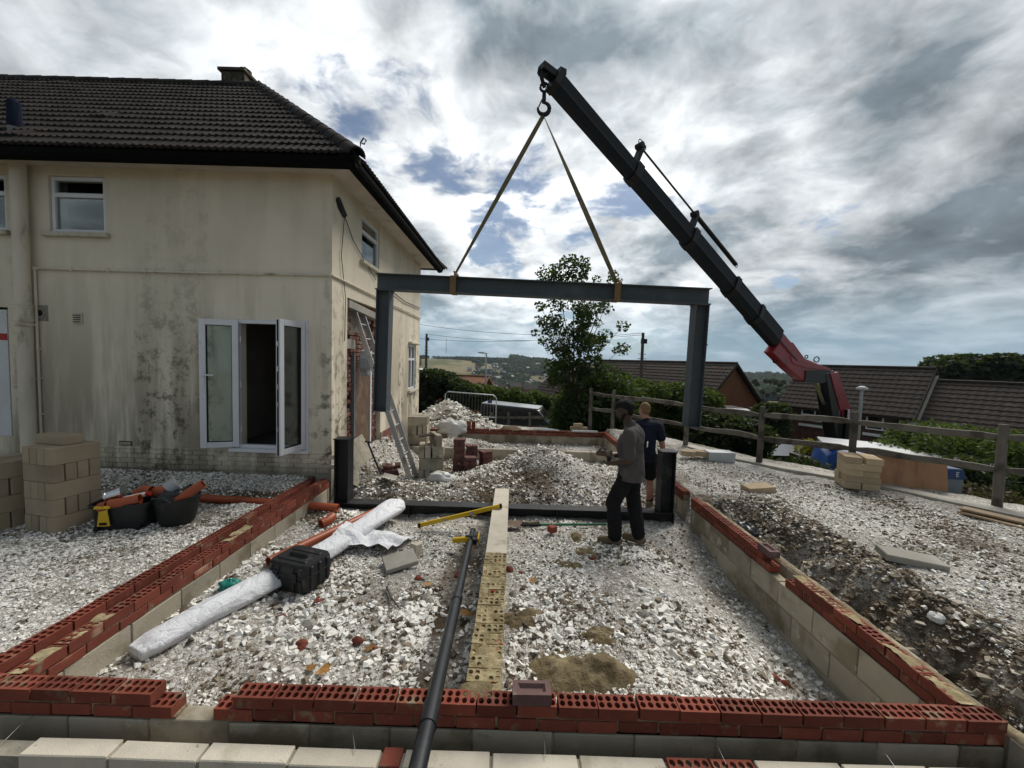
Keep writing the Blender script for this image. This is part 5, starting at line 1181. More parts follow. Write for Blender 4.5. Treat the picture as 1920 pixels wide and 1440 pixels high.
# long black pipe over the near wall, with its timber clamp
pa = Vector((-.385, 1.62, .395)); pb_ = Vector((-.36, 2.15, .545)); pc = Vector((-.40, 3.2, .33)); pd = Vector((-.47, 5.12, .18))
lp = thing('black_pipe', 'long black plastic pipe leaning across the near walls into the rubble', 'pipe', (-.40, 3.2, .1))
A_, B_ = Vector((-.375, 1.55, .415)), Vector((-.475, 5.15, .20)); zc = lambda t: A_.lerp(B_, t)
B_ = Vector((-.475, 5.15, .15)); A_ = Vector((-.372, 1.70, .585)); A_ = A_+(A_-B_)*.16
MB().tube([zc2 for zc2 in (A_, A_.lerp(B_, .525))], .042, 18).build('pipe', M['black_pipe'], lp, smooth=True, sharp=50)
MB().tube([A_.lerp(B_, .515), B_], .036, 18).build('pipe', M['black_pipe'], lp, smooth=True, sharp=50)
MB().tube([A_.lerp(B_, .51), A_.lerp(B_, .53)], .047, 18).build('collar', M['black_pipe'], lp, smooth=True, sharp=50)
MB().tube([A_.lerp(B_, .185), A_.lerp(B_, .225)], .047, 18).build('collar', M['black_pipe'], lp, smooth=True, sharp=50)
cb = A_.lerp(B_, .90); cl = thing('pipe_clamp', 'yellow and black bar clamp gripping the far end of the black pipe', 'clamp', cb)
MB().beam(cb+Vector((-.22, -.02, .0)), cb+Vector((.0, .0, .02)), .05, .06).build('jaw', M['yellow'], cl, bevel=.01); MB().beam(cb+Vector((.05, -.10, .02)), cb+Vector((.05, .14, .02)), .06, .07).build('bar', M['black_plastic'], cl, bevel=.01)
MB().tube([cb+Vector((-.06, 0, .04)), cb+Vector((.08, 0, .045))], .022, 10).build('knob', M['black_plastic'], cl); MB().beam(cb+Vector((.09, -.02, .0)), cb+Vector((.09, .12, .02)), .02, .06).build('grip', M['yellow'], cl, bevel=.006)
# yellow spirit level propped on the dividing wall
la, lb = pz(783, 990, .16), Vector((-.10, 5.30, .44)); lv = thing('spirit_level', 'yellow spirit level resting on the central wall by the steel beam', 'spirit level', la)
MB().beam(la+Vector((0, 0, .03)), lb, .026, .055).build('body', M['yellow'], lv, bevel=.004)
for t in (.02, .98): q = la.lerp(lb, t)+Vector((0, 0, .03*(1-t))); MB().cbox(q, (.035, .03, .058)).build('end_cap', M['rubber'], lv)
for t in (.3, .62): q = la.lerp(lb, t)+Vector((0, -.0, .03*(1-t))); MB().cbox(q, (.07, .030, .030)).build('vial', M['grey_plastic'], lv)
# green handled shovel and small things near the beam
ga, gb = gpt(.38, 5.42, .06), gpt(1.36, 5.50, .07); gs = thing('shovel', 'shovel with green fibreglass shaft lying along the steel beam', 'shovel', ga)
MB().tube([ga, ga.lerp(gb, .25), gb], .017, 10).build('shaft', M['green_handle'], gs); MB().tube([ga+Vector((-.22, -.01, -.01)), ga+Vector((.06, 0, 0))], .019, 10).build('socket', M['rubber'], gs)
bl = MB(); bl.grid(lambda u, v: (ga.x-.20-.30*u, ga.y+(v-.5)*.22*(1-.5*u*u), ga.z-.02+.05*abs(v-.5)+.03*u*(1-u)), 8, 6); bl.build('blade', M['rust'], gs, smooth=True)
hx = gpt(.12, 5.56, .04); mm = MB(); mm.tube([hx, hx+Vector((.16, -.04, .02)), hx+Vector((.30, .03, .0))], [.018, .016, .03], 8); one(mm, 'lump_hammer', M['rust'], 'rusty hammer head lying against the central wall', 'hammer', hx)
def bit(me, name, p, rot, label, cat, sc=(1, 1, 1), group=None): return tag(link(name, me, None, p, rot, sc), label, cat, group)
q = pz(1035, 1003, .12); bit(FULL, 'brick_piece', (q.x, q.y, .24), (0, 0, .6), 'bright red half brick in the rubble by the green shovel', 'brick', (.45, .9, 1.2))
SLAB = MB().box((-.22, -.15, 0), (.22, .15, .05)).mesh('broken_slab', M['concrete'], bevel=.006)
bit(SLAB, 'broken_slab', gpt(-1.18, 4.26, .03), (R(8), R(-6), R(28)), 'broken grey paving slab lying in the rubble', 'slab', (.78, .85, 1))
bit(FULL, 'cut_block', gpt(-1.10, 4.62, .10), (0, R(4), R(60)), 'small pale block offcut standing beside the broken slab', 'block', (.6, .9, 1.5)).data = MB().box((-.08, -.06, -.1), (.08, .06, .03)).mesh('cut_block', M['paleblock'], bevel=.006)
CHIP = lump((0, 0, 0), (.075, .05, .05), 5, nu=8, nv=3).mesh('brick_chip', M['brick'])
for i, (a, b) in enumerate(((668, 1205), (565, 1218), (955, 1070), (975, 1080), (862, 1070), (598, 1135), (530, 1165), (1112, 1055), (1455, 1225), (1475, 1235), (620, 1083), (785, 1090), (705, 1225))):
    p = pz(a, b, .10); s = random.uniform(.5, 1.15); bit(CHIP, 'brick_chip', gpt(p.x, p.y, .0), (random.uniform(-.5, .5), random.uniform(-.5, .5), random.uniform(0, 6)), 'broken chip of red brick lying in the chalk rubble', 'brick chip', (s, s, s), 'red brick chips in the rubble')
def mudpatch(c, sx, sy, sz, seed, n=34):
    """crumbly heap that sinks unevenly into the stones round its edge"""
    mb = MB()
    def f(u, v):
        a, b = (u-.5)*2.6, (v-.5)*2.6; x, y = c.x+a*sx, c.y+b*sy; r2 = a*a+b*b; e = float(fbm(a*1.6+seed, b*1.6+seed, seed, 3)); k = float(fbm(a*6+seed, b*6, seed+3, 4))
        return (x, y, float(hg(x, y))+sz*max(-1.2, 1-1.05*r2+1.5*(e-.5))*.8+.035*(k-.5)-.006)
    return mb.grid(f, n, n)
MUD = ['large mortar dropping right behind the brown frogged brick', 'forked mortar dropping next to the largest one behind the near wall', 'small flat mortar dropping beyond the forked one', 'dark mortar dropping against the brick end of the central wall', 'round mortar dropping in front of the grey shirted person', 'long thin mortar smear between the round dropping and the central wall', 'narrow mortar clod below the green shovel shaft']
for i, (a, b, sx, sy, sz) in enumerate(((1050, 1270, .22, .17, .10), (1130, 1275, .20, .16, .12), (1120, 1215, .15, .10, .06), (985, 1175, .17, .12, .06), (1100, 1040, .15, .12, .07), (1065, 1065, .16, .07, .05), (1082, 1010, .08, .13, .06))):
    p = pz(a, b, .10); c = gpt(p.x, p.y, -.01); one(mudpatch(c, sx*1.15, sy*1.15, sz*.75, 40+i), 'mortar_dropping', M['mud'], MUD[i], 'mortar', c, 'mortar droppings in the near room', smooth=True)
ROCK = [lump((0, 0, 0), (1, .8, .75), 60+i, nu=9, nv=5).mesh('chalk_rock', M['concrete']) for i in range(3)]
for i, (a, b, s) in enumerate(((580, 1180, .075), (575, 1105, .07), (800, 1128, .08), (540, 1125, .06), (700, 1065, .05), (1205, 1168, .06), (965, 1125, .07), (1035, 1120, .06), (600, 1075, .06), (760, 1140, .05), (1140, 990, .07))):
    p = pz(a, b, .10); bit(ROCK[i % 3], 'chalk_rock', gpt(p.x, p.y, -.01), (0, 0, i*1.3), 'grey lump of stone among the white rubble', 'rock', (s, s, s), 'grey stone lumps in the near room')
p = pz(1755, 1165, .4); bit(ROCK[0], 'chalk_rock', gpt(p.x, p.y, .0), (0, 0, 1), 'pale chalk boulder sitting on the dug edge', 'rock', (.07, .07, .08)).data = lump((0, 0, 0), (1, .8, .75), 69, nu=9, nv=5).mesh('chalk_rock', M['white_bag'])
tw = [gpt(*pz(a, b, .12).xy, .03) for a, b in ((725, 1110), (735, 1130), (748, 1145))]; one(MB().tube(tw, [.012, .011, .006], 6), 'twig', M['weatherwood'], 'curved grey twig lying in the chalk rubble', 'twig', tw[0])
LEAF = MB().add([(0, 0, 0), (.05, .02, .012), (.04, .06, .004), (.07, .09, .015), (.02, .085, .006), (0, .13, .012), (-.02, .085, .004), (-.07, .09, .014), (-.04, .06, .006), (-.05, .02, .012)], [(0, 1, 2), (0, 2, 4), (2, 3, 4), (0, 4, 5), (0, 5, 6), (0, 6, 8), (6, 7, 8), (0, 8, 9)]).mesh('fallen_leaf', M['autumn'])
for i, (a, b) in enumerate(((890, 1160), (808, 1105), (705, 1218), (590, 1265), (915, 962), (890, 970), (862, 963), (880, 1150), (600, 1262), (1000, 1110))):
    p = pz(a, b, .10); bit(LEAF, 'fallen_leaf', gpt(p.x, p.y, .035), (random.uniform(-.3, .3), random.uniform(-.3, .3), random.uniform(0, 6)), 'curled brown leaf fallen on the rubble', 'leaf', (random.uniform(.6, 1.0),)*3, 'fallen leaves on the rubble')
p = gpt(-2.60, 3.62, .05); crumple(p, (.09, .07, .06), 8, M['teal_plastic'], 'teal_bag', 'small teal plastic bag between the wrapped roll and the brick leaf', 'bag', .6)
# right-hand bank
PAL = solid_mesh('tan_block', M['tanblock'], .44, .215, .1, .006)
p = gpt(3.83, 6.10, .085); bit(PAL, 'tan_block', p, (R(3), R(-3), R(8)), 'single tan block lying on the chalk bank', 'block')
p = gpt(4.02, 3.90, .07); bit(MB().box((-.25, -.11, -.07), (.25, .11, 0)).mesh('stone_slab', M['concrete'], bevel=.008), 'stone_slab', p, (R(4), R(5), R(-16)), 'grey concrete slab block lying on the chalk bank', 'slab')
pl = Vector((5.50, 6.28, float(hg(5.5, 6.28))-.0))
LONG = solid_mesh('pile_block', M['tanblock'], .44, .215, .1, .006)
names = ['bottom course', 'second course', 'third course', 'fourth course', 'top course']
for k in range(5):
    for j in range(2):
        if k % 2 == 0: q = Vector(((-.115 if j == 0 else .115), 0, 0)); a = 90
        else: q = Vector((0, (-.115 if j == 0 else .115), 0)); a = 0
        q.rotate(Euler((0, 0, R(-24)))); bit(LONG, 'tan_block', pl+q+Vector((random.uniform(-.012, .012), random.uniform(-.012, .012), .1*(k+1))), (0, 0, R(-24+a)+random.uniform(-.04, .04)), 'tan block in the neat pile against the plywood sheet, %s' % names[k], 'block', (1, 1, 1), 'tan blocks in the neat pile')
a0, a1 = Vector((5.78, 6.22, .50)), Vector((6.58, 5.93, .54))
ply = MB(); n_ = Vector((.12, .33, 0)); ply.add([a0, a1, a1+Vector((.06, .12, .56)), a0+Vector((.06, .12, .58)), a0+n_*.05, a1+n_*.05, a1+Vector((.06, .12, .56))+n_*.05, a0+Vector((.06, .12, .58))+n_*.05], [(0, 1, 2, 3), (7, 6, 5, 4), (0, 4, 5, 1), (1, 5, 6, 2), (2, 6, 7, 3), (3, 7, 4, 0)])
one(ply, 'plywood_sheet', M['ply'], 'reddish brown plywood sheet leaning on the rail fence', 'plywood', a0)
for i, (a, b, z_) in enumerate((((1800, 958), (1925, 990), .62), ((1803, 952), (1925, 980), .66))):
    p, q = pz(a[0], a[1], z_), pz(b[0], b[1], z_); d_ = (q-p).normalized(); q = p+d_*1.9
    one(MB().beam(p, q, .17, .025), 'timber_plank', M['plank'], ('lower scaffold plank lying by the concrete edge', 'upper scaffold plank laid on the other one by the concrete edge')[i], 'plank', p, bevel=.003)
crumple(gpt(3.02, 5.02, .08), (.20, .17, .16), 12, M['black_pipe'], 'rubble_sack', 'crumpled black plastic sack in the trench beside the wall', 'sack', .8, fr=4)
bn = thing('wheelie_bin', 'grey blue bin with dark blue lid beside the plywood sheet', 'bin', (6.80, 6.20, .36)); bn.scale = (.72, .72, .78)
link('body', MB().prism([(-.17, 0), (.17, 0), (.21, .55), (-.21, .55)], 1, -.18, .18).mesh('body', M['bluebin'], bevel=.01), bn); link('lid', MB().prism([(-.19, .551), (.26, .551), (.16, .75), (-.12, .76)], 1, -.2, .2).mesh('lid', M['bluelid'], bevel=.015), bn)
fc = bpy.data.curves.new('lettering', 'FONT'); fc.body = 'E'; fc.size = .14; fc.extrude = .002
tmpo = bpy.data.objects.new('tmp_text', fc); COL.objects.link(tmpo); dg = bpy.context.evaluated_depsgraph_get(); tm = bpy.data.meshes.new_from_object(tmpo.evaluated_get(dg)); bpy.data.objects.remove(tmpo)
tm.materials.clear(); tm.materials.append(M['ivory']); link('lettering', tm, bn, (-.0, -.204, .60), (R(90), 0, 0))
# concrete edging strip along the fence
E0 = [(4.15, 9.4), (4.55, 8.3), (5.1, 7.3), (5.72, 6.45), (6.2, 5.5), (6.6, 4.75), (7.2, 3.9)]
es = MB(); vs = []
for i, (x, y) in enumerate(E0):
    a = E0[max(i-1, 0)]; b = E0[min(i+1, len(E0)-1)]; d_ = Vector((b[0]-a[0], b[1]-a[1])).normalized(); n_ = Vector((d_.y, -d_.x))
    for w_, zz in ((-.14, -.2), (-.14, .0), (.14, .0), (.14, -.2)): z_ = float(hg(x, y))+.035+zz; vs.append((x+n_.x*w_, y+n_.y*w_, z_))
es.add(vs, [(4*i+j, 4*i+(j+1) % 4, 4*i+4+(j+1) % 4, 4*i+4+j) for i in range(len(E0)-1) for j in range(4)]+[(3, 2, 1, 0), tuple(range(len(vs)-4, len(vs)))])
tag(es.build('path_edging', M['concrete']), kind='structure')
# ------------------------------------------------------------------ middle and back rooms
SB = solid_mesh('room_block', M['block'], .44, .1, .215, .006)
def tower(x, y, rz, n, lab, group, per=3, z=None, sl=.0):
    z = float(hg(x, y))-.02 if z is None else z
    for k in range(n):
        for j in range(per):
            a = 0 if k % 2 else 90; off = (j-(per-1)/2)*.12; q = Vector((0, off, 0)) if a == 0 else Vector((off, 0, 0)); q.rotate(Euler((0, 0, rz)))
            tag(link('concrete_block', SB, None, (x+q.x+sl*k, y+q.y, z+.217*(k+1)), (0, 0, rz+R(a)+random.uniform(-.05, .05))), lab % ('bottom', 'second', 'third', 'fourth', 'fifth')[k], 'concrete block', group)
tower(-1.50, 7.45, R(10), 3, 'pale block in the untidy stack behind the ladder foot, %s course', 'blocks in the untidy stack', per=4)
tower(-1.42, 7.42, R(30), 1, 'pale block lying on top of the untidy stack, %s one', 'block on the untidy stack', per=1, z=.78)
tower(-2.22, 9.45, R(4), 4, 'pale block in the neat stack against the house side, %s course', 'blocks in the neat back stack', per=4, z=.16)
tag(link('broken_tile', SLAB, None, (-1.55, 7.4, .96), (R(5), R(-8), R(10)), (.8, .6, .5)), 'broken slate lying on the untidy block stack', 'slate'); bpy.data.objects['broken_tile'].data = MB().box((-.22, -.12, 0), (.22, .12, .03)).mesh('slate', M['tile'])
DB = solid_mesh('dark_brick', M['darkbrick'], BL, BW, BH)
def bricks(x, y, rz, n, lab, group, per=2, wob=.03):
    z = float(hg(x, y))-.01
    for k in range(n):
        for j in range(per):
            a = 0 if k % 2 else 90; off = (j-(per-1)/2)*.108; q = Vector((0, off, 0)) if a == 0 else Vector((off, 0, 0)); q.rotate(Euler((0, 0, rz)))
            tag(link('dark_brick', DB, None, (x+q.x+random.uniform(-wob, wob)*.4, y+q.y+random.uniform(-wob, wob)*.4, z+.067*(k+1)), (0, 0, rz+R(a)+random.uniform(-.08, .08))), lab, 'brick', group)
bricks(-1.02, 7.75, R(5), 10, 'dark red brick in the tallest of the brick stacks before the block wall', 'bricks in the tallest dark stack')
bricks(-.80, 7.95, R(12), 7, 'dark red brick in the second stack beside the tallest one', 'bricks in the second dark stack')
bricks(-.52, 8.05, R(30), 5, 'dark red brick in the low stack nearest the rubble heap', 'bricks in the low dark stack')
bricks(-.78, 7.55, R(8), 4, 'dark red brick in the short stack in front of the tallest one', 'bricks in the short dark stack')
bricks(-2.18, 7.10, R(20), 3, 'dark red brick in the loose heap below the ladder', 'bricks in the loose heap', per=3, wob=.1)
crumple(gpt(-1.25, 7.05, .06), (.22, .14, .10), 15, M['white_bag'], 'white_sack', 'small crumpled white sack in front of the dark brick stacks', 'sack', .7, fr=3)
crumple((-1.72, 11.3, .42), (.38, .25, .26), 16, M['white_bag'], 'rubble_sack', 'torn white rubble sack slumped over the end of the far wall', 'sack', .6)
crumple((.0, 11.55, .40), (.30, .10, .10), 18, M['tanblock'], 'cement_bag', 'half empty buff cement bag lying on the far wall', 'bag', .5)
crumple((1.0, 11.6, .40), (.34, .1, .05), 19, M['white_bag'], 'plastic_sheet', 'white plastic sheet lying flat on the far wall', 'sheet', .4)
for i, (x, z_) in enumerate(((1.85, .50), (2.10, .50), (1.95, .60))): tag(link('tan_block', PAL, None, (x, 11.75, z_), (0, 0, R(5*i)), (.55, .8, 1)), 'tan block stacked loosely behind the far wall', 'block', 'tan blocks behind the far wall')
tag(link('white_plank', MB().box((0, -.03, 0), (.75, .03, .05)).mesh('white_plank', M['ivory'], bevel=.004), None, (1.72, 11.43, .402), (0, 0, 0)), 'short white timber lying on the far wall corner', 'timber')
# ladder leaning into the hole in the side wall
lf, lt = Vector((-1.74, 7.15, .14)), Vector((-2.84, 7.25, 3.22)); ld = thing('ladder', 'aluminium extension ladder leaning into the hole in the house side', 'ladder', lf)
dv = (lt-lf).normalized()
for s in (-.19, .19): MB().beam(lf+Vector((0, s, 0)), lt+Vector((0, s, 0)), .028, .085, (1, 0, .3)).build('rail', M['aluminium'], ld)
for k in range(1, 12): c = lf.lerp(lt, k/12); MB().tube([c+Vector((0, -.19, 0)), c+Vector((0, .19, 0))], .017, 8).build('rung', M['aluminium'], ld)
for s in (-.19, .19): MB().cbox(lf+Vector((0, s, .02)), (.10, .05, .06)).build('foot', M['rubber'], ld)
# shovel standing by the corner
sa, sb = Vector((-2.45, 6.75, .92)), gpt(-2.18, 6.62, .08); so_ = thing('shovel', 'dusty shovel leaning by the broken house corner', 'shovel', sb)
MB().tube([sa, sb], .016, 8).build('shaft', M['crane_black'], so_); MB().tube([sa+Vector((-.05, -.02, .03)), sa+Vector((.05, .02, .01))], .016, 8).build('handle', M['crane_black'], so_)
MB().grid(lambda u, v: (sb.x+.02+.26*u, sb.y-.10*u+(v-.5)*.24, sb.z-.03-.02*u+.06*abs(v-.5)), 6, 5).build('blade', M['concrete'], so_, smooth=True)
# pedestrian barrier and its green lead
br = thing('steel_barrier', 'galvanised pedestrian barrier standing behind the spoil heap', 'barrier', (-1.55, 15.0, .2))
bz = .28; pts = [(-2.55, 15.0, bz-.3), (-2.55, 15.0, bz+.78), (-2.45, 15.0, bz+.88), (-.75, 15.0, bz+.80), (-.62, 15.0, bz+.70), (-.62, 15.0, bz-.35)]
MB().tube(pts, .020, 8).build('frame', M['galv'], br, smooth=True)
MB().tube([(-2.55, 15, bz+.02), (-.62, 15, bz-.05)], .015, 8).build('rail', M['galv'], br)
for k in range(16): x = -2.45+.115*k; MB().tube([(x, 15, bz+.01-.004*k), (x, 15, bz+.87-.006*k)], .0028, 4).build('bar', M['galv'], br)
MB().cbox((-.86, 14.975, bz+.55), (.16, .012, .12)).build('badge', M['bluelid'], br)
# trough and scrap by the fence foot
for i, (a, b, z_) in enumerate((((1290, 852), (1322, 856), .55),)):
    for k in range(2): p = pz(a[0]+22*k, a[1], .60); tag(link('tan_block', PAL, None, (p.x, p.y, .68), (0, 0, R(-20)), (.6, 1, 1)), 'tan block lying below the hanging column by the fence', 'block', 'tan blocks below the hanging column')
p = pz(1345, 860, .55); one(MB().box((p.x-.22, p.y-.12, .5), (p.x+.30, p.y+.15, .70)), 'metal_trough', M['galv'], 'grey metal trough lying by the rail fence', 'trough', Vector((p.x, p.y, .5)), bevel=.01)
# ------------------------------------------------------------------ foliage helpers
def leaves(name, c, size, shade, m, parent=None, aspect=1.7, up=.35, droop=0.0):
    c = np.asarray(c, float); n = len(c); size = np.broadcast_to(np.asarray(size, float), (n,))
    a = rng.normal(size=(n, 3)); a[:, 2] = a[:, 2]*.7-droop; a /= np.linalg.norm(a, axis=1)[:, None]
    b = rng.normal(size=(n, 3)); b[:, 2] += up*2; b -= a*(a*b).sum(1)[:, None]; b /= np.linalg.norm(b, axis=1)[:, None]; s = np.cross(a, b)
    L = size[:, None]*aspect*.5; Wd = size[:, None]*.5
    v = np.stack([c-a*L, c+s*Wd-a*L*.1+b*Wd*.25, c+a*L, c-s*Wd-a*L*.1+b*Wd*.25], 1).reshape(-1, 3)
    off = np.array(abs_loc(parent)) if parent is not None else np.zeros(3)
    f = np.arange(4*n).reshape(-1, 4)
    me = np_mesh(name, v-off, f, m, {'shade': np.repeat(shade, 4)}); return link(name, me, parent)
def clump_pts(centers, radii, per, flat=.8):
    out = []
    for c, r in zip(centers, radii):
        k = max(3, int(per*r*r)); d = rng.normal(size=(k, 3)); d /= np.linalg.norm(d, axis=1)[:, None]; d *= (rng.uniform(.25, 1, k)**.5)[:, None]*r; d[:, 2] *= flat; out.append(np.array(c)+d)
    return np.concatenate(out)
def bush(name, label, cat, c, d, n, size, m, group=None, rough=.35, stems=True):
    """irregular leafy mass: d = half sizes, standing on z of c"""
    t = thing(name, label, cat, c, group); c = np.array(c, float); k = 26
    u = rng.normal(size=(k, 3)); u /= np.linalg.norm(u, axis=1)[:, None]; u *= rng.uniform(.35, .95, (k, 1)); u[:, 2] = np.abs(u[:, 2]); cc = c+u*np.array([d[0], d[1], d[2]*2])*np.array([1, 1, .8]); cc[:, 2] += d[2]*.1
    rad = rng.uniform(.35, .75, k)*min(d[0], d[2]*1.2, 2.2)*rough*2
    p = clump_pts(cc, rad, n/(k*np.mean(rad**2))); p[:, 2] = np.maximum(p[:, 2], c[2]-.1)
    h = (p[:, 2]-c[2])/(2*d[2]); leaves('foliage', p, rng.uniform(.6, 1.3, len(p))*size, np.clip(rng.normal(.45, .22, len(p)), 0, 1), m, t)
    if stems:
        mb = MB()
        for i in range(0, k, 2): mb.tube([Vector(c)+Vector((u[i][0]*.3, u[i][1]*.3, 0)), Vector(cc[i])], [.03*d[2], .008], 5)
        mb.build('stems', M['bark'], t)
    return t
# ------------------------------------------------------------------ cleft rail fence
def rail(p, q, seed, w=.04, h=.095):
    p = Vector(p); q = Vector(q); n = 14; vs = []; mb = MB(); x, y, z = mb.frame(p, q)
    for i in range(n+1):
        t = i/n; c = p.lerp(q, t)+Vector((0, 0, 1))*(.09*(float(fbm(t*2.2+seed, seed*.7, 3, 2))-.5)*math.sin(math.pi*min(max(t, .02), .98))**.5)+x*(.05*(float(fbm(t*3+seed, 9.1, 5, 2))-.5))
        e = min(1, .45+4*min(t, 1-t)); hh = h*e*(.8+.5*float(fbm(t*5, seed, 8, 2))); ww = w*(.8+.5*float(fbm(t*4, seed, 9, 2)))
        vs += [c-x*ww*.5-y*hh*.5, c+x*ww*.5-y*hh*.42, c+x*ww*.5+y*hh*.5, c-x*ww*.35+y*hh*.55]
    mb.add(vs, [(4*i+j, 4*i+(j+1) % 4, 4*i+4+(j+1) % 4, 4*i+4+j) for i in range(n) for j in range(4)]+[(3, 2, 1, 0), (4*n, 4*n+1, 4*n+2, 4*n+3)]); return mb
fence = thing('rail_fence', 'weathered cleft oak post and rail fence along the edge of the chalk bank', 'fence', (4.85, 7.75, .5))
PT = [(8.4, 3.0)]+FENCE; tops = []
for i, (x, y) in enumerate(PT):
    g = float(hg(x, y)); top = max(g+1.12, 1.60) if i < 6 else 1.62
    le = Vector((random.uniform(-.02, .05), random.uniform(-.03, .03), 0)); nn = 7; r0 = .055
    mb = MB(); pts = [Vector((x, y, min(g, .4)-.3)).lerp(Vector((x, y, top))+le, k/nn) for k in range(nn+1)]
    mb.tube(pts, [r0*(1.1-.18*k/nn+.12*(random.random()-.5)) for k in range(nn+1)], 7); mb.build('post', M['weatherwood'], fence); tops.append((Vector((x, y, top))+le, g))
for i in range(len(PT)-1):
    (a, ga_), (b, gb_) = tops[i], tops[i+1]
    for k, dz in enumerate((-.17, -.62, )):
        d_ = (b-a).normalized(); d2 = Vector((d_.x, d_.y, 0))*.04
        rail(a+Vector((0, 0, dz))-d2, b+Vector((0, 0, dz))+d2, i*3.3+k*1.7+.5).build('rail', M['weatherwood'], fence, smooth=False)
lowf = thing('rail_fence', 'low weathered post and rail fence in front of the dark van', 'fence', (.5, 19, -1.2))
lp_ = [py(a, 774, Y) for a, Y in ((872, 21.5), (899, 20.6), (921, 20.0), (953, 19.2), (993, 18.4), (1041, 17.6), (1096, 16.8))]
for p in lp_: MB().tube([(p.x, p.y, p.z-1.4), (p.x+.02, p.y, p.z-.5), (p.x, p.y, p.z)], .05, 7).build('post', M['weatherwood'], lowf)
for i in range(len(lp_)-1):
    for k, dz in enumerate((-.22, -.66)): rail(lp_[i]+Vector((0, 0, dz)), lp_[i+1]+Vector((0, 0, dz)), i*2.1+k+7, .05, .11).build('rail', M['weatherwood'], lowf)
# ------------------------------------------------------------------ road
rd = MB(); rd.grid(lambda u, v: ((lambda x, y: (x, y, float(hg(x, y))+.05))(-14+28*u-4*v, 17.2+6.5*v)), 60, 16); tag(rd.build('road', M['asphalt'], smooth=True), kind='structure')
rd = MB(); rd.grid(lambda u, v: ((lambda x, y: (x, y, float(hg(x, y))+.05))(7.2+5.6*u+3*v, 3+17*v)), 16, 50); tag(rd.build('road', M['asphalt'], smooth=True), kind='structure')
rd = MB(); rd.grid(lambda u, v: ((lambda x, y: (x, y, float(hg(x, y))+.03))(-3.4+1.3*u, 12.6+4.4*v)), 10, 20); tag(rd.build('path', M['concrete'], smooth=True), kind='structure')
# ------------------------------------------------------------------ sapling with many stems
def sapling():
    base = gpt(2.15, 13.6, -.05); t = thing('sycamore_sapling', 'many stemmed young sycamore with sparse dark leaves behind the hanging frame', 'tree', base)
    Y = 13.6; mb = MB(); tips = []
    tg = [(1040, 505), (1072, 492), (1095, 490), (1118, 525), (1150, 515), (1020, 545), (1012, 575), (1020, 640), (1045, 600), (1080, 560), (1112, 580), (1140, 560), (1168, 612), (1165, 655), (1150, 690), (1030, 690), (1075, 640), (1110, 640), (1050, 660), (1095, 690), (1010, 600), (1130, 640)]
    pts = []; rad = []
    for i, (a, b) in enumerate(tg):
        e = py(a, b, Y+random.uniform(-.7, .7)); s = base+Vector((random.uniform(-.18, .18), random.uniform(-.2, .2), 0)); m = s.lerp(e, .5)+Vector(((s.x-e.x)*.28, 0, .25))
        path = [s.lerp(m, .5)+Vector((0, 0, .02)), m, m.lerp(e, .5)+Vector((0, 0, .05)), e]
        mb.tube([s]+path, [.035, .028, .018, .011, .004], 6)
        for q0, q1, n in ((m, e, 5),):
            for k in range(n):
                c = q0.lerp(q1, (k+.3)/n); d = Vector((random.gauss(0, 1), random.gauss(0, 1), random.gauss(.25, .5))).normalized()*random.uniform(.15, .45); mb.tube([c, c+d], [.007, .003], 4); pts.append(c+d); rad.append(random.uniform(.16, .36))
        pts.append(e); rad.append(random.uniform(.20, .32))
    mb.build('trunk', M['bark'], t)
    P = clump_pts([tuple(p) for p in pts], rad, 900)
    top = clump_pts([tuple(py(a, b, Y)) for a, b in ((1025, 515), (1048, 510), (1038, 528), (1068, 492), (1082, 512), (1062, 525), (1092, 503))], [.42, .38, .40, .34, .38, .36, .30], 1000)
    lowr = clump_pts([tuple(py(a+random.uniform(-25, 25), b, Y+random.uniform(-.4, .6))) for a, b in ((1060, 690), (1085, 700), (1110, 690), (1125, 700), (1050, 720), (1080, 735), (1110, 730), (1140, 710), (1095, 760), (1065, 760), (1120, 755), (1040, 680))], [.42]*12, 600)
    P = np.concatenate([P, top, lowr]); leaves('crown', P, rng.uniform(.05, .11, len(P)), np.clip(rng.normal(.35, .25, len(P)), 0, 1), M['leaf_sap'], t, 1.25, .5, .3)
sapling()
# ------------------------------------------------------------------ hedges, brambles and trees
def P3(a, b, Y): v = py(a, b, Y); return v
def mass(name, label, cat, x0, x1, ytop, Y, depth, zb, n, size, m, group=None, rs=1.0):
    """leafy bank whose top edge shows along the pixel row list ytop between pixel columns x0..x1 at distance Y"""
    t = thing(name, label, cat, (P3((x0+x1)/2, 700, Y).x, Y, zb), group); k = 46; C = []; Rr = []
    for i in range(k):
        f = random.random(); a = x0+(x1-x0)*f; yt = np.interp(f, np.linspace(0, 1, len(ytop)), ytop); top = P3(a, yt, Y); r = (random.uniform(.10, .22)*min(2.6, (top.z-zb))+.08)*rs
        C.append((top.x, Y+random.uniform(-.5, .5)*depth, random.uniform(zb+r*.5, top.z-r*.8) if i % 3 else top.z-r*.9)); Rr.append(r*1.25)
    C = np.array(C); Rr = np.array(Rr); P = clump_pts(C, Rr, n/(k*np.mean(Rr**2)), .9); P[:, 2] = np.maximum(P[:, 2], zb)
    leaves('foliage', P, rng.uniform(.6, 1.35, len(P))*size, np.clip(rng.normal(.42, .24, len(P)), 0, 1), m, t)
    xs_ = (P3(x0+6, 700, Y).x, P3(x1-6, 700, Y).x); mb = MB()
    for i in range(12): x = xs_[0]+(xs_[1]-xs_[0])*i/11; mb.tube([(x, Y, zb-.3), (x+.1, Y, zb+.5), (x-.05, Y+.1, float(np.min(C[:, 2])*.5+np.max(C[:, 2])*.4))], [.05, .04, .015], 5)
    mb.build('stems', M['bark'], t); return t
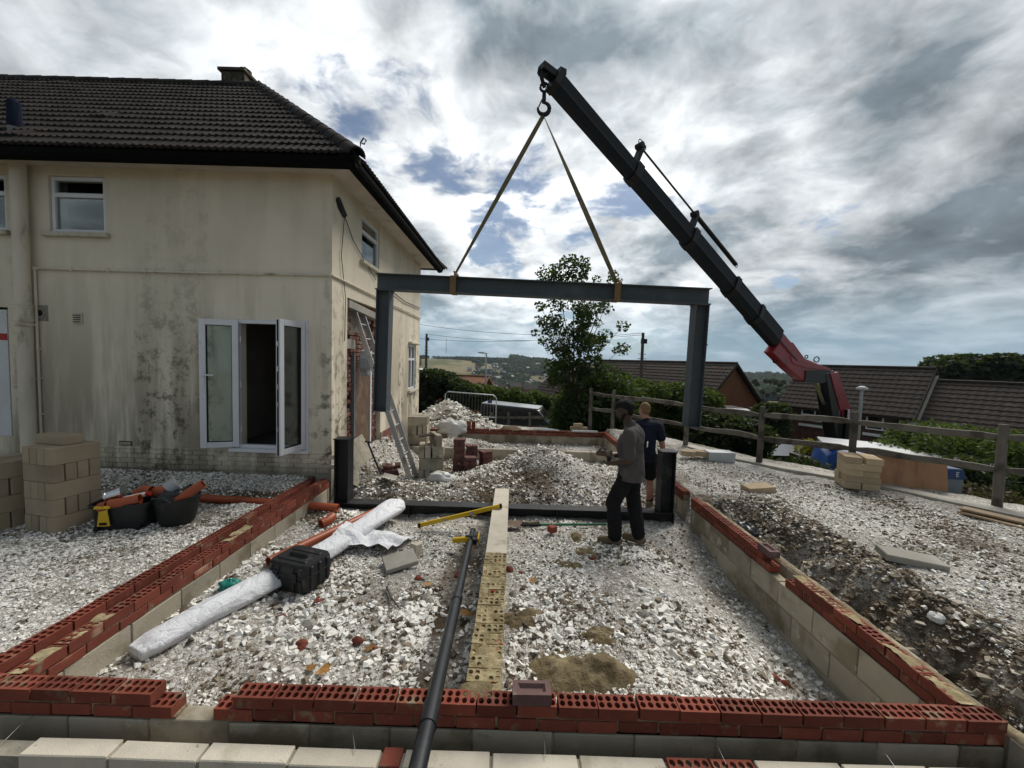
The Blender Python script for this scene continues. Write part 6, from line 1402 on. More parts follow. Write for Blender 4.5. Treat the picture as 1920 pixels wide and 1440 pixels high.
mass('conifer_hedge', 'tall dark clipped hedge across the road behind the barrier', 'hedge', 785, 885, [694, 694, 700, 712, 728], 27, 2.5, -2.6, 26000, .17, M['leaf_dark'])
mass('laurel_hedge', 'bright green hedge behind the dark van', 'hedge', 884, 1075, [722, 726, 728, 731, 738, 745, 752], 27.5, 2.0, -3.0, 22000, .20, M['leaf_hedge'])
mass('bramble_bank', 'green bramble bank under the young sycamore', 'bramble', 1058, 1165, [745, 725, 705, 700, 712], 14.2, 1.6, -1.2, 16000, .10, M['leaf_sap'])
mass('shrub_bank', 'mixed green shrubs in front of the long brown roof', 'shrub', 1125, 1320, [712, 700, 716, 722, 720, 735], 15.5, 2.2, -1.6, 24000, .11, M['leaf_bush'])
mass('garden_hedge', 'dark garden hedge below the orange brick gable', 'hedge', 1310, 1415, [778, 774, 778, 784, 800], 13.5, 1.2, -1.6, 12000, .10, M['leaf_dark'])
mass('evergreen_shrub', 'dark evergreen shrubs between the orange gable and the red brick house', 'shrub', 1425, 1462, [770, 765, 755, 760], 24, 1.6, -4.5, 7000, .16, M['leaf_dark'])
mass('bramble_bank', 'bramble and young green growth behind the plywood sheet', 'bramble', 1690, 1850, [835, 825, 812, 803, 806, 812], 9.4, 1.4, -1.0, 22000, .065, M['leaf_bush'])
mass('bramble_bank', 'leafy green growth behind the last fence post', 'bramble', 1810, 2050, [800, 812, 820, 825], 8.2, 1.2, -.9, 16000, .065, M['leaf_bush'])
mass('bramble_bank', 'dark bramble growth beside the bin below the fence', 'bramble', 1782, 1862, [862, 866, 862, 868], 7.4, .5, -.4, 5000, .055, M['leaf_dark'])
mass('dead_stalks', 'dry brown stalks and weeds at the foot of the fence', 'weeds', 1775, 1900, [915, 905, 915, 925], 6.35, .5, .1, 2600, .04, M['leaf_dead'])
mass('weeds', 'dark weeds below the fence beside the blue van', 'weeds', 1445, 1540, [866, 856, 858, 868], 8.4, .5, -.2, 2500, .05, M['leaf_dark'])
mass('yellow_shrub', 'small yellow green shrub in the garden of the red brick house', 'shrub', 1508, 1545, [832, 826, 828, 836], 13.5, .5, -1.2, 1500, .07, M['leaf_yellow'])
bt = mass('broad_tree', 'broad dark tree standing beyond the lower tiled roof', 'tree', 1725, 1960, [700, 684, 672, 666, 668, 676, 680, 690], 40, 5, -4, 30000, .30, M['leaf_dark'], rs=2.6)
for ch_ in bt.children: ch_.name = 'crown' if ch_.name.startswith('foliage') else 'trunk'
mass('valley_trees', 'dark trees in the valley beyond the dark van', 'trees', 880, 1070, [738, 742, 736, 742, 732, 736], 60, 8, -8, 9000, .45, M['leaf_wood'])
mass('valley_trees', 'line of dark trees beyond the field between the gable and the crane', 'trees', 1370, 1500, [722, 716, 712, 718], 220, 20, -22, 6000, 1.4, M['leaf_wood'])
# ------------------------------------------------------------------ houses across the road
def gable_house(name, label, G, rd_, L, hw, zr, pitch_drop, zb, wallm, rowh=.34, roofm=None, hip=0.0, tiles=True, apex_gable=True):
    """G: ridge end towards us; rd_: unit ridge direction; hw: half width; zr ridge level; drop to the eaves"""
    t = thing(name, label, 'house', (G[0]+rd_[0]*L/2, G[1]+rd_[1]*L/2, zb)); u = Vector((rd_[0], rd_[1], 0)); w = Vector((u.y, -u.x, 0)); G = Vector((G[0], G[1], 0))
    def Q(a, b, z): p = G+u*a+w*b; return (p.x, p.y, z)
    ze = zr-pitch_drop; ov = .3; k = pitch_drop/hw
    m = MB(); a0, a1 = .0, L; e = hw-.05
    m.add([Q(a0, -e, zb), Q(a0, e, zb), Q(a0, e, ze+.03), Q(a0, 0, zr-.08), Q(a0, -e, ze+.03), Q(a1, -e, zb), Q(a1, e, zb), Q(a1, e, ze+.03), Q(a1, 0, zr-.08), Q(a1, -e, ze+.03)], [(0, 1, 2, 3, 4), (9, 8, 7, 6, 5), (0, 5, 6, 1), (1, 6, 7, 2), (4, 9, 5, 0), (2, 7, 8, 3), (3, 8, 9, 4)])
    wo = m.build('wall', wallm, t)
    rows = max(4, int(math.hypot(hw+ov, k*(hw+ov))/rowh))
    ro_ = MB()
    for s in (-1, 1):
        ro_.add([Q(-ov, s*(hw+ov), ze-k*ov), Q(L+ov, s*(hw+ov), ze-k*ov), Q(L+ov-hip, 0, zr), Q(-ov+0, 0, zr)], [(0, 1, 2, 3)])
        ro_.add([Q(-ov, s*(hw+ov), ze-k*ov-.08), Q(L+ov, s*(hw+ov), ze-k*ov-.08), Q(L+ov-hip, 0, zr-.08), Q(-ov+0, 0, zr-.08)], [(0, 1, 2, 3)])
        ro_.beam(Q(-ov-.02, s*(hw+ov), ze-k*ov-.03), Q(-ov-.02, 0, zr-.03), .05, .16)
    ro_o = ro_.build('roof', roofm or M['fartile'], t)
    # courses of tiles as stepped, corrugated strips, one part each
    if tiles:
        sl = math.hypot(hw+ov, k*(hw+ov)); n = int((L+2*ov)/.15)
        for s in (-1, 1):
            if s*w.y > 0 and abs(w.y) > .3: continue         # far slope stays plain
            for r in range(rows):
                f0, f1 = r/rows, (r+1.12)/rows; c = MB(); vs = []
                for j in range(n+1):
                    a = -ov+(L+2*ov-hip*(f0))*j/n; hb = .03*(j % 2)
                    for f, dz in ((f0, .075+hb), (f1, .035+hb), (f0, .0)):
                        f = min(f, 1.0); vs.append(Q(a, s*(hw+ov)*(1-f), ze-k*ov+(zr-ze+k*ov)*f+dz))
                c.add(vs, [(3*j, 3*j+3, 3*j+4, 3*j+1) for j in range(n)]+[(3*j+2, 3*j+5, 3*j+3, 3*j) for j in range(n)]); c.build('tile_course', roofm or M['fartile'], ro_o)
    rr = MB(); rr.tube([Q(-ov, 0, zr+.04), Q(L+ov-hip, 0, zr+.04)], .10, 8); rr.build('ridge', roofm or M['fartile'], ro_o)
    return t, Q, ze
hB, QB, zeB = gable_house('house', 'long brown tiled house with orange brick gable beyond the rail fence', (14.6, 26.8), (-.53, .848), 12.0, 3.9, 2.62, 3.0, -4.8, M['orangewall'])
EL = Vector((17.6, 26.1)); eD = Vector((.531, -.847)); pD = Vector((.847, .531)); RL = EL+pD*2.9
G1 = RL+eD*6.0
hR, QR, zeR = gable_house('house', 'red brick house with brown tiled roof behind the crane', tuple(G1), (-eD.x, -eD.y), 6.0, 2.75, 2.62, 2.4, -5.0, M['redwall'])
G2 = RL+eD*13.5-pD*.1
hS, QS, zeS = gable_house('house', 'lower brown tiled house adjoining the red brick one', tuple(G2), (-eD.x, -eD.y), 7.2, 3.1, 1.95, 2.6, -5.0, M['redwall'])
fl_ = MB(); a = RL+eD*6.22; b = a-pD*3.3; fl_.beam((a.x, a.y, 2.22), (b.x, b.y, -.62), .40, .12); fl_.build('lead_flashing', M['concrete'], hS)
nF = Vector((-pD.x, -pD.y, 0))          # outward normal of the fronts
def far_window(house_, s0, z0, w, h, lights=2):
    c = EL+eD*s0-pD*(-.12); o = Vector((c.x, c.y, z0)); u = Vector((eD.x, eD.y, 0)); mb = MB(); f = .07
    def bar(a, b, z0_, z1_, t0=.02, t1=.07):
        q = [o+u*x+nF*tt+Vector((0, 0, z)) for z in (z0_, z1_) for x, tt in ((a, t0), (b, t0), (b, t1), (a, t1))]; mb.add(q, [(0, 3, 2, 1), (4, 5, 6, 7), (0, 1, 5, 4), (1, 2, 6, 5), (2, 3, 7, 6), (3, 0, 4, 7)])
    bar(0, w, 0, f); bar(0, w, h-f, h)
    for i in range(lights+1): x = (w-f)*i/lights; bar(x, x+f, f, h-f)
    bar(f, w*.5, h*.45, h*.45+f); fo = mb.build('window', M['upvc'], house_)
    mb = MB(); bar(f*.5, w-f*.5, f*.5, h-f*.5, .0, .03); mb.build('pane', M['carglass'], fo)
    mb = MB(); bar(-.1, w+.1, -.35, -.2, .0, .12); mb.build('sill', M['upvc'], house_)
far_window(hR, 1.1, -.80, 1.45, .80); far_window(hR, 4.3, -.85, 1.45, .85, 2); far_window(hS, 8.6, -1.6, 1.4, .9); far_window(hR, 4.4, -3.6, 1.5, 1.1, 3)
porch = thing('porch', 'white handrail and dark porch below the red brick house', 'porch', (12.5, 17.0, -3.0))
pr_ = P3(1462, 835, 17); MB().tube([pr_+Vector((0, 0, -1.2)), pr_, pr_+Vector((.55, 0, -.32)), pr_+Vector((.55, 0, -1.4))], .035, 6).build('handrail', M['upvc'], porch)
MB().tube([pr_+Vector((.25, 0, -.15)), pr_+Vector((.25, 0, -1.3))], .025, 6).build('baluster', M['upvc'], porch); MB().box((pr_.x-.4, pr_.y+.4, -4), (pr_.x+3.6, pr_.y+.6, -1.1)).build('dark_door_wall', M['redwall'], porch)
hh_, _, _ = gable_house('house', 'small dark tiled house roof showing left of the young sycamore', (6.2, 33.0), (-.5, .866), 5.0, 2.2, 1.15, 1.8, -5.5, M['redwall'])
hb_, _, _ = gable_house('bungalow', 'bungalow with weathered orange tiled roof beyond the dark hedge', (-3.0, 44), (-.98, .2), 5.5, 3.2, .55, 1.7, -4.5, M['orangewall'], roofm=mat('orange_roof_tile', (.22, .105, .06), .9, .2, 2, (.13, .08, .055), .5, .65, 1.2, rand=.1), tiles=False)
tag(hb_, 'bungalow with weathered orange tiled roof beyond the dark hedge', 'bungalow')
gr = P3(795, 700, 30); shed = thing('garage', 'flat roofed garage at the end of the dark hedge', 'garage', (gr.x-1.8, 31, -2.6)); MB().box((gr.x-4, 30, -2.6), (gr.x+.3, 34, 1.3)).build('wall', M['redwall'], shed); MB().box((gr.x-4.2, 29.8, 1.3), (gr.x+.5, 34.2, 1.5)).build('roof', M['ivory'], shed)
# ------------------------------------------------------------------ vehicles
def van(name, label, c, rz, L, Wd, H, prof, paint, roofm, wheel=.32, pitch=0.0, wins=()):
    """prof: side outline fractions (x 0..1 rear to nose, z 0..1)"""
    t = thing(name, label, 'van', c, rz=rz); t.rotation_euler = (0, pitch, rz)
    poly = [((a-.5)*L, .28+b*(H-.28)) for a, b in prof]; b = MB().prism(poly, 1, -Wd/2, Wd/2); bo = link('body', b.mesh('body', paint, bevel=.05, smooth=True, sharp=40), t)
    top = [p for p in poly if p[1] > H*.93]; xa, xb = min(p[0] for p in top), max(p[0] for p in top)
    link('roof', MB().box((xa+.05, -Wd/2+.06, H-.015), (xb-.02, Wd/2-.06, H+.03)).mesh('roof', roofm, bevel=.012), t)
    for (a0, a1, z0, z1, sl) in wins:
        for s in (-1, 1):
            y = s*(Wd/2+.004); link('window', MB().add([((a0-.5)*L, y, z0*H), ((a1-.5)*L, y, z0*H), ((a1-.5-sl)*L, y, z1*H), ((a0-.5)*L, y, z1*H), ((a0-.5)*L, y-s*.03, z0*H), ((a1-.5)*L, y-s*.03, z0*H), ((a1-.5-sl)*L, y-s*.03, z1*H), ((a0-.5)*L, y-s*.03, z1*H)], [(0, 1, 2, 3), (7, 6, 5, 4), (0, 4, 5, 1), (1, 5, 6, 2), (2, 6, 7, 3), (3, 7, 4, 0)]).mesh('window', M['carglass']), t)
    for a in (.2, .82):
        for s in (-1, 1):
            x = (a-.5)*L; y = s*(Wd/2-.10); w_ = link('wheel', MB().tube([(x, y-.11, wheel), (x, y+.11, wheel)], wheel, 20).mesh('wheel', M['tyre'], smooth=True, sharp=40), t); link('rim', MB().tube([(x, y+s*.10, wheel), (x, y+s*.115, wheel)], wheel*.62, 16).mesh('rim', M['silver_paint']), w_)
    for s in (-1, 1):
        link('headlight', MB().cbox((.47*L, s*(Wd/2-.2), .38*H), (.12, .25, .16)).mesh('headlight', M['ivory'], bevel=.03), t); link('tail_light', MB().cbox((-.5*L, s*(Wd/2-.06), .55*H), (.06, .14, .4)).mesh('tail_light', M['red_light'], bevel=.02), t)
    # windscreen
    ws = [p for p in poly]; i = max(range(len(ws)), key=lambda k_: ws[k_][0]*0+(abs(ws[k_][1]-ws[(k_+1) % len(ws)][1]) if ws[k_][1] > .5*H and ws[(k_+1) % len(ws)][1] > .45*H and ws[k_][0] > 0 else 0))
    return t
VP = [(0, .0), (1, .0), (1.0, .36), (.985, .46), (.86, .60), (.74, .97), (.70, 1), (.03, 1), (0, .93)]
c = P3(975, 800, 24.0); v1 = van('van', 'dark grey passenger van parked in front of the green hedge', (c.x, 24.0, -2.25), R(-12), 4.7, 1.9, 1.95, VP, M['dark_paint'], M['silver_paint'], pitch=R(3), wins=((.07, .30, .55, .90, 0), (.33, .53, .55, .90, 0), (.56, .83, .56, .90, .08)))
link('windscreen', MB().add([(.355*4.7, -.8, 1.30), (.355*4.7, .8, 1.30), (.255*4.7, .72, 1.86), (.255*4.7, -.72, 1.86), (.345*4.7, -.8, 1.28), (.345*4.7, .8, 1.28), (.245*4.7, .72, 1.84), (.245*4.7, -.72, 1.84)], [(0, 1, 2, 3), (7, 6, 5, 4), (0, 4, 5, 1), (1, 5, 6, 2), (2, 6, 7, 3), (3, 7, 4, 0)]).mesh('windscreen', M['carglass']), v1)
c = P3(1640, 845, 9.3); v2 = van('van', 'blue van with white roof below the fence behind the block pile', (8.8, 9.45, -1.68), R(150), 3.2, 1.8, 2.25, [(0, 0), (1, 0), (1, .40), (.97, .52), (.90, .60), (.86, .93), (.80, 1), (.02, 1), (0, .95)], M['blue_paint'], M['white_paint'], wins=((.62, .86, .60, .88, .06),))
c = P3(868, 770, 38); v3 = van('car', 'small white car parked up the road beyond the barrier', (c.x, 38, float(hg(c.x, 38))+.02), R(-75), 3.9, 1.7, 1.5, [(0, 0), (1, 0), (1, .45), (.78, .55), (.60, .97), (.18, 1), (.03, .62), (0, .5)], M['white_paint'], M['white_paint'], .3, wins=((.18, .70, .62, .92, .08),)); v3['category'] = 'car'
link('rear_window', MB().box((-1.86, -.62, .95), (-1.83, .62, 1.3)).mesh('rear_window', M['carglass']), v3)
# ------------------------------------------------------------------ poles, lamps, wires
def pole(p, H, label, r=.11):
    t = thing('telegraph_pole', label, 'telegraph pole', (p.x, p.y, p.z-H)); MB().tube([(p.x, p.y, p.z-H), (p.x, p.y, p.z)], [r*1.3, r], 8).build('post', M['bark'], t)
    MB().box((p.x-.12, p.y-.1, p.z-.8), (p.x+.3, p.y+.1, p.z-.45)).build('junction_box', M['crane_black'], t)
    for k in range(4): MB().box((p.x-.3, p.y-.02, p.z-1.6-.35*k), (p.x+.3, p.y+.02, p.z-1.56-.35*k)).build('step', M['crane_black'], t)
    return t
pa_ = P3(1206, 624, 30); pole(pa_, 7, 'wooden telegraph pole behind the long brown roof'); pb2 = P3(800, 626, 48); pole(pb2, 8, 'wooden telegraph pole beyond the dark hedge by the house', .13)
def wire(p, q, sag, lab, r=.012):
    pts = [Vector(p).lerp(Vector(q), k/12)-Vector((0, 0, sag*4*(k/12)*(1-k/12))) for k in range(13)]; one(MB().tube(pts, r, 4), 'overhead_wire', M['crane_black'], lab, 'wire', pts[0])
wire(pa_, P3(780, 634, 46), .5, 'overhead wire running low between the two telegraph poles', .016); wire(pa_+Vector((0, 0, -.15)), pb2, .6, 'second overhead wire just below the first', .016); wire(P3(1100, 629, 28), P3(780, 607, 40), .3, 'upper overhead wire passing above the hillside', .016)
for a, b in ((1172, 690), (1232, 690), (1180, 690)): wire(pa_+Vector((0, 0, -.6)), P3(a, b, 27), .0, 'thin service wire dropping from the telegraph pole at column %s' % {1172: 'towards the sycamore', 1232: 'towards the crane', 1180: 'down to the roof'}[a], .009) if 0 else None
def lamp(p, H, label, arm=0.0, r=.05):
    t = thing('street_lamp', label, 'street lamp', (p.x, p.y, p.z-H)); MB().tube([(p.x, p.y, p.z-H), (p.x, p.y, p.z)], [r*1.4, r], 8).build('post', M['galv'], t)
    if arm: MB().tube([(p.x, p.y, p.z-.03), (p.x-arm, p.y, p.z)], r*.8, 6).build('arm', M['galv'], t); MB().cbox((p.x-arm, p.y, p.z+.02), (.5, .2, .12)).build('lamp_head', M['galv'], t, bevel=.02)
    else: MB().lathe([(.05, 0), (.16, .05), (.17, .11), (.05, .17)], 12, (p.x, p.y, p.z)).build('lamp_head', M['ivory'], t, smooth=True)
lamp(P3(912, 662, 34), 6, 'slim grey street lamp above the bright green hedge', .45, .06); lamp(P3(1616, 733, 14), 4.6, 'short garden lamp post in front of the red brick house', 0, .045)
ms = P3(837, 633, 1450); tm_ = thing('radio_mast', 'thin radio mast on the skyline of the far hill', 'mast', (ms.x, ms.y, ms.z-55)); MB().tube([(ms.x, ms.y, ms.z-55), (ms.x, ms.y, ms.z)], [1.2, .5], 5).build('tower', M['galv'], tm_)
for k in range(3): MB().box((ms.x-2.2, ms.y-.3, ms.z-8-9*k), (ms.x+2.2, ms.y+.3, ms.z-7.4-9*k)).build('antenna', M['galv'], tm_)
# ------------------------------------------------------------------ the far hillside: woods and town
def wood(name, label, n, az0, az1, d0, d1, s0, s1, thr, seed):
    az = rng.uniform(az0, az1, n*3); d = rng.uniform(d0, d1, n*3); th = np.arctan(az); x = d*np.sin(th); y = d*np.cos(th)
    k = fbm(az*16+seed, d/170+seed, seed, 4) > thr; x, y = x[k][:n], y[k][:n]; sz = rng.uniform(s0, s1, len(x)); z = hg(x, y)
    m = len(x); per = 14; c = np.repeat(np.stack([x, y, z+sz*.45], -1), per, 0); r = np.repeat(sz, per)
    dd = rng.normal(size=(m*per, 3)); dd /= np.linalg.norm(dd, axis=1)[:, None]; c = c+dd*(r*.42)[:, None]
    o = leaves(name, c, r*.55, np.clip(np.repeat(rng.uniform(0, 1, m), per)*.7+rng.uniform(0, .3, m*per), 0, 1), M['leaf_wood'], None, 1.2); tag(o, label, 'woodland', kind='stuff')
wood('distant_woodland', 'dark woods along the crest and slopes of the far hill', 3600, -.3, .25, 950, 1380, 5, 10, .55, 3)
wood('distant_woodland', 'dark woods on the far skyline between the gable and the crane', 1800, .45, .85, 500, 1450, 8, 16, .40, 8)
wood('distant_trees', 'garden trees among the town houses in the valley', 1500, -.14, .22, 300, 950, 4, 9, .50, 5)
HM = MB(); HM.cur = 0; HM.box((-4.5, -3.5, -4), (4.5, 3.5, 5)); HM.cur = 1; HM.add([(-5, -4, 4.9), (5, -4, 4.9), (5, 4, 4.9), (-5, 4, 4.9), (-5, 0, 8), (5, 0, 8)], [(0, 1, 5, 4), (3, 4, 5, 2), (0, 4, 3), (1, 2, 5), (0, 3, 2, 1)])
HMW = HM.mesh('town_house', [M['ivory'], M['fartile']]); HMB = HM.mesh('town_house', [M['orangewall'], M['fartile']]); HMG = HM.mesh('town_house', [M['concrete'], M['lead']])
for i in range(150):
    az = random.uniform(-.12, .10) if i < 110 else random.uniform(.5, .8); d = random.uniform(330, 1050) if i < 110 else random.uniform(900, 1400); th = math.atan(az); x, y = d*math.sin(th), d*math.cos(th); s = random.uniform(.8, 1.25)
    o = link('town_house', (HMW, HMB, HMG, HMG)[i % 4], None, (x, y, float(hg(x, y))), (0, 0, random.choice((0, .4, 1.2, 1.57))), (s, s, s))
    tag(o, 'tiny distant house among the trees across the valley' if i < 110 else 'tiny distant house on the far skyline beside the crane', 'house', 'houses across the valley' if i < 110 else 'houses on the far skyline')
for i, az in enumerate((-.155, -.148, -.14, -.095, -.088, -.08)):
    d = 1440; th = math.atan(az); x, y = d*math.sin(th), d*math.cos(th); tag(link('town_house', HMG, None, (x, y, float(hg(x, y))+1), (0, 0, 0), (2.0, 1.2, 1.0)), 'long low building on the crest of the far hill', 'building', 'buildings on the hill crest')

# ------------------------------------------------------------------ thin summer haze over the valley
hz = MB().box((-3700, -80, -140), (4500, 5600, 95)).build('haze', None); tag(hz, kind='stuff')
hm = bpy.data.materials.new('haze'); hm.use_nodes = True; ht = NT(hm.node_tree); ht.n.clear(); ho = ht.add('ShaderNodeOutputMaterial'); hv = ht.add('ShaderNodeVolumePrincipled')
hv.inputs['Density'].default_value = .00012; hv.inputs['Color'].default_value = (.72, .86, 1.0, 1); ht.l.new(hv.outputs[0], ho.inputs['Volume']); hz.data.materials.append(hm)
# ------------------------------------------------------------------ the two workers
def cap(mb, p, q, r0, r1, n=16, k=8, sx=1.0, sy=1.0, up=(0, 1, 0)):
    """tapered capsule, optionally flattened across"""
    p = Vector(p); q = Vector(q); x, y, z = mb.frame(p, q, up); L = (q-p).length; rings = []
    for i in range(5): a = math.pi/2*(1-i/4.0001); rings.append((p-z*r0*math.sin(a), r0*math.cos(a)+1e-4))
    for i in range(1, k): t = i/k; rings.append((p.lerp(q, t), r0+(r1-r0)*t))
    for i in range(5): a = math.pi/2*i/4.0001; rings.append((q+z*r1*math.sin(a), r1*math.cos(a)+1e-4))
    vs = [c+x*math.cos(2*math.pi*j/n)*r*sx+y*math.sin(2*math.pi*j/n)*r*sy for c, r in rings for j in range(n)]; m = len(rings)
    mb.add(vs, [(i*n+j, i*n+(j+1) % n, (i+1)*n+(j+1) % n, (i+1)*n+j) for i in range(m-1) for j in range(n)]+[tuple(range(n))[::-1], tuple(range((m-1)*n, m*n))]); return mb
def ell(mb, c, d, rot=None, n=18, k=12):
    c = Vector(c); vs = []
    for i in range(k+1):
        ph = math.pi*i/k
        for j in range(n):
            t = 2*math.pi*j/n; v = Vector((math.sin(ph)*math.cos(t)*d[0]+1e-5*math.cos(t), math.sin(ph)*math.sin(t)*d[1]+1e-5*math.sin(t), math.cos(ph)*d[2])); vs.append(c+(rot @ v if rot else v))
    mb.add(vs, [(i*n+j, (i+1)*n+j, (i+1)*n+(j+1) % n, i*n+(j+1) % n) for i in range(k) for j in range(n)]+[tuple(range(n)), tuple(range(k*n, (k+1)*n))[::-1]]); return mb
def fuse(mb, name, m, parent, voxel=.009, smooth=4, wrinkle=0.0, ws=9.0, seed=1, hem=None):
    """union of overlapping volumes -> one continuous smooth skin"""
    me = mb.mesh('tmp'); o = bpy.data.objects.new('tmp_fuse', me); COL.objects.link(o)
    r = o.modifiers.new('r', 'REMESH'); r.mode = 'VOXEL'; r.voxel_size = voxel
    s = o.modifiers.new('s', 'SMOOTH'); s.factor = .5; s.iterations = smooth
    dg = bpy.context.evaluated_depsgraph_get(); dg.update(); out = bpy.data.meshes.new_from_object(o.evaluated_get(dg)); bpy.data.objects.remove(o)
    n = len(out.vertices)
    if wrinkle and n:
        co = np.empty(n*3, np.float32); out.vertices.foreach_get('co', co); co = co.reshape(-1, 3); no = np.empty(n*3, np.float32); out.vertices.foreach_get('normal', no); no = no.reshape(-1, 3)
        w = fbm(co[:, 0]*ws+co[:, 2]*ws*.6+seed, co[:, 2]*ws*1.5+co[:, 1]*ws, seed, 3)-.5; co = co+no*(w*wrinkle)[:, None]; out.vertices.foreach_set('co', co.ravel())
    if hem is not None:      # straight cut edge
        bm = bmesh.new(); bm.from_mesh(out); bmesh.ops.bisect_plane(bm, geom=list(bm.verts)+list(bm.edges)+list(bm.faces), plane_co=(0, 0, hem), plane_no=(.06, 0, 1), clear_inner=True); bm.to_mesh(out); bm.free()
    out.materials.clear(); out.materials.append(m); out.shade_smooth(); out.name = name
    return link(name, out, parent)
def hand(mb, wrist, d, palm_n, curl, size=1.0, thumb_side=1):
    """palm, four unequal curled fingers, thumb from the side of the palm near its base"""
    d = Vector(d).normalized(); pn = Vector(palm_n); pn = (pn-d*pn.dot(d)).normalized(); s = d.cross(pn)*thumb_side; w = Vector(wrist)
    for k in (-.028, -.010, .010, .028): cap(mb, w+s*k*.7*size, w+d*.085*size+s*k*size, .013*size, .013*size, 8, 4)
    for k, L in ((.031, .070), (.011, .080), (-.010, .074), (-.030, .058)):
        b = w+d*.088*size+s*k*size; ang = curl; p = b; dirv = d.copy()
        for j, f in enumerate((.45, .32, .23)):
            dirv = (d*math.cos(ang*(j+.6))+pn*math.sin(ang*(j+.6))); q = p+dirv*L*f*size; cap(mb, p, q, .0098*size*(1-.08*j), .009*size*(1-.08*j), 8, 3); p = q
    b = w+d*.022*size+s*.030*size; m = b+(d*.55+s*.62+pn*.35).normalized()*.042*size; e = m+(d*.85+s*.1+pn*.5).normalized()*.034*size; cap(mb, b, m, .0125*size, .0105*size, 8, 3); cap(mb, m, e, .0105*size, .009*size, 8, 3)
def head(mb, c, f, up, s=1.0):
    """skull, jaw, nose, lips, brow, ears; c centre of the skull, f facing, up crown"""
    f = Vector(f).normalized(); up = Vector(up); up = (up-f*up.dot(f)).normalized(); r = f.cross(up); Rm = Matrix((r, f, up)).transposed(); c = Vector(c); P = lambda x, y, z: c+(r*x+f*y+up*z)*s
    ell(mb, P(0, -.008, .025), (.076*s, .096*s, .095*s), Rm); ell(mb, P(0, .022, -.035), (.060*s, .070*s, .080*s), Rm); ell(mb, P(0, .052, -.085), (.034*s, .034*s, .028*s), Rm)
    cap(mb, P(0, .086, .010), P(0, .104, -.028), .010*s, .015*s, 8, 4); ell(mb, P(0, .096, -.034), (.019*s, .012*s, .010*s), Rm)
    cap(mb, P(-.035, .075, .028), P(.035, .075, .028), .014*s, .014*s, 8, 4); ell(mb, P(0, .083, -.058), (.024*s, .013*s, .007*s), Rm); ell(mb, P(0, .081, -.069), (.021*s, .013*s, .008*s), Rm)
    for q in (-1, 1): ell(mb, P(q*.078, -.004, -.008), (.010*s, .020*s, .032*s), Rm); ell(mb, P(q*.040, .060, -.022), (.022*s, .02*s, .02*s), Rm)
    return P, Rm
def shoe(mb, ankle, d, s=1.0):
    d = Vector(d); d.z = 0; d.normalize(); a = Vector(ankle); z0 = a.z-.075*s
    cap(mb, a+Vector((0, 0, .05)), a+Vector((0, 0, -.03)), .056*s, .055*s, 12, 4); b = Vector((a.x, a.y, z0+.045*s)); cap(mb, b-d*.045*s, b+d*.15*s, .046*s, .043*s, 12, 6); cap(mb, b+Vector((0, 0, -.012*s))-d*.05*s, b+d*.165*s+Vector((0, 0, -.014*s)), .034*s, .034*s, 10, 5, 1.25, .8)
V = Vector
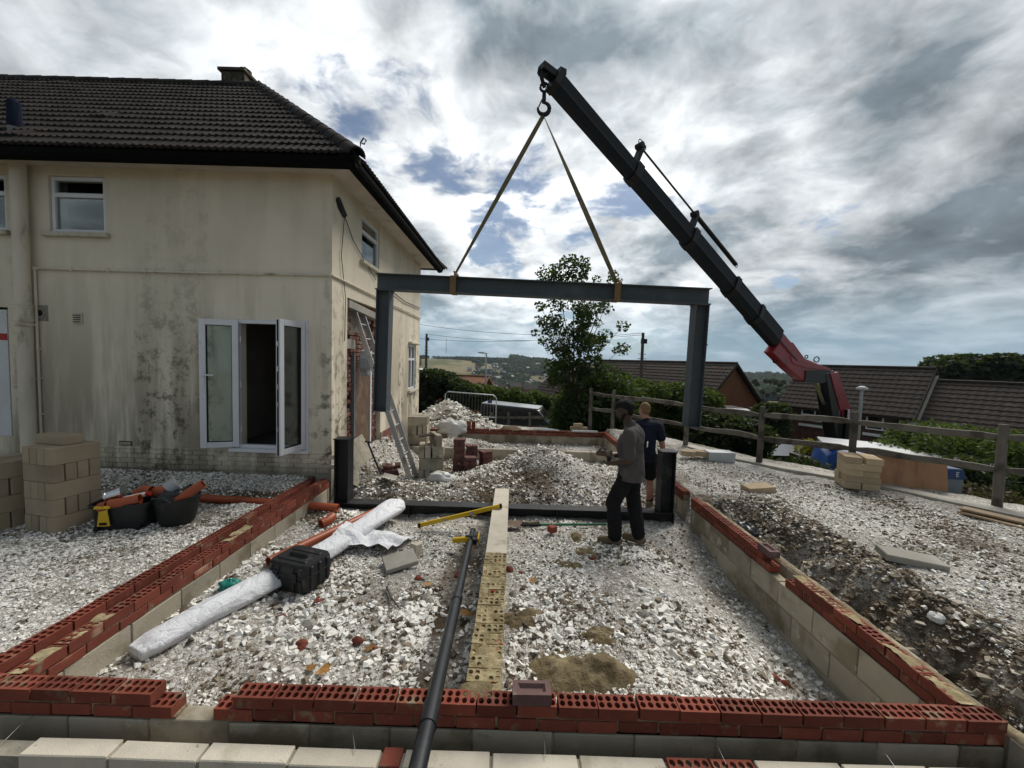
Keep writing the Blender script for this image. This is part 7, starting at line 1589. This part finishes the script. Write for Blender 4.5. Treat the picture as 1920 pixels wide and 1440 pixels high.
def worker_grey():
    """profile to the left, looking down at what he holds at his waist"""
    fx = 1.485; gy = 4.98; z0 = float(hg(fx, gy))+.0
    t = thing('person', 'person in a dusty grey T-shirt and black trousers holding a tool at the waist', 'person', (fx, gy, z0))
    S = 1.02
    B = lambda x, y, z: V((fx+x*S, gy+y*S, z0+z*S))      # x: + right of picture, facing -x
    hip = B(.02, 0, .94); chest = B(.03, 0, 1.30); neck = B(-.02, 0, 1.50); hc = B(-.075, -.01, 1.655)
    kneeL, ankL = B(-.15, -.10, .50), B(-.11, -.12, .085)      # near leg bent forward
    kneeR, ankR = B(.06, .10, .50), B(.15, .07, .085)
    fdir = V((-.93, -.12, -.30))
    body = MB(); Pp, Rm = head(body, hc, fdir, V((-.25, 0, 1)), 1.04)
    cap(body, neck+V((.01, 0, -.05)), hc+V((.02, 0, -.06)), .062, .056, 14, 5); cap(body, chest, hip, .13, .13, 16, 6, 1, .8); cap(body, B(.02, -.17, 1.40), B(.02, .17, 1.40), .075, .075, 14, 5)
    shL, elL, wrL = B(.02, -.215, 1.40), B(.045, -.265, 1.10), B(-.17, -.20, 1.03); shR, elR, wrR = B(.02, .215, 1.40), B(.02, .26, 1.12), B(-.19, .13, 1.05)
    for a, b, c in ((shL, elL, wrL), (shR, elR, wrR)): cap(body, a, b, .056, .044); cap(body, b, c, .044, .029)
    hand(body, wrL, wrL-elL+V((0, .03, 0)), V((0, .6, .8)), .65, 1.0, 1); hand(body, wrR, wrR-elR+V((0, -.03, 0)), V((0, -.6, .8)), .65, 1.0, -1)
    for h_, k_, a_ in ((B(.02, -.09, .92), kneeL, ankL), (B(.03, .09, .92), kneeR, ankR)): cap(body, h_, k_, .085, .058); cap(body, k_, a_, .058, .040)
    bo = fuse(body, 'body', M['skin_dark'], None, .008, 4); bo.parent = t; bo.location = -t.location
    sh = MB(); cap(sh, chest+V((.0, 0, .03)), B(.03, 0, 1.02), .145, .155, 22, 8, .92, 1.32); cap(sh, B(.035, -.13, 1.385), B(.035, .13, 1.385), .098, .098, 16, 6); cap(sh, B(.03, 0, 1.10), B(.03, 0, .74), .155, .172, 22, 8, 1.0, 1.32)
    cap(sh, B(.0, 0, 1.44), B(-.008, 0, 1.485), .085, .070, 16, 4); ell(sh, B(.085, 0, 1.32), (.09, .17, .16)); ell(sh, B(-.07, 0, 1.22), (.085, .15, .17))
    for a, b in ((shL, elL), (shR, elR)): cap(sh, a+V((0, 0, .005)), a.lerp(b, .80), .080, .074, 14, 6)
    o = fuse(sh, 'shirt', M['grey_shirt'], None, .010, 5, .026, 7, 3, hem=z0+.83*S+.09); o.parent = t; o.location = -t.location
    tr = MB(); cap(tr, B(.03, -.05, .91), B(.03, .05, .91), .125, .125, 18, 5)
    for h_, k_, a_ in ((B(.01, -.09, .90), kneeL, ankL), (B(.04, .09, .90), kneeR, ankR)): cap(tr, h_, k_+V((0, 0, .02)), .108, .094, 16, 8); cap(tr, k_+V((0, 0, .02)), a_+V((0, 0, .035)), .094, .084, 16, 8)
    o = fuse(tr, 'trousers', M['black_cloth'], None, .010, 5, .026, 7, 5); o.parent = t; o.location = -t.location
    for a_, dd in ((ankL, V((-1, -.22, 0))), (ankR, V((-.85, .15, 0)))):
        mb = MB(); shoe(mb, a_+V((0, 0, .0)), dd, 1.08); o = fuse(mb, 'boot', M['boot'], None, .009, 3); o.parent = t; o.location = -t.location
    hr = MB(); ell(hr, Pp(0, -.032, .040), (.088, .098, .096), Rm); ell(hr, Pp(0, .012, .078), (.076, .088, .062), Rm); ell(hr, Pp(0, -.055, -.015), (.070, .050, .065), Rm); o = fuse(hr, 'hair', M['hair_black'], None, .008, 3, .012, 40, 2); o.parent = t; o.location = -t.location
    bd = MB(); ell(bd, Pp(0, .052, -.088), (.040, .042, .036), Rm); cap(bd, Pp(-.066, .01, -.035), Pp(-.03, .055, -.085), .018, .022, 8, 4); cap(bd, Pp(.066, .01, -.035), Pp(.03, .055, -.085), .018, .022, 8, 4); o = fuse(bd, 'beard', M['hair_black'], None, .007, 3, .006, 60, 4); o.parent = t; o.location = -t.location
    pr2 = MB(); pr2.cbox(B(.208, -.02, 1.27), (.006, .10, .06)); link('shirt_print', pr2.mesh('shirt_print', M['ivory'], t.location), t)
    t.rotation_euler = (0, 0, R(-24))
    c = (wrL+wrR)/2+V((-.10, 0, .05)); tool = thing('hand_tool', 'grey power tool held by the person in the grey T-shirt', 'tool', c)
    MB().tube([c+V((-.12, .02, .0)), c+V((.07, -.01, .02))], [.03, .045], 12).build('barrel', M['rust'], tool, smooth=True, sharp=40); MB().beam(c+V((.03, 0, 0)), c+V((.05, 0, -.12)), .04, .05).build('grip', M['black_plastic'], tool, bevel=.01); MB().tube([c+V((-.10, .02, .03)), c+V((-.06, .02, .07)), c+V((0, .0, .075))], .012, 8).build('lever', M['rust'], tool)
    q = c-t.location; q.rotate(Euler((0, 0, R(-24)))); tool.location = t.location+q; tool.rotation_euler = (0, 0, R(-24))
worker_grey()
def worker_navy():
    """back to us, one gloved hand on the stub post"""
    fx = 2.13; gy = 6.36; z0 = .05
    t = thing('person', 'fair haired person in navy T-shirt and black shorts with back turned by the stub post', 'person', (fx, gy, z0)); S = .985
    B = lambda x, y, z: V((fx+x*S, gy+y*S, z0+z*S))
    hip = B(0, 0, .93); chest = B(.02, .03, 1.28); neck = B(.02, .05, 1.49); hc = B(.005, .09, 1.635); body = MB(); Pp, Rm = head(body, hc, V((-.25, .9, -.30)), V((0, .3, 1)), 1.0)
    cap(body, neck+V((0, 0, -.05)), hc+V((0, -.02, -.06)), .062, .058, 14, 5); cap(body, chest, hip, .125, .13, 16, 6, 1, .8); cap(body, B(-.16, .02, 1.39), B(.19, .02, 1.39), .075, .075, 14, 5, up=(0, 0, 1))
    shL, elL, wrL = B(-.21, .03, 1.39), B(-.24, .06, 1.10), B(-.12, .22, .98); shR, elR, wrR = B(.235, .03, 1.38), B(.29, .0, 1.10), B(.33, .02, .86)
    for a, b, c in ((shL, elL, wrL), (shR, elR, wrR)): cap(body, a, b, .055, .045); cap(body, b, c, .045, .030)
    hand(body, wrL, wrL-elL, V((0, .4, .8)), .6, 1.0, -1)
    ank = []
    for x, kx in ((-.10, -.10), (.10, .12)):
        k_ = B(kx, .02, .50); a_ = B(kx+.01, -.01, .085); ank.append(a_); cap(body, B(x, 0, .90), k_, .088, .056); cap(body, k_, B(kx, -.02, .34), .054, .058); cap(body, B(kx, -.02, .34), a_, .058, .038)
    o = fuse(body, 'body', M['skin_pale'], None, .008, 4); o.parent = t; o.location = -t.location
    gl = MB(); hand(gl, wrR, wrR-elR, V((-.3, .9, .2)), .55, 1.15, 1); cap(gl, wrR.lerp(elR, .12), wrR, .036, .036, 10, 3); o = fuse(gl, 'glove', M['glove'], None, .006, 2); o.parent = t; o.location = -t.location
    sh = MB(); cap(sh, chest+V((0, 0, .03)), B(0, 0, .98), .140, .150, 22, 8, 1.22, .85, up=(0, 1, 0)); cap(sh, B(-.16, .02, 1.375), B(.19, .02, 1.375), .104, .104, 16, 6); cap(sh, B(0, 0, 1.05), B(0, 0, .74), .152, .158, 20, 7, 1.2, .95, up=(0, 1, 0)); cap(sh, B(.02, .04, 1.43), B(.02, .05, 1.47), .082, .068, 16, 4)
    for a, b in ((shL, elL), (shR, elR)): cap(sh, a, a.lerp(b, .62), .080, .076, 14, 6)
    o = fuse(sh, 'shirt', M['navy_shirt'], None, .010, 5, .022, 7, 7, hem=z0+.84*S+.11); o.parent = t; o.location = -t.location
    so2 = MB(); cap(so2, B(-.06, 0, .92), B(.06, 0, .92), .142, .142, 18, 5, up=(0, 0, 1))
    for x, kx in ((-.10, -.10), (.10, .12)): cap(so2, B(x, 0, .88), B(kx, .01, .58), .115, .098, 16, 6)
    o = fuse(so2, 'shorts', M['black_cloth'], None, .010, 5, .02, 7, 9); o.parent = t; o.location = -t.location
    for a_ in ank:
        mb = MB(); shoe(mb, a_, V((-.1, 1, 0)), 1.05); o = fuse(mb, 'boot', M['boot'], None, .009, 3); o.parent = t; o.location = -t.location
        mb = MB(); cap(mb, a_+V((0, 0, .04)), a_+V((0, 0, .13)), .050, .052, 12, 4); o = fuse(mb, 'sock', M['black_cloth'], None, .009, 2); o.parent = t; o.location = -t.location
    hr = MB(); ell(hr, Pp(0, -.022, .040), (.081, .092, .090), Rm); ell(hr, Pp(0, -.045, -.01), (.070, .060, .075), Rm); o = fuse(hr, 'hair', M['hair_fair'], None, .007, 3, .008, 60, 3); o.parent = t; o.location = -t.location
    bl = MB(); bl.cbox(B(.14, -.04, .90), (.10, .10, .12)); bl.tube([B(.13, -.06, .92), B(.33, -.05, .90)], .018, 8); link('tool_pouch', bl.mesh('tool_pouch', M['black_plastic'], t.location, bevel=.01), t)
worker_navy()
